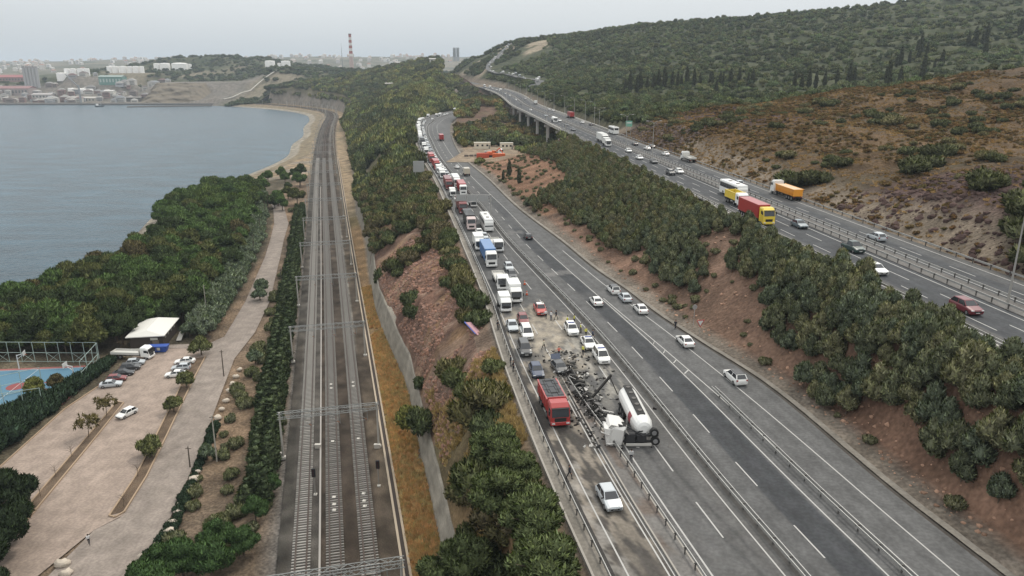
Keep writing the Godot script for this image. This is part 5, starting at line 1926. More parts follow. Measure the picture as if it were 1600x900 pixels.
# ---------------------------------------------------------------- people
# surface nets over a smooth union of tapered capsules
func nets(b: MB, bones: Array, lo: Vector3, hi: Vector3, cell: float, k: float, classes: Array) -> void:
	var n := Vector3i(((hi - lo) / cell).ceil()) + Vector3i.ONE
	var f := PackedFloat32Array()
	f.resize(n.x * n.y * n.z)
	f.fill(1.0)
	for e in bones:
		var a: Vector3 = e[0]
		var c: Vector3 = e[1]
		var r := maxf(e[2], e[3]) + k + cell * 2.0
		var m0 := Vector3i(((a.min(c) - Vector3.ONE * r - lo) / cell).floor()).clamp(Vector3i.ZERO, n - Vector3i.ONE)
		var m1 := Vector3i(((a.max(c) + Vector3.ONE * r - lo) / cell).ceil()).clamp(Vector3i.ZERO, n - Vector3i.ONE)
		var ac := c - a
		var l2 := maxf(ac.length_squared(), 1e-8)
		for z in range(m0.z, m1.z + 1):
			for y in range(m0.y, m1.y + 1):
				for x in range(m0.x, m1.x + 1):
					var p := lo + Vector3(x, y, z) * cell
					var t := clampf((p - a).dot(ac) / l2, 0.0, 1.0)
					var d := (p - a - ac * t).length() - lerpf(e[2], e[3], t)
					var i := (z * n.y + y) * n.x + x
					var o := f[i]
					var h := clampf(0.5 + 0.5 * (o - d) / k, 0.0, 1.0)
					f[i] = lerpf(o, d, h) - k * h * (1.0 - h)
	var at := PackedInt32Array()
	at.resize(f.size())
	at.fill(-1)
	var pts := PackedVector3Array()
	for z in n.z - 1:
		for y in n.y - 1:
			for x in n.x - 1:
				var sum := Vector3.ZERO
				var cnt := 0
				var i0 := (z * n.y + y) * n.x + x
				var inside := 0
				for q in 8:
					if f[i0 + (q & 1) + ((q >> 1) & 1) * n.x + (q >> 2) * n.x * n.y] < 0.0:
						inside += 1
				if inside == 0 or inside == 8:
					continue
				for q in 8:
					for ax in 3:
						if q & (1 << ax):
							continue
						var r := q | (1 << ax)
						var fa := f[i0 + (q & 1) + ((q >> 1) & 1) * n.x + (q >> 2) * n.x * n.y]
						var fb := f[i0 + (r & 1) + ((r >> 1) & 1) * n.x + (r >> 2) * n.x * n.y]
						if (fa < 0.0) != (fb < 0.0):
							var t := fa / (fa - fb)
							sum += Vector3(q & 1, (q >> 1) & 1, q >> 2).lerp(Vector3(r & 1, (r >> 1) & 1, r >> 2), t)
							cnt += 1
				at[i0] = pts.size()
				pts.append(lo + (Vector3(x, y, z) + sum / cnt) * cell)
	var stride := [1, n.x, n.x * n.y]
	for z in range(1, n.z - 1):
		for y in range(1, n.y - 1):
			for x in range(1, n.x - 1):
				var i := (z * n.y + y) * n.x + x
				for ax in 3:
					var j: int = i + stride[ax]
					if (f[i] < 0.0) == (f[j] < 0.0):
						continue
					var u: int = stride[(ax + 1) % 3]
					var w: int = stride[(ax + 2) % 3]
					var q := [at[i], at[i - u], at[i - u - w], at[i - w]]
					if q.min() < 0:
						continue
					var mid: Vector3 = (pts[q[0]] + pts[q[2]]) / 2.0
					var best := 1e9
					var cls := 0
					for e in bones:
						var ac: Vector3 = e[1] - e[0]
						var t := clampf((mid - e[0]).dot(ac) / maxf(ac.length_squared(), 1e-8), 0.0, 1.0)
						var d: float = (mid - e[0] - ac * t).length() - lerpf(e[2], e[3], t)
						if d < best:
							best = d
							cls = e[4]
					b = classes[cls]
					if f[i] < 0.0:
						b.tri(pts[q[0]], pts[q[1]], pts[q[2]])
						b.tri(pts[q[0]], pts[q[2]], pts[q[3]])
					else:
						b.tri(pts[q[0]], pts[q[2]], pts[q[1]])
						b.tri(pts[q[0]], pts[q[3]], pts[q[2]])


func hand_bones(wrist: Vector3, dir: Vector3, palm: Vector3) -> Array:
	var side := dir.cross(palm).normalized()
	var l := []
	var root := wrist + dir * 0.085
	for i in 4:
		var e := (i - 1.5) * 0.021
		var len: float = [0.068, 0.078, 0.073, 0.056][i]
		var k0 := root + side * e
		var k1 := k0 + (dir + palm * 0.25) * len * 0.55
		l.append([wrist + side * e * 0.5, k0, 0.017, 0.0125, 0])
		l.append([k0, k1, 0.0105, 0.0095, 0])
		l.append([k1, k1 + (dir * 0.75 + palm * 0.7) * len * 0.5, 0.0095, 0.008, 0])
	var th := wrist + dir * 0.03 - side * 0.03
	l.append([wrist, th, 0.018, 0.0145, 0])
	l.append([th, th + dir * 0.04 - side * 0.03 + palm * 0.012, 0.0135, 0.0105, 0])
	return l


# poses: 0 standing, 1 walking, 2 hands at the waist, 3 arms held out
func body_mesh(kind: int) -> Array:
	var sw: float = [0.0, 0.24, 0.05, 0.02][kind]
	var hip := 0.93
	var bones := []
	for s in [-1.0, 1.0]:
		var hp := Vector3(s * 0.09, hip, 0)
		var kn := Vector3(s * 0.10, 0.50, 0.02 + s * sw * 0.8)
		var an := Vector3(s * 0.105, 0.09, s * sw * 1.1 - (0.09 if s < 0.0 and kind == 1 else 0.0))
		bones.append([hp, kn, 0.088, 0.060, 2])
		bones.append([kn, an, 0.060, 0.045, 2])
		bones.append([an + Vector3(0, -0.045, -0.03), an + Vector3(s * 0.02, -0.055, 0.16), 0.044, 0.034, 3])
	bones.append([Vector3(0, hip + 0.0, 0), Vector3(0, hip + 0.07, 0), 0.125, 0.125, 2])
	bones.append([Vector3(-0.05, hip + 0.13, 0), Vector3(-0.06, 1.35, 0), 0.112, 0.118, 1])
	bones.append([Vector3(0.05, hip + 0.13, 0), Vector3(0.06, 1.35, 0), 0.112, 0.118, 1])
	bones.append([Vector3(-0.15, 1.41, 0), Vector3(0.15, 1.41, 0), 0.066, 0.066, 1])
	bones.append([Vector3(0, 1.44, 0), Vector3(0, 1.54, 0.01), 0.055, 0.052, 0])
	var hands := []
	for s in [-1.0, 1.0]:
		var sh := Vector3(s * 0.185, 1.405, 0)
		var el: Vector3
		var wr: Vector3
		match kind:
			0: el = Vector3(s * 0.24, 1.12, -0.02); wr = Vector3(s * 0.245, 0.88, 0.05)
			1: el = Vector3(s * 0.235, 1.12, -s * 0.1); wr = Vector3(s * 0.24, 0.90, -s * 0.16 + 0.08)
			2: el = Vector3(s * 0.36, 1.16, -0.08); wr = Vector3(s * 0.19, 1.04, 0.08)
			_: el = Vector3(s * 0.38, 1.22, 0.03); wr = Vector3(s * 0.60, 1.12, 0.12)
		bones.append([sh, el, 0.058, 0.044, 1])
		bones.append([el, wr, 0.043, 0.030, 1 if kind != 3 else 0])
		var dir := (wr - el).normalized()
		var palm := Vector3(-s, 0, 0) if kind < 2 else Vector3(0, -0.4, 0.9)
		palm = (palm - dir * palm.dot(dir)).normalized()
		hands.append([wr, dir, palm])
	var cls := [MB.new(), MB.new(), MB.new(), MB.new()]
	nets(cls[0], bones, Vector3(-0.78, -0.03, -0.42), Vector3(0.78, 1.62, 0.48), 0.034, 0.035, cls)
	for e in hands:
		var hb := hand_bones(e[0], e[1], e[2])
		nets(cls[0], hb, e[0] - Vector3.ONE * 0.2, e[0] + Vector3.ONE * 0.2, 0.008, 0.006, cls)
	# the head: skull, jaw, nose, brow, ears and eyes
	var head := [[Vector3(0, 1.66, -0.012), Vector3(0, 1.67, -0.02), 0.094, 0.094, 0], [Vector3(0, 1.60, 0.03), Vector3(0, 1.575, 0.05), 0.062, 0.048, 0], [Vector3(0, 1.645, 0.078), Vector3(0, 1.615, 0.102), 0.012, 0.017, 0], [Vector3(-0.04, 1.665, 0.068), Vector3(0.04, 1.665, 0.068), 0.017, 0.017, 0], [Vector3(-0.024, 1.583, 0.088), Vector3(0.024, 1.583, 0.088), 0.010, 0.010, 0]]
	for s in [-1.0, 1.0]:
		head.append([Vector3(s * 0.092, 1.65, -0.015), Vector3(s * 0.096, 1.615, -0.01), 0.018, 0.012, 0])
	head.append([Vector3(0, 1.50, 0), Vector3(0, 1.58, 0.0), 0.05, 0.05, 0])
	nets(cls[0], head, Vector3(-0.15, 1.47, -0.16), Vector3(0.15, 1.82, 0.17), 0.013, 0.014, cls)
	var mesh := ArrayMesh.new()
	for i in 4:
		var arr := []
		arr.resize(Mesh.ARRAY_MAX)
		arr[Mesh.ARRAY_VERTEX] = cls[i].v
		arr[Mesh.ARRAY_NORMAL] = cls[i].n
		mesh.add_surface_from_arrays(Mesh.PRIMITIVE_TRIANGLES, arr)
	var hair := MB.new()
	hair.dome(Vector3(0, 1.668, -0.024), Vector3(0.103, 0.106, 0.107), 12, 6, 0.1)
	hair.dome(Vector3(0, 1.64, -0.055), Vector3(0.098, 0.10, 0.085), 10, 5, -0.6)
	var eyes := MB.new()
	for s in [-1.0, 1.0]:
		eyes.dome(Vector3(s * 0.033, 1.648, 0.078), Vector3(0.012, 0.008, 0.01), 6, 4)
	return [mesh, hair.mesh(), eyes.mesh()]


var BODY := []


func person(label: String, x: float, s: float, h: float, turn: float, kind: int, top: Color, legs: Color, vest := "", group := "") -> void:
	while BODY.size() < 4:
		BODY.append(body_mesh(BODY.size()))
	var o := thing("person", label, "person", Vector3(x, h + 0.01, -s), turn, group)
	var b := MeshInstance3D.new()
	b.name = "body"
	b.mesh = BODY[kind][0]
	o.add_child(b, true)
	b.set_surface_override_material(0, mat("skin", Color(0.36, 0.20, 0.13), 0.6))
	b.set_surface_override_material(1, mat("cloth_%s" % top.to_html(false), top, 0.9))
	b.set_surface_override_material(2, mat("cloth_%s" % legs.to_html(false), legs, 0.9))
	b.set_surface_override_material(3, mat("shoes", Color(0.02, 0.018, 0.016), 0.7))
	part(o, "hair", BODY[kind][1], mat("hair", Color(0.018, 0.013, 0.01), 0.7))
	part(o, "eyes", BODY[kind][2], mat("eye", Color(0.03, 0.02, 0.015), 0.3))
	if vest:
		var v := MB.new()
		var rings := []
		for e in [[0.98, 0.185, 0.135], [1.15, 0.19, 0.14], [1.36, 0.2, 0.14], [1.44, 0.13, 0.09]]:
			var r := []
			for i in 14:
				r.append(Vector3(cos(TAU * i / 14) * e[1], e[0], sin(TAU * i / 14) * e[2]))
			rings.append(r)
		v.loft(rings, false)
		part(o, "vest", v.mesh(), mat("vest_" + vest, Color(0.62, 0.60, 0.10) if vest == "yellow" else Color(0.70, 0.20, 0.06), 0.7))


func people() -> void:
	var white := Color(0.6, 0.6, 0.6)
	var dark := Color(0.02, 0.022, 0.03)
	var jean := Color(0.05, 0.07, 0.11)
	person("person in white top and dark trousers by the bonnet of the rescue pickup", 6.0, 123.6, LOW, 0.4, 2, white, dark)
	person("person in white top standing between two others near the rescue pickup", 6.9, 122.9, LOW, -0.9, 0, white, jean)
	person("person dressed all in black near the rescue pickup", 7.8, 123.3, LOW, -1.5, 1, dark, dark)
	person("person in yellow vest and white sleeves above the first parked emergency car", 9.6, 120.4, LOW, 2.6, 0, white, dark, "yellow")
	person("person in yellow vest leaning toward the guardrail above the first emergency car", 10.8, 121.0, LOW, -2.0, 2, Color(0.3, 0.3, 0.1), dark, "yellow")
	person("person in yellow vest beside the door of the first emergency car", 11.6, 116.6, LOW, -1.2, 0, white, dark, "yellow")
	person("person in yellow vest between first and second emergency cars", 12.2, 114.4, LOW, 0.3, 2, Color(0.4, 0.4, 0.12), dark, "yellow")
	person("person in dark blue bending at the guardrail by the second emergency car", 13.2, 113.2, LOW, 1.4, 1, Color(0.04, 0.05, 0.09), dark)
	person("person in pale shirt walking alone on the sand spill", 5.0, 108.6, LOW, 0.7, 1, Color(0.5, 0.46, 0.36), dark)
	person("person in red and white with arms out on the sand spill", 7.2, 105.6, LOW, 0.2, 3, Color(0.55, 0.16, 0.12), dark)
	person("person in yellow vest alone in front of the third emergency car", 11.0, 106.4, LOW, -0.6, 0, Color(0.55, 0.54, 0.3), dark, "yellow")
	person("person in pale top on the asphalt just below the overturned tractor", 13.4, 73.9, LOW, 3.0, 0, Color(0.40, 0.40, 0.40), dark)
	person("person in black on the edge of the exit lane above the silver blue car", 6.2, 70.4, LOW, 1.2, 1, dark, dark)
	person("person in dark clothes on the concrete edge farthest up the verge", -2.4, 117.4, LOW + 0.16, 1.0, 2, dark, dark)
	person("person in dark clothes on the concrete edge, upper of two by the blue car", -0.2, 101.6, LOW + 0.16, 1.6, 0, dark, dark)
	person("person in dark clothes on the concrete edge, lower of two by the blue car", 0.2, 99.6, LOW + 0.16, 1.2, 2, Color(0.05, 0.04, 0.04), dark)
	person("person in white shirt and black trousers walking across the gravel car park", -61.1, 91.4, 4.13, 3.6, 1, white, dark)
	person("person in dark clothes standing by the blue skip below the white roofed hall", -86.2, 165.6, 4.15, 0.6, 0, dark, dark)
	person("person in black on the red bank near the triangular sign", 27.9, 118.6, ground(27.9, 118.6), -0.8, 1, dark, dark)


# ---------------------------------------------------------------- the shore side: track, car park, court, hall
func slab(points: Array, y: float, c: Color, cell := 1.0) -> ArrayMesh:
	# a flat sheet over a polygon of (x, s), in small cells so that its colour can vary
	var poly := PackedVector2Array()
	var lo := Vector2(1e9, 1e9)
	var hi := Vector2(-1e9, -1e9)
	for i in range(0, points.size(), 2):
		var p := Vector2(points[i], points[i + 1])
		poly.append(p)
		lo = lo.min(p)
		hi = hi.max(p)
	var b := MB.new()
	var shade := func(p: Vector2) -> Color:
		return c * 1.4 * (1.0 + 0.13 * fine.get_noise_2d(p.x * 3.0, p.y * 1.2) + 0.12 * noise.get_noise_2d(p.x * 2.2, p.y * 0.8) + 0.08 * patch.get_noise_2d(p.x * 4.0, p.y * 4.0))
	var j := floorf(lo.y)
	while j < hi.y:
		var i := floorf(lo.x)
		while i < hi.x:
			var sq := PackedVector2Array([Vector2(i, j), Vector2(i + cell, j), Vector2(i + cell, j + cell), Vector2(i, j + cell)])
			for piece in Geometry2D.intersect_polygons(sq, poly):
				for t in range(1, piece.size() - 1):
					var at := b.v.size()
					var q := [piece[0], piece[t], piece[t + 1]]
					var w := []
					for e in q:
						w.append(Vector3(e.x, y, -e.y))
					b.out(w[0], w[1], w[2], Vector3(w[0].x, y - 10.0, w[0].z))
					for k in 3:
						b.c[at + k] = shade.call(Vector2(b.v[at + k].x, -b.v[at + k].z))
			i += cell
		j += cell
	return b.mesh(true)


func kerb_line(root: Node3D, pts: Array, y: float, w := 0.25, h := 0.22) -> void:
	for i in range(0, pts.size() - 2, 2):
		var b := MB.new()
		b.bar(Vector3(pts[i], y, -pts[i + 1]), Vector3(pts[i + 2], y, -pts[i + 3]), w, h)
		part(root, "kerb", b.mesh(), mat("stone_kerb", Color(0.30, 0.22, 0.15), 0.9))


func shore_side() -> void:
	var lot := structure_root("car_park")
	var pl := [-66.0, 72.0, -90.0, 72.0, -84.0, 92.0, -88.4, 113.0, -90.4, 135.7, -89.6, 146.0, -88.6, 152.0, -91.0, 165.0, -88.0, 169.5, -79.0, 169.6, -73.4, 164.6, -68.7, 141.7, -64.9, 124.8, -61.7, 110.0, -60.1, 98.6, -62.4, 95.0, -64.5, 84.0]
	part(lot, "gravel", slab(pl, 4.06, Color(0.47, 0.377, 0.315)), road_material())
	var track := structure_root("dirt_road")
	var pt := [-66.0, 60.0, -63.0, 84.7, -62.4, 95.0, -60.1, 98.4, -64.9, 124.8, -68.7, 141.7, -73.4, 164.6, -79.0, 169.6, -88.0, 170.2, -88.0, 172.0, -76.0, 173.0, -74.0, 178.0, -79.0, 208.0, -90.8, 263.0, -98.0, 292.0, -105.8, 322.0, -118.0, 360.0, -127.0, 382.0, -140.0, 400.0, -139.0, 407.0, -122.0, 386.0, -112.5, 360.0, -99.4, 322.0, -92.0, 290.0, -85.2, 263.0, -71.8, 208.0, -67.2, 181.0, -66.0, 163.0, -61.4, 141.7, -57.0, 122.0, -54.0, 107.0, -52.0, 95.6, -52.4, 86.0, -55.0, 60.0]
	part(track, "surface", slab(pt, 4.03, Color(0.385, 0.328, 0.285)), road_material())
	kerb_line(lot, [-73.3, 164.0, -71.1, 153.0, -68.7, 142.0, -64.9, 125.0, -61.7, 110.0, -60.2, 99.6, -60.9, 98.2, -62.0, 98.6], 4.16)
	kerb_line(lot, [-75.6, 163.0, -73.0, 152.0, -70.6, 141.5, -66.8, 124.6, -63.5, 109.8, -62.0, 98.6], 4.16)
	part(lot, "planter_soil", slab([-75.4, 163.0, -73.4, 163.8, -68.8, 141.8, -65.0, 125.0, -61.8, 110.0, -60.4, 99.6, -62.0, 98.8, -63.4, 109.8, -66.7, 124.6, -70.5, 141.5], 4.10, Color(0.23, 0.165, 0.115)), gravel_material())
	kerb_line(lot, [-81.6, 139.0, -80.0, 138.6, -77.0, 119.0, -74.4, 101.0, -73.6, 96.0, -75.4, 95.6, -78.8, 119.4, -81.6, 139.0], 4.16)
	part(lot, "island_soil", slab([-81.5, 138.9, -80.1, 138.5, -77.1, 119.0, -74.5, 101.0, -73.7, 96.1, -75.3, 95.8, -78.7, 119.4], 4.10, Color(0.24, 0.175, 0.125)), gravel_material())
	kerb_line(lot, [-84.0, 92.0, -88.5, 113.0, -90.5, 135.7, -89.7, 146.0, -88.7, 152.0], 4.12)
	var park := [["hatch", "white", -76.4, 132.8, 2.75, "white hatchback in the middle of the gravel car park beyond the tree island"],
		["sedan", "white", -75.2, 152.3, 1.75, "white car lowest of three parked by the kerbed trees"], ["hatch", "silver", -75.7, 156.2, 1.75, "pale car middle of three parked by the kerbed trees"], ["sedan", "white", -76.4, 159.9, 1.75, "white car topmost of three parked by the kerbed trees"],
		["sedan", "silver", -86.9, 146.9, 1.85, "silver car lowest in the row along the court hedge"], ["hatch", "darkred", -87.2, 149.9, 1.85, "dark red car second in the row along the court hedge"], ["sedan", "black", -87.3, 153.0, 1.85, "black car third in the row along the court hedge"],
		["suv", "charcoal", -87.3, 156.2, 1.85, "dark grey off-road car fourth in the row along the court hedge"], ["hatch", "silver", -87.6, 159.2, 1.85, "silver car fifth in the row along the court hedge"]]
	for e in park:
		recolour(dup(car(e[0]), "car", e[5], "car", Vector3(e[2], 4.08, -e[3]), e[4] + (PI if e[2] > -80.0 else 0.0)), e[1])
	recolour(dup(truck("flatbed"), "flatbed_truck", "small white flatbed truck topmost in the row along the court hedge", "truck", Vector3(-90.3, 4.08, -163.4), 1.5), "white")
	# court
	var ct := structure_root("sports_court")
	ct.position = Vector3(-95.6, 4.07, -158.0)
	ct.rotation.y = 0.12
	var col := [Color(0.075, 0.165, 0.235), Color(0.21, 0.055, 0.055)]
	part(ct, "court_floor", boxm(Vector3(28, 0.04, 19.5), 0, Vector3(-14, 0, 9.75)), mat("court_blue", col[0], 0.75))
	var red := mat("court_red", col[1], 0.75)
	var line := mat("court_line", Color(0.55, 0.55, 0.53), 0.7)
	part(ct, "border", boxm(Vector3(30, 0.03, 21.5), 0, Vector3(-14, -0.01, 9.75)), mat("court_border", Color(0.27, 0.10, 0.09), 0.8))
	var disc := func(x: float, z: float, r: float, y: float) -> ArrayMesh:
		var b := MB.new()
		b.tube(Vector3(x, y - 0.01, z), Vector3(x, y, z), r, r, 28)
		return b.mesh()
	part(ct, "centre_circle", disc.call(-13.0, 9.75, 2.0, 0.035), red)
	part(ct, "arc", disc.call(-21.5, 9.75, 2.0, 0.035), red)
	var key := MB.new()
	for q in [[[-0.6, 5.0], [-8.0, 8.0], [-0.6, 8.2]], [[-0.6, 8.2], [-8.0, 8.0], [-8.0, 8.6]], [[-0.6, 11.4], [-8.0, 11.8], [-0.6, 14.8]]]:
		key.out(Vector3(q[0][0], 0.035, q[0][1]), Vector3(q[1][0], 0.035, q[1][1]), Vector3(q[2][0], 0.035, q[2][1]), Vector3(-3, -9, 9))
	part(ct, "key", key.mesh(), red)
	for q in [[-14.0, 0.3, 27.6, 0.08], [-14.0, 19.2, 27.6, 0.08], [-0.3, 9.75, 0.08, 18.9], [-13.0, 9.75, 0.08, 18.9]]:
		part(ct, "court_line", boxm(Vector3(q[2], 0.01, q[3]), 0, Vector3(q[0], 0.045, q[1])), line)
	# hoops
	for e in [[-96.6, 150.0, PI, "white basketball hoop at the end of the blue court by the hedge"], [-113.0, 156.5, 0.3, "grey basketball hoop at the back of the blue court"]]:
		var hp := thing("basketball_hoop", e[3], "basketball hoop", Vector3(e[0], 4.1, -e[1]), e[2])
		var b := MB.new()
		b.tube(Vector3.ZERO, Vector3(0, 3.4, 0), 0.13, 0.11, 8)
		b.bar(Vector3(0, 3.3, 0), Vector3(1.5, 3.6, 0), 0.14)
		b.bar(Vector3(0, 2.4, 0), Vector3(1.2, 3.3, 0), 0.1)
		part(hp, "post", b.mesh(), mat("hoop_white", Color(0.55, 0.56, 0.55), 0.5))
		part(hp, "backboard", boxm(Vector3(0.06, 1.1, 1.8), 0.02), mat("hoop_white"), Vector3(1.55, 3.7, 0))
		var r := MB.new()
		for i in 12:
			r.bar(Vector3(1.85 + 0.23 * cos(TAU * i / 12), 3.35, 0.23 * sin(TAU * i / 12)), Vector3(1.85 + 0.23 * cos(TAU * (i + 1) / 12), 3.35, 0.23 * sin(TAU * (i + 1) / 12)), 0.03)
		part(hp, "ring", r.mesh(), mat("hoop_ring", Color(0.5, 0.12, 0.03), 0.5))
	# steel fences: posts, rails and crossed braces
	var fences := [[-127.0, 161.0, -97.0, 160.6, 5.0, "tall steel frame fence along the back of the blue court"], [-96.6, 160.4, -94.2, 149.0, 5.0, "tall steel frame fence at the corner of the court by the parked cars"], [-110.0, 139.5, -101.5, 146.5, 4.6, "pale steel frame fence slanting across the near corner of the court"], [-112.0, 128.0, -95.0, 136.0, 4.6, "pale steel frame fence nearest to the hedge"]]
	var steel := mat("fence_steel", Color(0.32, 0.40, 0.37), 0.6, 0.2)
	for e in fences:
		var f := thing("sports_fence", e[5], "fence")
		var a := Vector3(e[0], 4.0, -e[1])
		var z := Vector3(e[2], 4.0, -e[3])
		var n := maxi(2, int(a.distance_to(z) / 3.0))
		var rails := MB.new()
		for y in [0.2, 2.4, e[4]]:
			rails.bar(a + Vector3(0, y, 0), z + Vector3(0, y, 0), 0.09)
		part(f, "rails", rails.mesh(), steel)
		for i in n + 1:
			var p := a.lerp(z, float(i) / n)
			part(f, "post", tubem(Vector3.ZERO, Vector3(0, e[4], 0), 0.07, 0.07, 6), steel, p)
			if i < n and i % 2 == 0:
				var b := MB.new()
				var p2 := a.lerp(z, float(i + 1) / n)
				b.bar(p, p2 + Vector3(0, 2.4, 0), 0.06)
				b.bar(p + Vector3(0, 2.4, 0), p2, 0.06)
				part(f, "brace", b.mesh(), steel)
	# hall
	var hall := thing("hall", "dark walled hall under a shallow white roof among the trees", "building", Vector3(-90.8, 3.9, -175.6), 0.16)
	var wall := MB.new()
	wall.box(Vector3(0, 1.75, 0), Vector3(7.6, 3.5, 12.0))
	part(hall, "wall", wall.mesh(), mat("hall_wall", Color(0.045, 0.035, 0.03), 0.8))
	var rf := MB.new()
	for s in [-1.0, 1.0]:
		rf.quad(Vector3(s * 4.5, 3.5, -6.8), Vector3(0, 4.5, -5.0), Vector3(0, 4.5, 5.0), Vector3(s * 4.5, 3.5, 6.8), Vector3(0, 0, 0))
		rf.out(Vector3(-4.5, 3.5, s * 6.8), Vector3(4.5, 3.5, s * 6.8), Vector3(0, 4.5, s * 5.0), Vector3.ZERO)
	rf.box(Vector3(0, 3.4, 0), Vector3(9.0, 0.2, 13.6))
	part(hall, "roof", rf.mesh(), mat("hall_roof", Color(0.60, 0.59, 0.55), 0.7))
	for i in 4:
		var w := part(hall, "window", boxm(Vector3(0.1, 0.7, 0.8)), mat("pale_pane", Color(0.32, 0.31, 0.28), 0.3), Vector3(3.83, 2.3, -4.0 + 2.6 * i))
		part(w, "frame", boxm(Vector3(0.06, 0.9, 0.08)), mat("trim_black"), Vector3(0.03, 0, 0))
	part(hall, "sign_board", boxm(Vector3(1.7, 0.6, 0.08)), mat("sign_pale", Color(0.50, 0.49, 0.43), 0.6), Vector3(1.8, 2.5, 6.05))
	var dr := part(hall, "door", boxm(Vector3(1.5, 2.1, 0.08)), mat("hall_door", Color(0.16, 0.13, 0.10), 0.6), Vector3(2.1, 1.05, 6.05))
	part(dr, "handle", boxm(Vector3(0.06, 0.3, 0.1)), mat("rim"), Vector3(0.5, 0, 0.06))
	part(hall, "terrace", boxm(Vector3(8.0, 0.3, 2.6), 0.03), mat("pale_concrete"), Vector3(-2.6, 0.15, 7.4))
	part(hall, "ramp", boxm(Vector3(1.2, 0.12, 6.0), 0.02, Vector3.ZERO), mat("pale_concrete"), Vector3(6.2, 1.0, -1.0)).rotation.x = 0.25
	var skip := thing("skip", "long blue skip with a white panel at the head of the car park", "skip", Vector3(-86.0, 4.1, -167.4), 0.1)
	var sk := MB.new()
	sk.loft([[Vector3(-1.9, 0.1, -0.8), Vector3(1.9, 0.1, -0.8), Vector3(1.9, 0.1, 0.8), Vector3(-1.9, 0.1, 0.8)], [Vector3(-2.4, 1.6, -1.0), Vector3(2.4, 1.6, -1.0), Vector3(2.4, 1.6, 1.0), Vector3(-2.4, 1.6, 1.0)]])
	part(skip, "body", sk.mesh(), mat("skip_blue", Color(0.03, 0.075, 0.30), 0.6))
	part(skip, "panel", boxm(Vector3(0.8, 0.7, 0.05)), mat("sign_pale"), Vector3(0.3, 0.95, 0.98)).rotation.x = 0.13
	for i in 5:
		part(skip, "rib", boxm(Vector3(0.1, 1.4, 0.12), 0.02), mat("skip_rib", Color(0.025, 0.06, 0.24), 0.6), Vector3(-2.0 + i, 0.9, 0.98)).rotation.x = 0.13
	# poles
	var pd := [[-64.6, 152.5, 6.5, "dark wooden pole between car park and boulders"], [-55.7, 113.2, 4.2, "short dark pole leaning at the bend of the dirt road"], [-51.9, 115.4, 9.0, "tall pale pole among bushes beside the dirt road"], [-70.5, 216.0, 8.0, "wooden pole beside the dirt road opposite the silvery trees"], [-94.4, 262.0, 8.5, "wooden pole where the dirt road narrows"], [-101.2, 290.0, 9.0, "wooden pole farther along the dirt road"], [-112.5, 331.0, 9.0, "wooden pole near the last bend of the dirt road"], [-84.0, 192.0, 10.0, "pale street pole among the trees above the hall"], [-116.0, 346.0, 9.0, "wooden pole at the far end of the dirt road"]]
	for e in pd:
		var p := thing("pole", e[3], "pole", Vector3(e[0], 3.8, -e[1]))
		part(p, "shaft", tubem(Vector3(0, -0.3, 0), Vector3(0.12, e[2], 0), 0.14, 0.09, 7), mat("pole_wood" if "wood" in e[3] or "dark" in e[3] else "pole_pale", Color(0.085, 0.07, 0.055) if "wood" in e[3] or "dark" in e[3] else Color(0.33, 0.31, 0.27), 0.85))
		part(p, "cross_arm", boxm(Vector3(0.9, 0.1, 0.1)), mat("pole_wood"), Vector3(0.1, e[2] - 0.4, 0))
	var low := leafy("hedge", 0.036, 0.058, 0.037)
	rng.seed = 56
	var ways := [[-51.2, 84.0], [-50.6, 96.0], [-52.8, 107.0], [-55.6, 122.0], [-57.2, 129.0]]
	for i in 30:
		var t := i / 29.0 * 3.99
		var a: Array = ways[int(t)]
		var c: Array = ways[int(t) + 1]
		var z := rng.randf_range(0.5, 0.85)
		plant("shrub", "low_hedge_bush", "low dark hedge bush lining the dirt road behind the boulders", "hedge", "low hedge along the dirt road", lerpf(a[0], c[0], t - int(t)) - 0.3, lerpf(a[1], c[1], t - int(t)), Vector3(z, z, z), low)
	# boulders along the dirt road
	rng.seed = 55
	var rp := [[-55.4, 119.4, 0.8], [-53.2, 109.0, 0.9], [-52.7, 106.4, 0.7], [-52.2, 101.6, 0.8], [-51.8, 99.6, 0.7], [-51.3, 96.4, 0.9], [-50.9, 94.2, 1.0], [-51.6, 88.6, 0.9], [-51.8, 86.0, 1.0], [-62.4, 87.0, 1.0], [-60.7, 85.0, 0.8], [-59.2, 139.5, 0.7], [-57.9, 131.6, 0.8], [-62.3, 156.0, 0.6], [-61.6, 152.0, 0.7], [-60.9, 148.0, 0.7], [-60.2, 144.5, 0.8], [-58.6, 135.5, 0.6], [-51.4, 91.2, 0.6], [-53.6, 111.5, 0.5]]
	for e in rp:
		var b := MB.new()
		b.dome(Vector3.ZERO, Vector3(e[2], e[2] * 0.7, e[2] * 0.8), 9, 7)
		var k := rng.randf() * 90.0
		for i in b.v.size():
			var q: Vector3 = b.v[i]
			b.v[i] = q * (1.0 + 0.55 * fine.get_noise_3d(q.x * 14.0 + k, q.y * 14.0, q.z * 14.0))
		single("boulder", "pale boulder in the broken row edging the dirt road", "boulder", b.mesh(), mat("boulder", Color(0.46, 0.40, 0.33), 0.9), Vector3(e[0], 4.2, -e[1]), "boulders edging the dirt road")


func in_park(x: float, s: float) -> bool:
	# clear of car park, road, hall and court
	if s > 84.0 and s < 172.0 and x > -92.5 and x < -50.0:
		return true
	if s > 133.0 and s < 162.0 and x > -128.0 and x < -92.0:
		return true
	if absf(x + 90.8) < 6.5 and absf(s - 176.0) < 9.0:
		return true
	return false


func track_x(s: float) -> float:
	return lerpf(-74.5, -126.0, clampf((s - 178.0) / 204.0, 0.0, 1.0)) + 5.0 * sin(PI * clampf((s - 178.0) / 204.0, 0.0, 1.0))


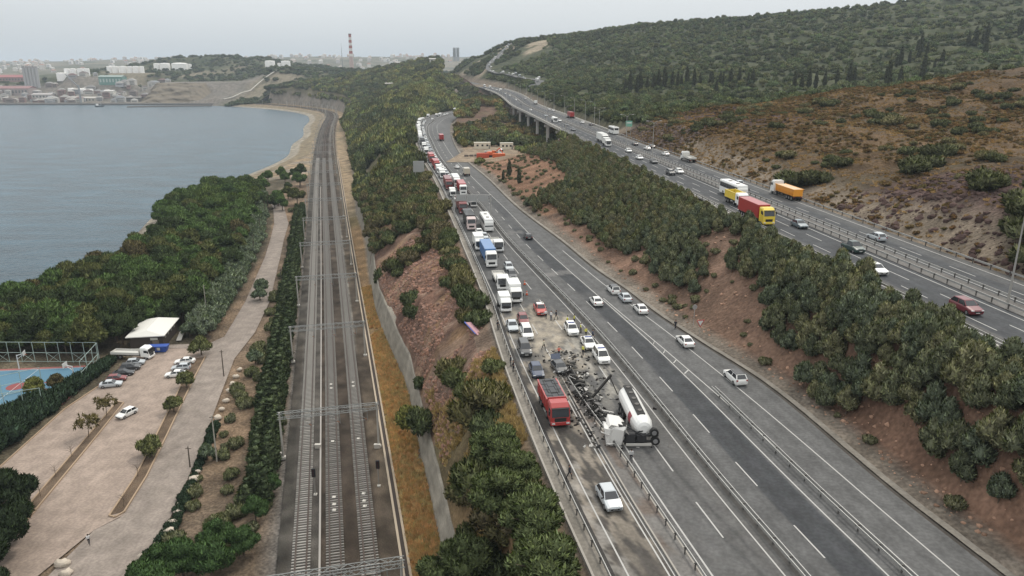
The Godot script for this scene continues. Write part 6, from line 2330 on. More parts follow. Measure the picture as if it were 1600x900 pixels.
func plant_shore() -> void:
	var leaf := [leafy("wood_dark", 0.057, 0.079, 0.036), leafy("wood_olive", 0.101, 0.110, 0.045), leafy("wood_green", 0.086, 0.134, 0.048), leafy("wood_brown", 0.116, 0.099, 0.051)]
	var silver := [leafy("silver", 0.165, 0.198, 0.141), leafy("silver_dark", 0.127, 0.160, 0.108)]
	rng.seed = 11
	var n := 0
	var rest := []
	var s := 166.0
	while s < 402.0:
		var x0 := cv("coast", s) + 9.0
		var x1 := track_x(s) - 9.0
		var x := x0 + rng.randf() * 2.0
		while x < x1:
			var px := x + rng.randf_range(-1.5, 1.5)
			var ps := s + rng.randf_range(-1.8, 1.8)
			var skip := in_park(px, ps) or px < -0.72 * ps - 14.0
			if s > 250.0 and s < 318.0 and px < cv("coast", s) + 15.0:
				skip = true
			if not skip:
				var z := rng.randf_range(0.66, 1.42)
				var m: Material = leaf[[0, 0, 0, 1, 1, 2, 2, 0, 1, 2, 0, 3][rng.randi() % 12]]
				if ps > 285.0:
					m = leaf[[2, 2, 1, 2, 0, 2][rng.randi() % 6]]
				var tall := 1.0 + 0.25 * noise.get_noise_2d(px * 3.0, ps * 3.0)
				if n < 285:
					var say := "%s %s broadleaf tree, %s of the shore wood %s" % [size_word(z), tone_word(m), ["sea edge", "middle", "road edge"][clampi(int((px - x0) / (x1 - x0) * 3.0), 0, 2)], span_word(ps, [200, 250, 300, 350], ["behind court and hall", "where the dirt road begins", "by the pebble beach", "halfway up the dirt road", "at the far point"])]
					plant("broad", "broadleaf_tree", say, "tree", "trees of the shore wood", px, ps, Vector3(z, z * tall, z), m)
				else:
					rest.append([px, ground(px, ps), -ps, z, z * tall, tint() * 1.0])
				n += 1
			x += rng.randf_range(4.4, 6.2)
		s += 4.9
	if rest.size():
		scatter("shore_wood_foliage", "broad", rest, leaf[2])
	s = 178.0
	while s < 386.0:
		for k in 2:
			var x := track_x(s) - 4.4 - k * 4.0 + rng.randf_range(-0.8, 0.8)
			var z := rng.randf_range(0.85, 1.3)
			if not in_park(x, s):
				plant("olive", "olive_tree", "%s silvery tree, %s row along the dirt road %s" % [size_word(z * 0.95), ["roadside", "inner"][k], span_word(s, [205, 240, 275, 310, 345], ["at its start above the hall", "opposite two lone trees", "in its straight part", "where it narrows", "in its far half", "at its far bend"])], "tree", "silvery trees lining the dirt road", x, s, Vector3(z, z, z), silver[rng.randi() % 2])
		s += rng.randf_range(3.0, 4.2)
	# hedge round the court
	var hedge := leafy("hedge", 0.036, 0.058, 0.037)
	for i in 34:
		var t := i / 33.0
		var x := lerpf(-94.0, -93.2, t) - 0.8 * sin(t * PI)
		var q := lerpf(160.0, 104.0, t)
		var w := lerpf(0.9, 1.9, t)
		var say := "%s, %s" % [["by the hall end", "behind the silver car", "beside the yellow green tree", "before the nearest steel fence", "along the empty parking edge", "at its thick near end", "near the dark thicket"][clampi(int(t * 7.0), 0, 6)], ["slim", "full", "ragged"][i % 3]]
		plant("shrub", "hedge_bush", "dark bush of the court hedge %s" % say, "hedge", "hedge along the court", x + rng.randf_range(-0.4, 0.4), q, Vector3(1.4 * w, 1.5 * w, 1.4 * w), hedge)
		if i > 12:
			plant("shrub", "hedge_bush", "dark bush of the court hedge %s" % say, "hedge", "hedge along the court", x - 2.4 * w, q, Vector3(1.5 * w, 1.5 * w, 1.5 * w), hedge)
	plant("broad", "broadleaf_tree", "yellow green round tree at the near edge of the court", "tree", "", -100.0, 141.5, Vector3(0.62, 0.62, 0.62), leafy("lime", 0.165, 0.171, 0.058))
	plant("broad", "broadleaf_tree", "brownish small tree beside the yellow green one at the court", "tree", "", -97.2, 144.6, Vector3(0.5, 0.55, 0.5), leaf[3])
	# car park trees
	var dry := leafy("dry_leaf", 0.135, 0.112, 0.056)
	for e in [[-80.6, 133.0, 1.25, "sapling"], [-79.2, 124.0, 1.35, "sapling"], [-78.0, 116.5, 0.95, "stems"], [-77.0, 110.0, 0.9, "stems"], [-75.9, 104.0, 0.85, "stems"]]:
		plant(e[3], "island_tree", "thin young tree on the kerbed island of the car park", "tree", "young trees on the car park island", e[0], e[1], Vector3.ONE * e[2], dry)
	var named := ["small leafy tree at the head of the kerbed planter by the white cars", "small dense tree second along the kerbed planter", "small dense tree third along the kerbed planter", "broad small tree in the middle of the kerbed planter", "thin tree below the broad one in the kerbed planter", "thin bare tree at the end of the kerbed planter"]
	var k := 0
	for e in [[-74.6, 165.0, 1.1, "olive"], [-70.4, 146.5, 0.85, "olive"], [-67.8, 134.5, 0.8, "olive"], [-64.2, 117.0, 0.95, "olive"], [-63.2, 110.0, 1.0, "stems"], [-61.0, 101.0, 0.95, "stems"]]:
		plant(e[3], "planter_tree", named[k], "tree", "", e[0], e[1], Vector3.ONE * e[2], leafy("planter", 0.144, 0.154, 0.070))
		k += 1
	# dark thicket at the near corner
	var k2 := -1
	for e in [[-75.5, 93.0, 0.95], [-71.5, 88.0, 0.9], [-77.5, 99.0, 0.9], [-70.5, 82.0, 0.95], [-76.0, 86.0, 1.1], [-66.5, 77.0, 0.8], [-74.0, 79.0, 1.1]]:
		k2 += 1
		plant("feather", "thicket_tree", "very dark bushy tree of the car park thicket, %s" % ["at the kerb", "by the boulders", "farthest up the car park", "behind the boulders", "in its middle", "at the lower picture edge", "deepest in the corner"][k2], "tree", "dark thicket by the car park", e[0], e[1], Vector3.ONE * e[2] * 1.22, leafy("thicket", 0.032, 0.047, 0.025))
	# bushes on the strip between dirt road and hedge of the railway
	rng.seed = 21
	var scrub := [leafy("scrub_a", 0.165, 0.171, 0.108), leafy("scrub_b", 0.140, 0.151, 0.083), leafy("scrub_c", 0.165, 0.171, 0.098)]
	for i in 120:
		var q := 88.0 + 270.0 * pow(rng.randf(), 1.4)
		var a := maxf(-52.0 - maxf(0.0, q - 95.0) * 0.235, track_x(q) + 9.0) if q > 178.0 else -51.0 - maxf(0.0, q - 95.0) * 0.16
		var b := cv("rail", q) - (10.0 if q < 140.0 else 13.0)
		if b - a < 2.0:
			continue
		var z := rng.randf_range(0.45, 1.25)
		plant("shrub", "dry_bush", "%s dusty bush on the bare strip %s" % [size_word(z * 1.2), span_word(q, [105, 125, 150, 180, 215, 260, 310], ["near the green trees", "beside the tall pale pole", "by the leaning short pole", "by the boulders", "at the gap in the evergreens", "opposite the first silvery trees", "in its straight part", "in its far half"])], "bush", "dusty bushes beside the dirt road", lerpf(a, b, rng.randf()), q, Vector3(z, z * 1.15, z), scrub[rng.randi() % 3])
	for e in [[-77.0, 217.0, 1.0], [-75.0, 209.0, 0.95], [-60.0, 160.0, 0.8], [-58.5, 169.0, 0.6], [-53.8, 116.0, 0.7]]:
		plant("olive", "strip_tree", "rounded grey green tree standing alone on the bare strip", "tree", "lone trees on the bare strip", e[0], e[1], Vector3.ONE * e[2], silver[1])
	# the tall clipped evergreens along the tracks
	var ever := [leafy("evergreen", 0.057, 0.077, 0.041), leafy("evergreen_b", 0.075, 0.095, 0.051)]
	var q2 := 100.0
	while q2 < 352.0:
		if (q2 < 192.0 or q2 > 198.0) and (q2 > 140.0 or rng.randf() < 0.6):
			for r in [0.0, -2.3]:
				var z := rng.randf_range(0.85, 1.2)
				plant("cypress", "evergreen_tree", "%s narrow evergreen on the %s side of the screen, %s catenary portal" % [size_word(z), "track" if r == 0.0 else "road", span_word(q2, [115.5, 159, 201, 243, 286, 330], ["before the second", "between second and third", "between third and fourth", "between fourth and fifth", "between fifth and sixth", "between sixth and seventh", "beyond the seventh"])], "tree", "evergreen screen along the railway", cv("rail", q2) - 10.8 + r + rng.randf_range(-0.5, 0.5), q2, Vector3(1.5 * z, z * (0.75 if r == 0.0 else 0.62), 1.5 * z), ever[rng.randi() % 2])
		q2 += rng.randf_range(2.2, 3.2)
	# big bushes below the eye
	for e in [[-44.5, 84.5, 0.8], [-40.0, 83.0, 0.85], [-47.0, 79.0, 0.85], [-42.0, 89.5, 0.7], [-37.5, 88.0, 0.6], [-44.0, 77.0, 0.9], [-38.5, 96.0, 0.55], [-38.6, 103.0, 0.5], [-48.5, 86.0, 0.55]]:
		plant("feather", "leafy_tree", "%s fresh green tree at the near tracks, %s" % [size_word(e[2] * 1.4), span_word(e[0], [-48, -46, -44.2, -42.5, -41, -39, -38], ["next to the dirt road", "second from the dirt road", "behind the hedge bushes", "in front of the middle", "in the middle", "third from the ballast", "second from the ballast", "touching the ballast"])], "tree", "green trees by the near tracks", e[0], e[1], Vector3(e[2], e[2], e[2]), leafy("fresh", 0.068, 0.116, 0.046))
	# trees at the point where the woods meet the tracks
	for i in 26:
		var q := rng.randf_range(352.0, 470.0)
		var x := lerpf(cv("coast", q) + 22.0, cv("rail", q) - 14.0, rng.randf_range(0.35, 1.0))
		var z := rng.randf_range(0.6, 1.15)
		var m: Material = leaf[rng.randi() % 3]
		plant("broad", "point_tree", "%s tree on the point by the tracks %s" % [tone_word(m), span_word(q, [370, 385, 400, 420, 440], ["at the end of the evergreen screen", "just beyond the screen", "at the bend of the dirt road", "beyond the dirt road", "near the beach", "last before the open beach"])], "tree", "trees on the point", x, q, Vector3(z, z, z), m)


func plant_slopes() -> void:
	# bank between the two highways: young pines
	rng.seed = 41
	var pine := [leafy("pine_a", 0.140, 0.150, 0.094), leafy("pine_b", 0.105, 0.118, 0.076), leafy("pine_c", 0.170, 0.168, 0.100), leafy("pine_d", 0.115, 0.136, 0.094)]
	var n := 0
	var rest := []
	var s := 52.0
	while s < 345.0:
		var r := lines(s)
		var x := r[13] - 1.5 + rng.randf()
		while x < r[15] - 1.6:
			var px := x + rng.randf_range(-0.5, 0.5)
			var ps := s + rng.randf_range(-0.6, 0.6)
			var w := (px - r[13]) / (r[15] - r[13])
			var bare := patch.get_noise_2d(px * 3.2 + 10.0, ps * 2.0) * 0.34 + (0.45 if w < 0.10 else 0.0)
			# the known clearings
			bare += 0.9 * exp(-Vector2((px - 34.5) / 6.2, (ps - 117.0) / 13.0).length_squared())
			bare += 0.8 * exp(-Vector2((px - 41.0) / 3.5, (ps - 141.0) / 7.0).length_squared())
			bare += 0.9 * exp(-Vector2((px - 25.0) / 4.0, (ps - 155.0) / 5.0).length_squared())
			if ps > 235.0:
				bare += 1.2 * smoothstep(0.62, 0.2, w) * smoothstep(225.0, 262.0, ps)
			if bare < 0.36:
				var z := rng.randf_range(0.62, 0.98) * (0.8 if bare > 0.22 else 1.0) * lerpf(1.12, 0.86, smoothstep(80.0, 190.0, ps))
				var pk := rng.randi() % 4
				if n < 290:
					var say := "%s %s young pine, %s of the bank %s" % [size_word(z * 1.33), tone_word(pine[pk]), ["lower edge", "middle", "upper edge"][clampi(int(w * 3.0), 0, 2)], span_word(ps, [75, 90, 105, 125, 150, 175, 200], ["at the nearest end", "by the merging ramp", "above the black roofed crossover", "above the triangular sign", "above three parked cars", "below the yellow cab truck", "below coach and yellow tipper", "toward the orange slope"])]
					plant("pine", "young_pine", say, "pine tree", "young pines on the bank", px, ps, Vector3(z, z * rng.randf_range(0.95, 1.2), z), pine[pk])
				else:
					rest.append([px, ground(px, ps) - 0.1, -ps, z, z * rng.randf_range(0.95, 1.2), tint(0.75, 1.15)])
				n += 1
			elif rng.randf() < 0.22:
				var z := rng.randf_range(0.3, 0.75)
				plant("shrub", "bank_shrub", "%s brownish shrub on the bare red soil %s" % [size_word(z * 1.8), span_word(ps, [75, 90, 105, 120, 140, 160, 190, 230], ["at the nearest end", "by the merging ramp", "above the black roofed crossover", "beside the triangular sign", "above the three parked cars", "above the clear carriageway", "beyond the parked cars", "below the pine crest", "on the orange slope"])], "shrub", "low shrubs on the red bank", px, ps, Vector3(z, z, z), leafy("bank_shrub", 0.165, 0.163, 0.100))
			x += rng.randf_range(1.7, 2.2) * (0.86 if s < 110.0 else 1.0)
		s += 2.5 if s > 110.0 else 2.15
	if rest.size():
		scatter("pine_plantation_foliage", "pine", rest, pine[0])
	for e in [[-1.0, 291.0, 1.0, 0.9], [-3.4, 285.0, 0.6, 0.6], [2.6, 272.0, 0.9, 0.8], [16.0, 326.0, 0.8, 0.8]]:
		plant("cypress", "young_cypress", "small dark pointed cypress on the orange slope", "cypress", "cypresses on the orange slope", e[0], e[1], Vector3(e[3], e[2], e[3]), leafy("cyp_small", 0.067, 0.069, 0.047))
	# slope between railway and lower highway
	rng.seed = 43
	var bush := [leafy("bush_a", 0.112, 0.127, 0.061), leafy("bush_b", 0.081, 0.099, 0.051), leafy("bush_c", 0.160, 0.149, 0.077), leafy("bush_d", 0.130, 0.112, 0.068)]
	var far := []
	n = 0
	s = 62.0
	while s < 900.0:
		var x0 := cv("toe", s) + 2.4
		var x1 := cv("A", s) - 2.4
		var step := 2.6 + s * 0.004
		var x := x0
		while x < x1:
			var px := x + rng.randf_range(-0.9, 0.9)
			var ps := s + rng.randf_range(-0.9, 0.9)
			var u := (px - x0) / (x1 - x0)
			var dens := 0.30 + 1.0 * noise.get_noise_2d(px * 1.1 + 31.0, ps * 1.1)
			if ps < 215.0:
				# open red rock in the middle, bushes along the highway edge and in clumps by the wall
				dens -= 0.55 * exp(-Vector2((u - 0.45) / 0.42, (ps - 155.0) / 36.0).length_squared())
				dens += 0.35 * smoothstep(0.72, 0.95, u)
				dens += 0.5 * exp(-Vector2((u - 0.35) / 0.3, (ps - 112.0) / 9.0).length_squared())
				dens += 0.7 * smoothstep(92.0, 78.0, ps) * smoothstep(1.0, 0.75, u)
				dens -= 0.15 * exp(-pow((ps - 97.0) / 5.0, 2.0))
				dens += 0.16 * smoothstep(128.0, 118.0, ps)
				dens -= 0.5 * smoothstep(0.1, 0.02, u)
			else:
				dens += 0.55 * smoothstep(200.0, 240.0, ps)
				dens -= 0.9 * exp(-Vector2((u - 0.32) / 0.3, (ps - 420.0) / 55.0).length_squared())
			if dens > 0.36:
				var z := rng.randf_range(0.75, 1.5) * (1.0 + s * 0.0012)
				var tall := rng.randf_range(0.9, 1.5)
				if ps < 95.0:
					z *= 1.35
				if n < 295:
					var bk := rng.randi() % 4
					var say := "%s %s bush, %s %s" % [size_word(z / 1.1), tone_word(bush[bk]), ["just above the retaining wall", "in mid slope", "at the highway verge"][clampi(int(u * 3.0), 0, 2)], span_word(ps, [85, 105, 125, 160, 200, 230], ["below the silver blue hatchback", "below the red tipper", "below the dark grey van", "below the white delivery van", "below the blue container truck", "below the coach", "below the sign gantry"])]
					plant("shrub", "slope_bush", say, "bush", "wild bushes on the slope above the railway", px, ps, Vector3(z * 1.2, z * tall, z * 1.2), bush[bk])
				else:
					far.append([px, ground(px, ps) - 0.2, -ps, z * 0.85, z * tall * 0.8, tint() * (Color(1, 1, 1) + Color(0.9, 0.8, 0.5) * clampf(2.0 * patch.get_noise_2d(px * 2.0, ps * 2.0), -0.35, 0.4))])
				n += 1
			x += step * rng.randf_range(0.8, 1.25)
		s += step
	for e in [[-18.0, 116.5, 10.6, 1.35, "bright yellow green bush spilling over the retaining wall"], [-15.5, 112.5, 11.5, 1.5, "large olive bush above the retaining wall beside the yellow green one"], [-37.6, 204.0, 11.0, 1.6, "round dark bush at the top of the retaining wall"], [-17.5, 129.0, 11.8, 0.9, "grey bush hanging on the wall below the red rock"]]:
		plant("shrub", "wall_bush", e[4], "bush", "", e[0], e[1], Vector3(e[3] * 1.3, e[3] * 1.5, e[3] * 1.3), leafy("lime", 0.165, 0.171, 0.058) if "yellow green bush" in e[4] else bush[1], e[2])
	for e in [[2.0, 66.0, 1.0], [-2.0, 70.0, 1.05], [4.2, 61.0, 0.95], [-4.5, 74.0, 0.95], [0.5, 76.0, 0.9], [-1.0, 60.0, 1.1], [5.0, 54.0, 1.0], [3.5, 71.0, 0.7], [-6.5, 66.0, 1.0]]:
		plant("feather", "slope_tree", "feathery green tree under the concrete edge, %s" % span_word(e[1], [55, 60.5, 63, 67, 70.5, 72, 75], ["cut by the lower picture edge", "lowest whole one", "beside the outermost guardrail posts", "in its middle", "second from the top by the guardrail", "small one by the guardrail", "toward the retaining wall", "topmost of the thicket"]), "tree", "feathery trees below the concrete edge", e[0] - 2.6, e[1], Vector3(e[2] * 0.98, e[2] * 0.78, e[2] * 0.98), leafy("feather", 0.099, 0.123, 0.057), ground(e[0], e[1]) - 0.6)
	# knoll and hollow beneath the viaduct, and the hill beyond the bend
	s = 345.0
	while s < 1480.0:
		var r := lines(s)
		var step := 3.2 + s * 0.0042
		var spans := [[r[13], r[15] - 1.0]] if s < 880.0 else [[r[7] + 6.0, r[15] - 2.0]]
		if s > 400.0 and s < 640.0:
			spans = [[r[13], r[16] + 4.0]]
		for e in spans:
			var x: float = e[0]
			while x < e[1]:
				var px := x + rng.randf_range(-1.0, 1.0)
				var ps := s + rng.randf_range(-1.0, 1.0)
				var yard: bool = ps > 352.0 and ps < 425.0 and px < cv("R", ps) + 34.0
				if not yard and noise.get_noise_2d(px * 0.9, ps * 0.9) > (-0.2 if s > 880.0 else -0.05):
					var z := rng.randf_range(0.8, 1.5) * (0.8 + s * 0.0007)
					var warm: bool = s > 470.0 and s < 880.0 and rng.randf() < 0.4
					far.append([px, ground(px, ps) - 0.2, -ps, z, z * rng.randf_range(0.7, 1.1), tint() * (Color(1.25, 0.9, 0.9) if warm else Color(1, 1, 1) + Color(0.9, 0.8, 0.45) * clampf(2.0 * patch.get_noise_2d(px * 1.5, ps * 1.5), -0.35, 0.4))])
				x += step * rng.randf_range(0.8, 1.2)
		s += step
	scatter("slope_shrub_foliage", "clump", far, leafy("far_slope", 0.138, 0.156, 0.079))
	# dry grass tufts in the strip by the wall
	var tuft := MB.new()
	rng.seed = 61
	for i in 26:
		var a := Vector3(rng.randf_range(-0.3, 0.3), 0, rng.randf_range(-0.3, 0.3))
		var t := a + Vector3(rng.randf_range(-0.3, 0.3), rng.randf_range(0.35, 0.8), rng.randf_range(-0.3, 0.3))
		var g := rng.randf_range(0.6, 1.1)
		tuft.col = Color(g, g, g) * 0.8
		tuft.tri(a - Vector3(0.06, 0, 0), t, a + Vector3(0.06, 0, 0.03))
	PLANT["tuft"] = [[tuft.mesh(true), null]]
	var grass := []
	for i in 9000:
		var q := 56.0 + 160.0 * pow(rng.randf(), 1.4)
		var x := lerpf(cv("rail", q) + 10.4, cv("toe", q) - 0.2, rng.randf())
		if noise.get_noise_2d(x * 3.0, q * 1.5) > -0.2:
			grass.append([x, ground(x, q) - 0.05, -q, rng.randf_range(0.6, 1.3), rng.randf_range(0.6, 1.4), Color(rng.randf_range(0.8, 1.25), 1.0, 0.9) * rng.randf_range(0.65, 1.1)])
	for i in 5000:
		var q := 58.0 + 70.0 * rng.randf()
		var x := lerpf(cv("toe", q) + 2.0, cv("A", q) - 0.6, rng.randf())
		if noise.get_noise_2d(x * 2.0, q * 2.0) > 0.0:
			grass.append([x, ground(x, q) - 0.05, -q, rng.randf_range(0.6, 1.3), rng.randf_range(0.6, 1.2), Color(0.8, 0.85, 0.75) * rng.randf_range(0.6, 1.0)])
	scatter("dry_grass", "tuft", grass, leafy("dry_grass", 0.400, 0.270, 0.145))


func plant_hills() -> void:
	rng.seed = 51
	# brown spur: separate bushes
	var dark := [leafy("spur_a", 0.102, 0.110, 0.059), leafy("spur_b", 0.165, 0.151, 0.086), leafy("spur_c", 0.087, 0.094, 0.052)]
	var n := 0
	var tries := 0
	while n < 210 and tries < 3000:
		tries += 1
		var q := 92.0 + 262.0 * sqrt(rng.randf())
		var d := 6.0 + 150.0 * pow(rng.randf(), 1.3)
		var x := cv("M", q) + 11.0 + d
		var f := noise.get_noise_2d(x * 0.8 + 7.0, q * 0.8)
		if f < 0.0:
			continue
		var z := rng.randf_range(0.5, 1.3) * (1.0 + f)
		plant("shrub", "hill_bush", "%s dark bush on the brown hill, %s, %s" % [size_word(z), span_word(d, [25, 60, 110], ["near the road", "low down", "high up", "near the crest"]), span_word(q, [130, 170, 215, 265, 310], ["beside the red car", "above purple rock", "behind the orange trailer", "above the flatbed", "over the cutting", "along the skyline"])], "bush", "bushes on the brown hill", x, q, Vector3(z * 1.3, z, z * 1.3), dark[rng.randi() % 3])
		n += 1
	var big := [[73.0, 190.0, 2.4, "large dark bush at the road edge behind the orange trailer"], [76.5, 186.0, 2.0, "lower half of the dark thicket behind the orange trailer"], [95.0, 175.0, 2.2, "long dark bush crowning the purple rock cut"], [101.0, 182.0, 2.0, "dark bush next to the one crowning the purple rock"], [108.0, 190.0, 2.0, "last dark bush of the line above the purple rock"], [91.0, 141.0, 2.3, "dark bush hanging over the near end of the purple rock"], [86.0, 121.0, 2.6, "large dark bush beside the lamp head, upper"], [83.0, 114.0, 2.4, "large dark bush beside the lamp head, lower"], [80.0, 108.0, 2.0, "dark bush at the cut beside the lamp pole"], [93.0, 126.0, 2.0, "dark bush behind the ones at the lamp head"]]
	for e in big:
		plant("shrub", "hill_thicket", e[3], "bush", "", e[0], e[1], Vector3(e[2] * 1.4, e[2], e[2] * 1.4), dark[2])
	# tawny grass and scrub that nobody could count
	var dry := []
	for i in 15000:
		var q := 84.0 + 275.0 * sqrt(rng.randf())
		var x := cv("M", q) + 14.0 + 170.0 * rng.randf()
		var f := noise.get_noise_2d(x * 1.5, q * 1.5)
		if f > -0.12:
			var z := rng.randf_range(0.1, 0.34)
			dry.append([x, ground(x, q) - 0.06, -q, z, z * 0.8, Color(rng.randf_range(0.9, 1.3), 0.95, 0.8) * rng.randf_range(0.7, 1.3)])
	rubble()
	var blades := []
	for i in 16000:
		var q := 88.0 + 265.0 * sqrt(rng.randf())
		var x := cv("M", q) + 12.5 + 150.0 * pow(rng.randf(), 1.2)
		blades.append([x, ground(x, q) - 0.05, -q, rng.randf_range(0.7, 1.7), rng.randf_range(0.4, 0.9), Color(1.0, 0.95, 0.85) * rng.randf_range(0.3, 0.66)])
	scatter("hill_grass", "tuft", blades, leafy("dry_grass", 0.400, 0.270, 0.145))
	scatter("hill_scrub", "clump", dry, leafy("tawny", 0.127, 0.101, 0.057))
	# wooded mountain behind
	var wood := []
	for i in 21000:
		var q := 352.0 + 1150.0 * pow(rng.randf(), 1.15)
		var d := 12.0 + 1050.0 * pow(rng.randf(), 1.35)
		var x := cv("M", q) + 11.0 + d
		if x > q * 0.82 + 60.0 or absf(x - cv("trucks_road", q)) < 9.0 and q > 835.0:
			continue
		var f := noise.get_noise_2d(x * 0.55, q * 0.55)
		var g := patch.get_noise_2d(x * 0.7, q * 0.7)
		if q > 1120.0 and x < 60.0 and g > -0.1:
			continue
		if f < -0.48:
			continue
		if q < 352.0 + 25.0 * rng.randf() + 20.0 * g:
			continue
		var z := rng.randf_range(0.55, 1.2) * (0.8 + q * 0.0006)
		wood.append([x, ground(x, q) - 0.3, -q, z, z * rng.randf_range(0.7, 1.15), tint(0.55, 1.2) * (1.0 + 0.5 * g)])
	scatter("mountain_wood", "clump", wood, leafy("mountain", 0.106, 0.130, 0.070))
	# cypresses one can tell apart on the mountain
	rng.seed = 52
	var cyp := leafy("cypress", 0.050, 0.054, 0.031)
	var spots := []
	for e in [[212, 545], [218, 548], [226, 552], [238, 560], [247, 560], [253, 566], [205, 540], [196, 530], [320, 640], [328, 650], [338, 655], [345, 655], [322, 600], [331, 602], [342, 612], [362, 690], [370, 700], [376, 700], [412, 700], [418, 700], [425, 712], [432, 712], [440, 720], [392, 640], [264, 520], [246, 500], [150, 560], [300, 560], [470, 720], [478, 730], [484, 728]]:
		spots.append(e)
	for i in 22:
		spots.append([96.0 + i * 4.6 + rng.randf_range(-1.5, 1.5), 655.0 - i * 2.0 + rng.randf_range(-8, 8)])
	for e in spots:
		var z := rng.randf_range(1.3, 2.3)
		plant("cypress", "cypress", "%s cypress on the mountain %s, %s" % [size_word(z / 1.8), span_word(e[0], [140, 180, 215, 245, 300, 350, 400], ["over the viaduct end", "beside the dense row", "left of the main cluster", "in the main cluster", "right of the main cluster", "below the paired groups", "in the middle group", "toward the upper corner"]), span_word(e[1], [550, 605, 655], ["lowest tier", "second tier", "third tier", "top tier"])], "cypress", "cypresses on the mountain", e[0], e[1], Vector3(z * 0.95, z * rng.randf_range(1.0, 1.3), z * 0.95), cyp)
	# the far shore
	var shore := []
	for i in 15000:
		var q := 1480.0 + 1300.0 * pow(rng.randf(), 1.5)
		var x := -1250.0 + 1700.0 * rng.randf()
		if x < -560.0 and q < 1800.0:
			continue
		if patch.get_noise_2d(x * 0.35, q * 0.35) > 0.32:
			continue
		var built := false
		for p in PADS:
			if absf(x - p[0]) < p[2] * 0.9 and absf(q - p[1]) < p[3] * 0.9:
				built = true
		if built:
			continue
		var z := rng.randf_range(1.2, 3.0)
		shore.append([x, ground(x, q) - 0.4, -q, z, z * rng.randf_range(0.5, 0.9), tint(0.6, 1.15)])
	scatter("far_wood", "clump", shore, leafy("far_wood", 0.090, 0.114, 0.062))


func rubble() -> void:
	# broken stone on the bare slopes, nobody could count it
	rng.seed = 58
	PLANT["stone"] = []
	for k in 4:
		var b := MB.new()
		b.dome(Vector3.ZERO, Vector3(1, 0.7, 0.8), 6, 4)
		for i in b.v.size():
			var q: Vector3 = b.v[i]
			b.v[i] = q * (1.0 + 0.7 * fine.get_noise_3d(q.x * 8.0 + k * 20.0, q.y * 8.0, q.z * 8.0))
		b.n.clear()
		var src := b.v
		b.v = PackedVector3Array()
		b.c = PackedColorArray()
		for i in range(0, src.size(), 3):
			b.out(src[i], src[i + 1], src[i + 2], Vector3.ZERO)
		PLANT["stone"].append([b.mesh(true), null])
	var list := []
	for i in 9000:
		var q := 100.0 + 112.0 * rng.randf()
		var u := rng.randf()
		var x := lerpf(cv("toe", q) + 2.0, cv("A", q) - 1.5, u)
		if noise.get_noise_2d(x * 2.0, q * 2.0) > -0.25:
			var z := 0.1 + 0.42 * pow(rng.randf(), 3.0)
			list.append([x, ground(x, q) + 0.05 * z, -q, z, z * 1.2, Color(0.26, 0.145, 0.10).lerp(Color(0.18, 0.12, 0.10), rng.randf()) * rng.randf_range(0.75, 1.45)])
	for i in 2600:
		var q := 100.0 + 68.0 * rng.randf()
		var x := cv("M", q) + 13.0 + 34.0 * rng.randf()
		if noise.get_noise_2d(x * 2.0, q * 2.0) > -0.2:
			var z := 0.12 + 0.9 * pow(rng.randf(), 4.0)
			list.append([x, ground(x, q), -q, z, z, Color(0.085, 0.056, 0.050).lerp(Color(0.055, 0.036, 0.032), rng.randf()) * rng.randf_range(0.8, 1.2)])
	for i in 1800:
		var q := 282.0 + 78.0 * rng.randf()
		var x := cv("M", q) + 13.0 + 11.0 * rng.randf()
		var z := 0.2 + 1.0 * pow(rng.randf(), 3.0)
		list.append([x, ground(x, q), -q, z, z * 0.8, Color(0.115, 0.088, 0.076).lerp(Color(0.08, 0.058, 0.05), rng.randf()) * rng.randf_range(0.75, 1.3)])
	for i in 3500:
		var q := 60.0 + 270.0 * rng.randf()
		var x := lerpf(cv("R", q) + 3.0, cv("M", q) - 18.0, rng.randf())
		var z := 0.06 + 0.3 * pow(rng.randf(), 4.0)
		list.append([x, ground(x, q), -q, z, z, Color(0.24, 0.15, 0.105) * rng.randf_range(0.6, 1.7)])
	scatter("rock_rubble", "stone", list, vmat("stone_mix", Color(1, 1, 1), 0.95))


# ---------------------------------------------------------------- the far shore
const PADS := [[-1030, 1820, 80, 60, 54], [-955, 1697, 70, 45, 17.5], [-968, 1927, 85, 50, 60.5], [-925, 2085, 85, 55, 67], [-603, 1983, 65, 60, 73], [-920, 1763, 50, 25, 35], [-872, 1652, 40, 25, 13.5], [-1110, 1766, 55, 30, 30], [-1091, 1695, 90, 40, 14], [-1220, 1870, 95, 60, 40], [-704, 1745, 85, 70, 42], [-435, 2084, 60, 60, 62]]


func house(b: MB, at: Vector3, w: float, l: float, h: float, turn: float, wall: Color, roof: Color) -> void:
	var bs := Basis(Vector3.UP, turn)
	b.col = wall
	b.box(at + Vector3(0, h / 2 - 2.0, 0), Vector3(w, h + 4.0, l), 0.0, bs)
	b.col = Color(0.06, 0.065, 0.07)
	for i in int(h / 3.0):
		for s in [-1.0, 1.0]:
			b.box(at + bs * Vector3(0, 1.7 + i * 3.0, s * l / 2), Vector3(w * 0.7, 1.1, 0.12), 0.0, bs)
	b.col = roof
	var p := [Vector3(-w / 2 - 0.4, h, -l / 2 - 0.4), Vector3(w / 2 + 0.4, h, -l / 2 - 0.4), Vector3(w / 2 + 0.4, h, l / 2 + 0.4), Vector3(-w / 2 - 0.4, h, l / 2 + 0.4)]
	var r := [Vector3(-w * 0.1, h + w * 0.22, -l * 0.25), Vector3(w * 0.1, h + w * 0.22, -l * 0.25), Vector3(w * 0.1, h + w * 0.22, l * 0.25), Vector3(-w * 0.1, h + w * 0.22, l * 0.25)]
	var pp := []
	var rr := []
	for i in 4:
		pp.append(at + bs * p[i])
		rr.append(at + bs * r[i])
	b.loft([pp, rr])


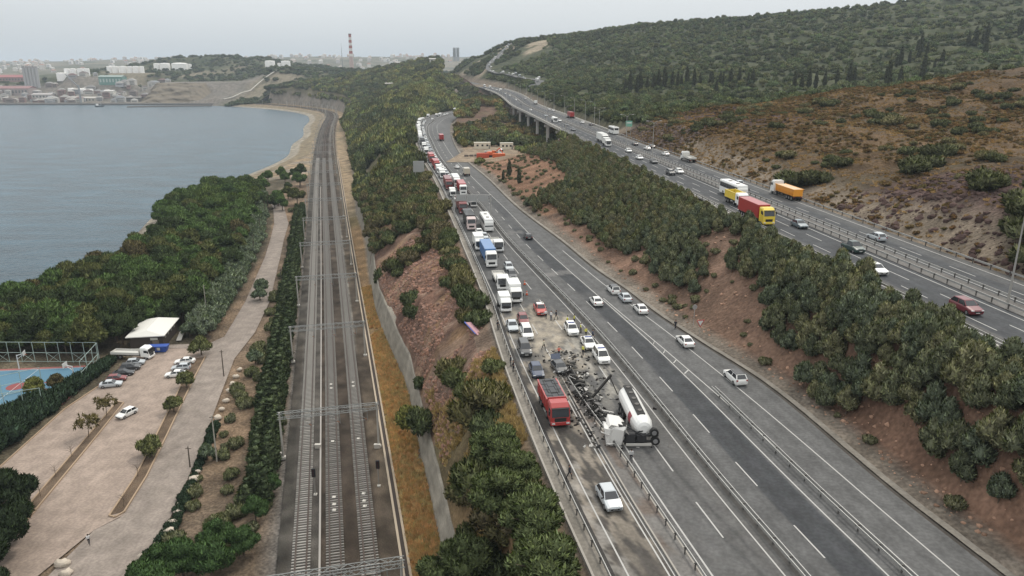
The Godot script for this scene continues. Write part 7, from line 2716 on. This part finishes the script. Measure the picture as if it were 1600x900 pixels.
func far_shore() -> void:
	var mix := vmat("town_mix", Color(1, 1, 1), 0.85)
	# tanks
	var tanks := [[-1056.1, 1821, 12.2, 16.7], [-1041.6, 1821, 13.7, 16.7], [-1024.9, 1821, 13.7, 16.7], [-1009.7, 1821, 13.7, 16.7], [-1062, 1806, 21.3, 12.0], [-1010.3, 1927, 12.9, 16], [-995, 1927, 14.5, 16], [-976.5, 1927, 19.3, 16], [-958.8, 1927, 12.9, 16], [-943.5, 1927, 14.5, 16], [-929, 1927, 11.3, 16], [-964.3, 2086, 15.7, 17.4], [-941.7, 2086, 26.1, 17.4], [-916.5, 2086, 13.9, 15.7], [-877.4, 2086, 15.7, 15.7], [-891.3, 2062, 40, 17], [-980, 1699, 18.5, 14], [-962, 1699, 14.3, 12], [-957, 1690, 22.8, 11.4], [-937, 1690, 14.3, 10], [-623.7, 1983, 24.8, 16.5], [-599.7, 1983, 9.9, 11.6], [-583.2, 1983, 23.1, 16.5]]
	for e in tanks:
		var y := ground(e[0], e[1])
		var t := thing("storage_tank", "white cylindrical storage tank standing among others on the far shore", "storage tank", Vector3(e[0], y, -e[1]), 0.0, "storage tanks of the far shore")
		part(t, "shell", tubem(Vector3(0, -6, 0), Vector3(0, e[3], 0), e[2] / 2, e[2] / 2, 20), mat("tank_white", Color(0.82, 0.81, 0.79), 0.6))
		var d := MB.new()
		d.dome(Vector3(0, e[3] - 0.1, 0), Vector3(e[2] / 2 + 0.2, e[2] * 0.07, e[2] / 2 + 0.2), 20, 3, 0.0)
		part(t, "roof", d.mesh(), mat("tank_roof", Color(0.74, 0.73, 0.71), 0.6))
	# striped chimney
	var ch := thing("chimney", "tall slender chimney banded red and white in its upper half", "chimney", Vector3(-434.8, ground(-434.8, 2084.0), -2084))
	var hh := 159.0 - ground(-434.8, 2084.0)
	var y := 0.0
	var red := mat("chimney_red", Color(0.30, 0.10, 0.09), 0.8)
	var wh := mat("chimney_white", Color(0.62, 0.60, 0.58), 0.8)
	part(ch, "shaft", tubem(Vector3(0, -5, 0), Vector3(0, hh * 0.42, 0), 6.2, 5.0, 18), mat("chimney_shaft", Color(0.42, 0.33, 0.31), 0.85))
	for i in 8:
		var a := hh * (0.42 + 0.0725 * i)
		part(ch, "band", tubem(Vector3(0, a, 0), Vector3(0, a + hh * 0.0725, 0), lerpf(5.0, 3.6, i / 8.0), lerpf(5.0, 3.6, (i + 1) / 8.0), 18), red if i % 2 else wh)
	part(ch, "cap", tubem(Vector3(0, hh, 0), Vector3(0, hh + 2, 0), 3.9, 3.9, 18), mat("chimney_cap", Color(0.07, 0.06, 0.06), 0.9))
	var ms := thing("radio_mast", "thin lattice mast beside the striped chimney", "mast", Vector3(-485, ground(-485, 2200), -2200))
	part(ms, "lattice", tubem(Vector3(0, -3, 0), Vector3(0, 62, 0), 1.6, 0.4, 4), mat("mast_grey", Color(0.25, 0.26, 0.27), 0.7))
	part(ms, "antenna", tubem(Vector3(0, 62, 0), Vector3(0, 74, 0), 0.3, 0.2, 4), mat("mast_grey"))
	# hollow tower block on the skyline
	var tb := thing("tower_block", "pair of pale tower blocks on the skyline above the wooded hill", "tower", Vector3(-182, 104, -2516))
	for k in [-1.0, 1.0]:
		var b := MB.new()
		b.box(Vector3(k * 5.6, 12, 0), Vector3(9.0, 42, 12))
		part(tb, "block", b.mesh(), mat("tower_pale", Color(0.34, 0.35, 0.36), 0.85))
		for i in 9:
			part(tb, "window_row", boxm(Vector3(7.4, 1.2, 0.3)), mat("tower_glass", Color(0.10, 0.11, 0.12), 0.4), Vector3(k * 5.6, 6 + i * 2.8, 6.1))
	# sheds, silos, green hall
	var sheds := [[-920, 1763, 52, 26, 18, Color(0.13, 0.235, 0.205), Color(0.24, 0.30, 0.28), "green sided factory hall with pale windows among the tanks"], [-872, 1652, 20, 16, 11, Color(0.55, 0.54, 0.50), Color(0.45, 0.44, 0.42), "white works building above the quay"], [-1220, 1870, 70, 40, 11, Color(0.30, 0.20, 0.19), Color(0.27, 0.11, 0.11), "long shed with dull red roof at the end of the works"], [-1110, 1700, 80, 36, 15, Color(0.32, 0.27, 0.26), Color(0.24, 0.14, 0.14), "broad shed with brownish roof behind the quay"], [-1290, 1760, 90, 40, 16, Color(0.34, 0.32, 0.31), Color(0.26, 0.17, 0.17), "large grey shed with dull red roof beyond the silos"], [-1010, 1640, 40, 20, 9, Color(0.42, 0.40, 0.38), Color(0.36, 0.34, 0.33), "low grey shed on the quay below the tanks"], [-900, 1610, 46, 20, 8, Color(0.46, 0.43, 0.38), Color(0.40, 0.38, 0.35), "pale low shed on the quay by the quarry"], [-800, 1600, 40, 16, 7, Color(0.13, 0.12, 0.11), Color(0.16, 0.15, 0.14), "dark loading shed on the quay before the quarry"], [-315, 1560, 46, 14, 9, Color(0.44, 0.40, 0.33), Color(0.36, 0.33, 0.28), "long pale building with arches on the ridge before the chimney"], [-184, 1143, 10, 9, 6, Color(0.5, 0.46, 0.42), Color(0.35, 0.33, 0.3), "small pale house on the wooded ridge"], [-134, 1301, 10, 10, 6.5, Color(0.52, 0.50, 0.47), Color(0.42, 0.40, 0.38), "white house high on the wooded ridge"], [-150, 1270, 8, 7, 4, Color(0.55, 0.54, 0.52), Color(0.5, 0.49, 0.47), "low white hut below the house on the ridge"], [-1400, 1640, 70, 30, 14, Color(0.36, 0.33, 0.32), Color(0.28, 0.2, 0.2), "grey shed at the outermost quay"]]
	for e in sheds:
		var at := Vector3(e[0], ground(e[0], e[1]), -e[1])
		var o := thing("works_building", e[7], "building", at, 0.06)
		part(o, "wall", boxm(Vector3(e[2], e[4] + 6, e[3]), 0, Vector3(0, e[4] / 2.0 - 3.0, 0)), mat("shed_wall_%d" % e[0], e[5], 0.85))
		var r := MB.new()
		for s in [-1.0, 1.0]:
			r.quad(Vector3(-e[2] / 2.0 - 1, e[4], s * (e[3] / 2.0 + 1)), Vector3(e[2] / 2.0 + 1, e[4], s * (e[3] / 2.0 + 1)), Vector3(e[2] / 2.0 + 1, e[4] + e[3] * 0.14, 0), Vector3(-e[2] / 2.0 - 1, e[4] + e[3] * 0.14, 0), Vector3.ZERO)
			r.out(Vector3(s * e[2] / 2.0, e[4], -e[3] / 2.0), Vector3(s * e[2] / 2.0, e[4], e[3] / 2.0), Vector3(s * e[2] / 2.0, e[4] + e[3] * 0.14, 0), Vector3.ZERO)
		part(o, "roof", r.mesh(), mat("shed_roof_%d" % e[0], e[6], 0.85))
		for i in int(e[2] / 7.0):
			part(o, "window", boxm(Vector3(3.2, e[4] * 0.4, 0.3)), mat("far_window", Color(0.10, 0.11, 0.11), 0.4) if not "green" in e[7] else mat("green_pane", Color(0.36, 0.42, 0.40), 0.5), Vector3(-e[2] / 2.0 + 4.0 + i * 7.0, e[4] * 0.55, e[3] / 2.0 + 0.1))
	for i in 5:
		var x := -1124.0 + i * 7.4
		var o := thing("silo", "grey silo in the row of five at the works", "silo", Vector3(x, ground(x, 1766.0), -1766), 0.0, "row of grey silos")
		part(o, "shell", tubem(Vector3(0, -4, 0), Vector3(0, 43, 0), 3.2, 3.2, 14), mat("silo_grey", Color(0.35, 0.35, 0.35), 0.8))
		part(o, "head", boxm(Vector3(4.5, 4, 4.5), 0.2), mat("silo_head", Color(0.28, 0.27, 0.27), 0.8), Vector3(0, 45, 0))
	# works clutter: sheds and drums between, quay, mole and small boat
	rng.seed = 71
	var shades := [Color(0.42, 0.41, 0.39), Color(0.30, 0.29, 0.285), Color(0.22, 0.19, 0.18), Color(0.46, 0.44, 0.41), Color(0.24, 0.17, 0.16), Color(0.33, 0.34, 0.355)]
	for i in 150:
		var q := 1572.0 + 260.0 * pow(rng.randf(), 1.4)
		var x := -1420.0 + 640.0 * rng.randf()
		var b := MB.new()
		house(b, Vector3.ZERO, rng.randf_range(7, 22), rng.randf_range(7, 16), rng.randf_range(4, 11), rng.randf() * 0.6, shades[rng.randi() % 6], shades[rng.randi() % 6] * 0.8)
		single("works_shed", "small shed in the crowded works along the far quay", "shed", b.mesh(true), mix, Vector3(x, ground(x, q), -q), "sheds of the far works")
	var quay := MB.new()
	quay.box(Vector3(-1500, 0.6, -1549), Vector3(1790, 4.6, 10), 0.0)
	single("quay", "long dark quay front of the far works", "quay", quay.mesh(), mat("quay", Color(0.13, 0.125, 0.12), 0.9))
	var mole := MB.new()
	mole.bar(Vector3(-735, 0.4, -1446), Vector3(-592, 0.6, -1496), 9.0, 3.6)
	single("mole", "low stone mole reaching out from the beach below the quarry", "mole", mole.mesh(), mat("mole", Color(0.18, 0.165, 0.15), 0.9))
	var bo := thing("boat", "small dark workboat with a tall crane lying off the quay", "boat", Vector3(-801, 0.1, -1470), 0.3)
	var hull := MB.new()
	hull.loft([[Vector3(-7, 0, -1), Vector3(-7, 0, 1), Vector3(-8, 2.2, 1.4), Vector3(-8, 2.2, -1.4)], [Vector3(0, -0.3, -2), Vector3(0, -0.3, 2), Vector3(0, 1.8, 2.6), Vector3(0, 1.8, -2.6)], [Vector3(8, 0, -0.2), Vector3(8, 0, 0.2), Vector3(9, 2.6, 0.3), Vector3(9, 2.6, -0.3)]])
	part(bo, "hull", hull.mesh(), mat("hull", Color(0.05, 0.06, 0.07), 0.6))
	part(bo, "wheelhouse", boxm(Vector3(4, 3.4, 2.6), 0.2), mat("tank_white"), Vector3(-3.5, 3.6, 0))
	part(bo, "crane", tubem(Vector3(3, 1.5, 0), Vector3(4, 16, 0), 0.5, 0.3, 6), mat("mast_grey"))
	var cr := thing("dock_crane", "tall grey crane standing on the quay before the white tanks", "crane", Vector3(-884, 3, -1556), 0.2)
	part(cr, "tower", tubem(Vector3.ZERO, Vector3(0, 36, 0), 2.2, 1.4, 4), mat("mast_grey"))
	part(cr, "jib", tubem(Vector3(2, 30, 0), Vector3(-22, 58, 0), 1.4, 0.8, 4), mat("mast_grey"))
	# quarry face with strata
	var v := PackedVector3Array()
	var c := PackedColorArray()
	for j in 22:
		var u := j / 21.0
		for i in 40:
			var t := i / 39.0
			var x := lerpf(-775.0, -634.0, t)
			var rise := 41.0 * minf(1.0, 5.0 * minf(t, 1.0 - t) + 0.25)
			var f := noise.get_noise_2d(x, u * 200.0)
			v.append(Vector3(x + 6.0 * f, 1.0 + rise * u, -(1562.0 + 62.0 * u + 9.0 * f)))
			var layer := 0.5 + 0.5 * sin(u * 34.0 + x * 0.03 + 3.0 * f)
			c.append(mixc(Color(0.34, 0.29, 0.22), Color(0.25, 0.21, 0.165), layer) * 1.4)
	single("quarry_face", "bare beige quarry face with bedded layers above the beach", "rock face", grid_mesh(v, c, 40, 22), road_material())
	# town over the hills
	rng.seed = 72
	var walls := [Color(0.62, 0.61, 0.59), Color(0.55, 0.52, 0.48), Color(0.66, 0.65, 0.64), Color(0.46, 0.44, 0.43), Color(0.58, 0.50, 0.44)]
	var roofs := [Color(0.30, 0.17, 0.13), Color(0.38, 0.34, 0.31), Color(0.5, 0.49, 0.47), Color(0.33, 0.2, 0.16)]
	var kinds := []
	for i in 12:
		var b := MB.new()
		house(b, Vector3.ZERO, rng.randf_range(11, 20), rng.randf_range(11, 18), rng.randf_range(6, 17), rng.randf() * 3.0, walls[rng.randi() % 5], roofs[rng.randi() % 4])
		kinds.append(b.mesh(true))
	var rest := []
	for i in 900:
		var q := 2500.0 + 2300.0 * rng.randf()
		var x := -0.72 * q + q * 0.64 * rng.randf()
		if patch.get_noise_2d(x * 0.3 + 50.0, q * 0.3) < -0.15:
			continue
		if rest.size() < 280:
			single("town_house", "pale house in the hazy town spread over the far hills", "house", kinds[i % 12], mix, Vector3(x, ground(x, q), -q), "houses of the far town")
			rest.append(0)
	# pipeline up the slope
	var pl := thing("pipeline", "white pipeline climbing the wooded slope behind the beach", "pipeline")
	var last := Vector3(-585, ground(-585, 1540.0) + 1.5, -1540)
	for i in 8:
		var x := -585.0 + 7.0 * (i + 1)
		var q := 1540.0 + 34.0 * (i + 1)
		var nx := Vector3(x, ground(x, q) + 1.5, -q)
		part(pl, "pipe", tubem(last, nx, 1.0, 1.0, 6), mat("pale_concrete"))
		last = nx


# ---------------------------------------------------------------- street furniture
func lamps() -> void:
	var steel := mat("lamp_steel", Color(0.34, 0.33, 0.31), 0.5, 0.4)
	var make := func(arms: int) -> Node3D:
		var o := Node3D.new()
		part(o, "pole", tubem(Vector3(0, -0.4, 0), Vector3(0, 12.0, 0), 0.16, 0.08, 8), steel)
		for a in arms:
			var d := 1.0 if a == 0 else -1.0
			var b := MB.new()
			b.tube(Vector3(0, 11.8, 0), Vector3(d * 0.9, 12.6, 0), 0.06, 0.055, 6)
			b.tube(Vector3(d * 0.9, 12.6, 0), Vector3(d * 2.1, 12.75, 0), 0.055, 0.05, 6)
			part(o, "arm", b.mesh(), steel)
			var h := part(o, "lamp_head", boxm(Vector3(0.8, 0.14, 0.3), 0.05), mat("lamp_head", Color(0.48, 0.47, 0.45), 0.5), Vector3(d * 2.4, 12.74, 0))
			part(h, "lens", boxm(Vector3(0.6, 0.04, 0.24)), mat("lamp_glass"), Vector3(0, -0.08, 0))
		return o
	var one: Node3D = make.call(1)
	var two: Node3D = make.call(2)
	var list := [[1, 93.4, 0.2, "tall single armed lamp nearest the red car on the upper highway median"], [2, 262.0, 0.0, "double armed lamp on the median beside the flatbed lorry"], [2, 300.0, 0.0, "double armed lamp on the median above the white cars"], [2, 352.0, 0.0, "double armed lamp beside the white coach"], [1, 418.0, 11.2, "single lamp at the shoulder beyond the white coach"], [1, 445.0, 11.2, "single lamp at the shoulder behind the red container truck"], [1, 482.0, 11.2, "single lamp at the shoulder just before the viaduct"], [1, 372.0, -12.4, "single lamp at the near end of the viaduct"], [1, 440.0, -12.4, "single lamp on the viaduct parapet above the tall piers"]]
	for e in list:
		dup(one if e[0] == 1 else two, "street_lamp", e[3], "street lamp", Vector3(cv("M", e[1]) + e[2], upper_h(e[1]), -e[1]), heading("M", e[1]) + (PI if e[2] > 5.0 else 0.0))
	for i in 9:
		var s := 520.0 + i * 48.0
		dup(one, "street_lamp", "thin street lamp in the distant row along the viaduct", "street lamp", Vector3(cv("M", s) + 11.2, upper_h(s), -s), heading("M", s) + PI, "distant lamps along the viaduct")
		dup(one, "street_lamp", "thin street lamp in the distant row along the viaduct", "street lamp", Vector3(cv("M", s) - 12.4, upper_h(s), -s), heading("M", s), "distant lamps along the viaduct")
	var hp := thing("hill_pole", "pale pole standing alone on the mountain at the upper edge", "pole", Vector3(236, ground(236, 352.0), -352))
	part(hp, "shaft", tubem(Vector3(0, -1, 0), Vector3(0, 11, 0), 0.25, 0.16, 7), mat("pole_pale"))
	part(hp, "cross_arm", boxm(Vector3(1.6, 0.15, 0.15)), mat("pole_pale"), Vector3(0, 10.4, 0))


func furniture() -> void:
	# sign gantry over the approaching carriageway
	var s := 216.0
	var g := thing("sign_gantry", "grey lattice sign gantry spanning the jammed carriageway", "gantry", Vector3(0, LOW, -s))
	var steel := mat("gantry_steel", Color(0.36, 0.355, 0.34), 0.6, 0.3)
	var x0 := cv("A", s) + 0.9
	var x1 := cv("G", s)
	for x in [x0, x1]:
		part(g, "column", boxm(Vector3(0.35, 7.0, 0.35), 0.04), steel, Vector3(x, 3.5, 0))
	var b := MB.new()
	for y in [5.4, 6.9]:
		for z in [-0.4, 0.4]:
			b.bar(Vector3(x0 - 0.6, y, z), Vector3(x1 + 0.4, y, z), 0.12)
	for i in 12:
		var a := lerpf(x0, x1, i / 12.0)
		var c := lerpf(x0, x1, (i + 1) / 12.0)
		for z in [-0.4, 0.4]:
			b.bar(Vector3(a, 5.4, z), Vector3(a, 6.9, z), 0.07)
			b.bar(Vector3(a, 5.4 if i % 2 else 6.9, z), Vector3(c, 6.9 if i % 2 else 5.4, z), 0.07)
	part(g, "lattice_beam", b.mesh(), steel)
	for i in 3:
		var sb := part(g, "sign_back", boxm(Vector3(2.9, 1.9, 0.1), 0.02), mat("sign_back", Color(0.33, 0.33, 0.325), 0.6, 0.2), Vector3(lerpf(x0, x1, 0.2 + 0.3 * i), 6.1, 0.55))
		for k in [-0.7, 0.7]:
			part(sb, "stiffener", boxm(Vector3(0.1, 1.9, 0.08)), steel, Vector3(k, 0, 0.08))
	# grey board seen from behind
	s = 309.0
	var bd := thing("road_sign", "large grey back of a road sign board beside the jam", "road sign", Vector3(cv("A", s) - 5.4, 26.0, -s), 0.15)
	part(bd, "board", boxm(Vector3(4.6, 4.6, 0.14), 0.03), mat("sign_back"), Vector3(0, 5.0, 0))
	for k in [-1.5, 1.5]:
		part(bd, "post", boxm(Vector3(0.2, 8.0, 0.2)), steel, Vector3(k, 2.4, 0.16))
	for k in 4:
		part(bd, "rail", boxm(Vector3(4.5, 0.1, 0.08)), steel, Vector3(0, 3.2 + k * 1.2, 0.1))
	# green direction sign on the upper highway
	s = 345.0
	var gs := thing("direction_sign", "green direction sign on two posts at the upper highway shoulder", "road sign", Vector3(cv("M", s) + 12.2, 40.0, -s), 0.05)
	part(gs, "panel", boxm(Vector3(3.0, 2.6, 0.1), 0.02), mat("sign_green", Color(0.16, 0.36, 0.27), 0.5), Vector3(0, 6.0, 0))
	part(gs, "white_band", boxm(Vector3(2.4, 0.5, 0.02)), mat("sign_white", Color(0.6, 0.62, 0.6), 0.5), Vector3(0, 6.4, 0.06))
	for k in [-0.9, 0.9]:
		part(gs, "post", boxm(Vector3(0.14, 6.4, 0.14)), steel, Vector3(k, 2.6, -0.1))
	# triangular and round signs on the bank
	var ts := thing("triangle_sign", "white triangular give way sign low on the red bank", "road sign", Vector3(31.4, ground(31.4, 116.0), -116), 0.3)
	part(ts, "post", tubem(Vector3(0, -0.3, 0), Vector3(0, 1.6, 0), 0.05, 0.05, 6), steel)
	var tri := MB.new()
	tri.loft([[Vector3(-0.75, 2.3, 0.03), Vector3(0.75, 2.3, 0.03), Vector3(0, 1.0, 0.03)], [Vector3(-0.75, 2.3, 0.07), Vector3(0.75, 2.3, 0.07), Vector3(0, 1.0, 0.07)]])
	part(ts, "border", tri.mesh(), mat("sign_red", Color(0.38, 0.05, 0.05), 0.5))
	var tri2 := MB.new()
	tri2.loft([[Vector3(-0.52, 2.17, 0.072), Vector3(0.52, 2.17, 0.072), Vector3(0, 1.26, 0.072)], [Vector3(-0.52, 2.17, 0.085), Vector3(0.52, 2.17, 0.085), Vector3(0, 1.26, 0.085)]])
	part(ts, "face", tri2.mesh(), mat("sign_white"))
	var rs := thing("round_sign", "round grey sign on a tall post above the triangular sign", "road sign", Vector3(31.2, ground(31.2, 119.5), -119.5), 0.3)
	part(rs, "post", tubem(Vector3(0, -0.3, 0), Vector3(0, 3.4, 0), 0.05, 0.05, 6), steel)
	part(rs, "disc", tubem(Vector3(0, 3.2, 0.04), Vector3(0, 3.2, 0.08), 0.45, 0.45, 18), mat("sign_back"))
	# traffic cones
	for e in [[2.6, 145.2, "orange cone by the dashed line, upper of two"], [2.9, 138.0, "orange cone by the dashed line, lower of two"]]:
		var c := thing("traffic_cone", e[2], "traffic cone", Vector3(e[0], LOW + 0.01, -e[1]))
		part(c, "cone", tubem(Vector3(0, 0.04, 0), Vector3(0, 0.9, 0), 0.24, 0.05, 12), mat("cone_orange", Color(0.62, 0.12, 0.05), 0.6))
		part(c, "base", boxm(Vector3(0.55, 0.06, 0.55), 0.01), mat("trim_black"), Vector3(0, 0.03, 0))
		part(c, "band", tubem(Vector3(0, 0.42, 0), Vector3(0, 0.62, 0), 0.155, 0.115, 12), mat("sign_white"))
	# banner-like object caught in the bushes of the slope
	var pn := thing("torn_panel", "torn blue and pink vehicle panel lying in the bushes below the verge", "debris panel", Vector3(-6.6, ground(-6.6, 121.0) + 0.9, -121), 0.5)
	part(pn, "pink_sheet", boxm(Vector3(1.5, 0.08, 3.4), 0.03), mat("panel_pink", Color(0.42, 0.24, 0.27), 0.6)).rotation = Vector3(0.5, 0.3, -0.3)
	part(pn, "blue_edge", boxm(Vector3(0.4, 0.12, 3.2), 0.03), mat("panel_blue", Color(0.08, 0.12, 0.38), 0.6), Vector3(-0.75, 0.25, 0)).rotation = Vector3(0.5, 0.3, -0.3)
	yard()


func yard() -> void:
	part(structure_root("works_yard"), "gravel", slab([-31.5, 352.0, -8.0, 352.0, 2.0, 372.0, 4.0, 420.0, -22.0, 424.0, -26.0, 400.0], 27.66, Color(0.42, 0.33, 0.24), 2.0), gravel_material())
	for e in [[-16.5, 414.0, 9.0, "cream site cabin behind the red machines, wider of two"], [-3.0, 411.0, 7.0, "cream site cabin nearer the viaduct, narrower of two"]]:
		var c := thing("site_cabin", e[3], "site cabin", Vector3(e[0], 27.6, -e[1]), 0.1)
		part(c, "body", boxm(Vector3(e[2], 3.4, 3.2), 0.08), mat("cabin_cream", Color(0.56, 0.50, 0.40), 0.7), Vector3(0, 1.7, 0))
		part(c, "roof", boxm(Vector3(e[2] + 0.3, 0.16, 3.5), 0.03), mat("cabin_roof", Color(0.5, 0.47, 0.4), 0.7), Vector3(0, 3.5, 0))
		for i in 3:
			part(c, "window", boxm(Vector3(1.1, 1.0, 0.06)), glass(), Vector3(-e[2] * 0.3 + i * e[2] * 0.3, 2.0, 1.62))
		part(c, "door", boxm(Vector3(0.9, 2.1, 0.07)), mat("cabin_door", Color(0.22, 0.20, 0.17), 0.7), Vector3(e[2] * 0.43, 1.1, 1.62))
	var m := dup(truck("flatbed"), "crane_truck", "white cabbed lorry in the works yard beside the orange machine", "truck", Vector3(-9.5, 27.7, -385), 1.3)
	recolour(m, "white")
	var ex := thing("excavator", "orange excavator with folded boom in the works yard", "excavator", Vector3(-10.0, 27.7, -372), 1.2)
	var orange := mat("machine_orange", Color(0.55, 0.12, 0.04), 0.6)
	for s in [-1.0, 1.0]:
		var t := MB.new()
		t.box(Vector3(s * 1.2, 0.5, 0), Vector3(0.6, 1.0, 4.2), 0.3)
		part(ex, "track", t.mesh(), mat("tyre"))
	part(ex, "house", boxm(Vector3(2.8, 1.6, 3.6), 0.15), orange, Vector3(0, 1.9, -0.6))
	var cb := part(ex, "cab", boxm(Vector3(1.1, 1.7, 1.6), 0.12), orange, Vector3(-0.8, 2.6, 1.2))
	part(cb, "window", boxm(Vector3(0.9, 0.9, 0.06)), glass(), Vector3(0, 0.2, 0.8))
	var bm := MB.new()
	bm.bar(Vector3(0.3, 2.2, 1.2), Vector3(0.3, 4.6, 4.0), 0.45)
	bm.bar(Vector3(0.3, 4.6, 4.0), Vector3(0.3, 1.8, 6.0), 0.35)
	bm.box(Vector3(0.3, 1.3, 6.0), Vector3(1.1, 0.9, 0.8), 0.1)
	part(ex, "boom", bm.mesh(), orange)
	for e in [[-14.5, 369.0, "red steel container lowest in the works yard"], [-6.5, 367.0, "orange red container beside the excavator"]]:
		var c := thing("yard_container", e[2], "container", Vector3(e[0], 27.7, -e[1]), 0.15)
		part(c, "box", boxm(Vector3(6.0, 2.4, 2.4), 0.05), mat("container_red_%d" % int(e[1]), Color(0.42, 0.075, 0.04) if e[1] > 368.0 else Color(0.5, 0.11, 0.035), 0.65), Vector3(0, 1.2, 0))
		for i in 6:
			part(c, "rib", boxm(Vector3(0.12, 2.2, 0.08)), mat("container_rib", Color(0.33, 0.06, 0.035), 0.7), Vector3(-2.6 + i, 1.2, 1.22))
	var bar := thing("yard_barrier", "row of dark barriers along the edge of the works yard", "barrier", Vector3(-20.0, 27.7, -378))
	for i in 7:
		part(bar, "block", boxm(Vector3(2.2, 0.9, 0.5), 0.06), mat("barrier_dark", Color(0.12, 0.10, 0.09), 0.85), Vector3(i * 2.5 - 3.0, 0.45, 3.0 - i * 0.5))


# ---------------------------------------------------------------- sky, sea, light
func sea() -> void:
	var m := StandardMaterial3D.new()
	m.resource_name = "sea_water"
	m.albedo_color = lin(0.030, 0.084, 0.122)
	m.roughness = 0.26
	m.metallic_specular = 0.34
	m.detail_enabled = true
	m.detail_blend_mode = BaseMaterial3D.BLEND_MODE_MUL
	m.detail_albedo = grain_a
	m.detail_uv_layer = BaseMaterial3D.DETAIL_UV_2
	m.uv2_triplanar = true
	m.uv2_world_triplanar = true
	m.uv2_scale = Vector3(1.0 / 620.0, 1.0, 1.0 / 210.0)
	var n := FastNoiseLite.new()
	n.seed = 9
	n.frequency = 0.02
	n.fractal_octaves = 5
	var im := n.get_seamless_image(512, 512)
	im.convert(Image.FORMAT_RGBA8)
	im.bump_map_to_normal_map(5.0)
	m.normal_enabled = true
	m.normal_texture = ImageTexture.create_from_image(im)
	m.normal_scale = 1.3
	m.uv1_triplanar = true
	m.uv1_world_triplanar = true
	m.uv1_scale = Vector3.ONE / 38.0
	var v := PackedVector3Array([Vector3(-9500, 0, 300), Vector3(-90, 0, 300), Vector3(-9500, 0, -1580), Vector3(-90, 0, -1580)])
	structure("sea", grid_mesh(v, PackedColorArray(), 2, 2), m)


func clouds() -> ImageTexture:
	var n := FastNoiseLite.new()
	n.seed = 5
	n.frequency = 0.006
	n.fractal_octaves = 5
	var im := Image.create(1024, 512, false, Image.FORMAT_RGBA8)
	for y in 512:
		var up := (0.5 - y / 512.0) * PI
		for x in 1024:
			var t := TAU * x / 1024.0
			var d := Vector3(cos(t) * cos(up), sin(up) * 2.2, sin(t) * cos(up)) * 90.0
			var g := clampf(0.5 + 0.9 * n.get_noise_3dv(d), 0.0, 1.0)
			im.set_pixel(x, y, Color(1, 1, 1, g * clampf(up * 14.0, 0.0, 1.0)))
	return ImageTexture.create_from_image(im)


func _ready() -> void:
	var cam := Camera3D.new()
	cam.name = "camera"
	cam.position = Vector3(0, EYE, 0)
	cam.rotation = Vector3(-atan(342.0 / 1150.0), 0, 0)
	cam.fov = rad_to_deg(2.0 * atan(450.0 / 1150.0))
	cam.near = 0.5
	cam.far = 16000.0
	add_child(cam)
	var env := Environment.new()
	env.background_mode = Environment.BG_SKY
	var sm := ProceduralSkyMaterial.new()
	sm.sky_top_color = Color(1.17, 1.175, 1.17)
	sm.sky_horizon_color = Color(0.775, 0.80, 0.815)
	sm.sky_curve = 0.25
	sm.ground_horizon_color = Color(0.62, 0.65, 0.67)
	sm.ground_bottom_color = Color(0.3, 0.3, 0.3)
	sm.sky_cover = clouds()
	sm.sky_cover_modulate = Color(1.0, 0.98, 0.95, 0.17)
	env.sky = Sky.new()
	env.sky.sky_material = sm
	env.tonemap_mode = Environment.TONE_MAPPER_LINEAR
	env.tonemap_exposure = 1.0
	env.fog_enabled = true
	env.fog_density = 0.00010
	env.fog_light_color = Color(0.80, 0.85, 0.90)
	env.sdfgi_enabled = true
	env.ssao_enabled = true
	env.ssil_enabled = true
	var we := WorldEnvironment.new()
	we.name = "environment"
	we.environment = env
	add_child(we)
	var sun := DirectionalLight3D.new()
	sun.name = "sun"
	sun.rotation_degrees = Vector3(-52, 150, 0)
	sun.light_energy = 0.65
	sun.light_color = Color(1.0, 0.97, 0.92)
	sun.light_angular_distance = 12.0
	sun.shadow_enabled = true
	add_child(sun)

	noise.seed = 3
	noise.frequency = 0.02
	noise.fractal_octaves = 4
	fine.seed = 4
	fine.frequency = 0.12
	fine.fractal_octaves = 3
	patch.seed = 6
	patch.frequency = 0.008
	patch.fractal_octaves = 3
	for k in PLAN:
		CV[k] = sampled(PLAN[k])
	for k in RISE:
		CV["^" + k] = sampled(RISE[k])
	grain_a = grain(21, 256, 0.045, 0.62, 5)
	grain_b = grain(22, 256, 0.02, 0.66, 5)
	grain_c = grain(24, 256, 0.03, 0.82, 5)
	var n := FastNoiseLite.new()
	n.seed = 23
	n.frequency = 0.04
	n.fractal_octaves = 5
	var im := n.get_seamless_image(256, 256)
	im.convert(Image.FORMAT_RGBA8)
	im.bump_map_to_normal_map(4.0)
	bump_a = ImageTexture.create_from_image(im)

	terrain()
	sea()
	lower_highway()
	upper_highway()
	railway()
	retaining_wall()
	guardrail("guardrail along the concrete edge of the exit lane", "A", fixed(1.05), 30.0, 640.0, func(_s: float) -> float: return LOW + 0.1, 2.5)
	guardrail("guardrail on the raised median beside the overturned tractor", "A", func(s: float) -> float: return lerpf(9.2, 7.9, smoothstep(70.0, 98.0, s)), 30.0, 96.0, func(_s: float) -> float: return LOW + 0.12, 2.2)
	guardrail("double guardrail dividing the lower highway carriageways", "G", fixed(0.0), 30.0, 880.0, func(_s: float) -> float: return LOW + 0.05, 2.8, true)
	guardrail("guardrail separating the merging ramp from the dark lane", "G", fixed(9.2), 30.0, 93.0, func(_s: float) -> float: return LOW + 0.02, 3.0, true)
	plant_kinds()
	shore_side()
	far_shore()
	furniture()
	lamps()
	traffic()
	wreck()
	people()
	plant_shore()
	plant_slopes()
	plant_hills()
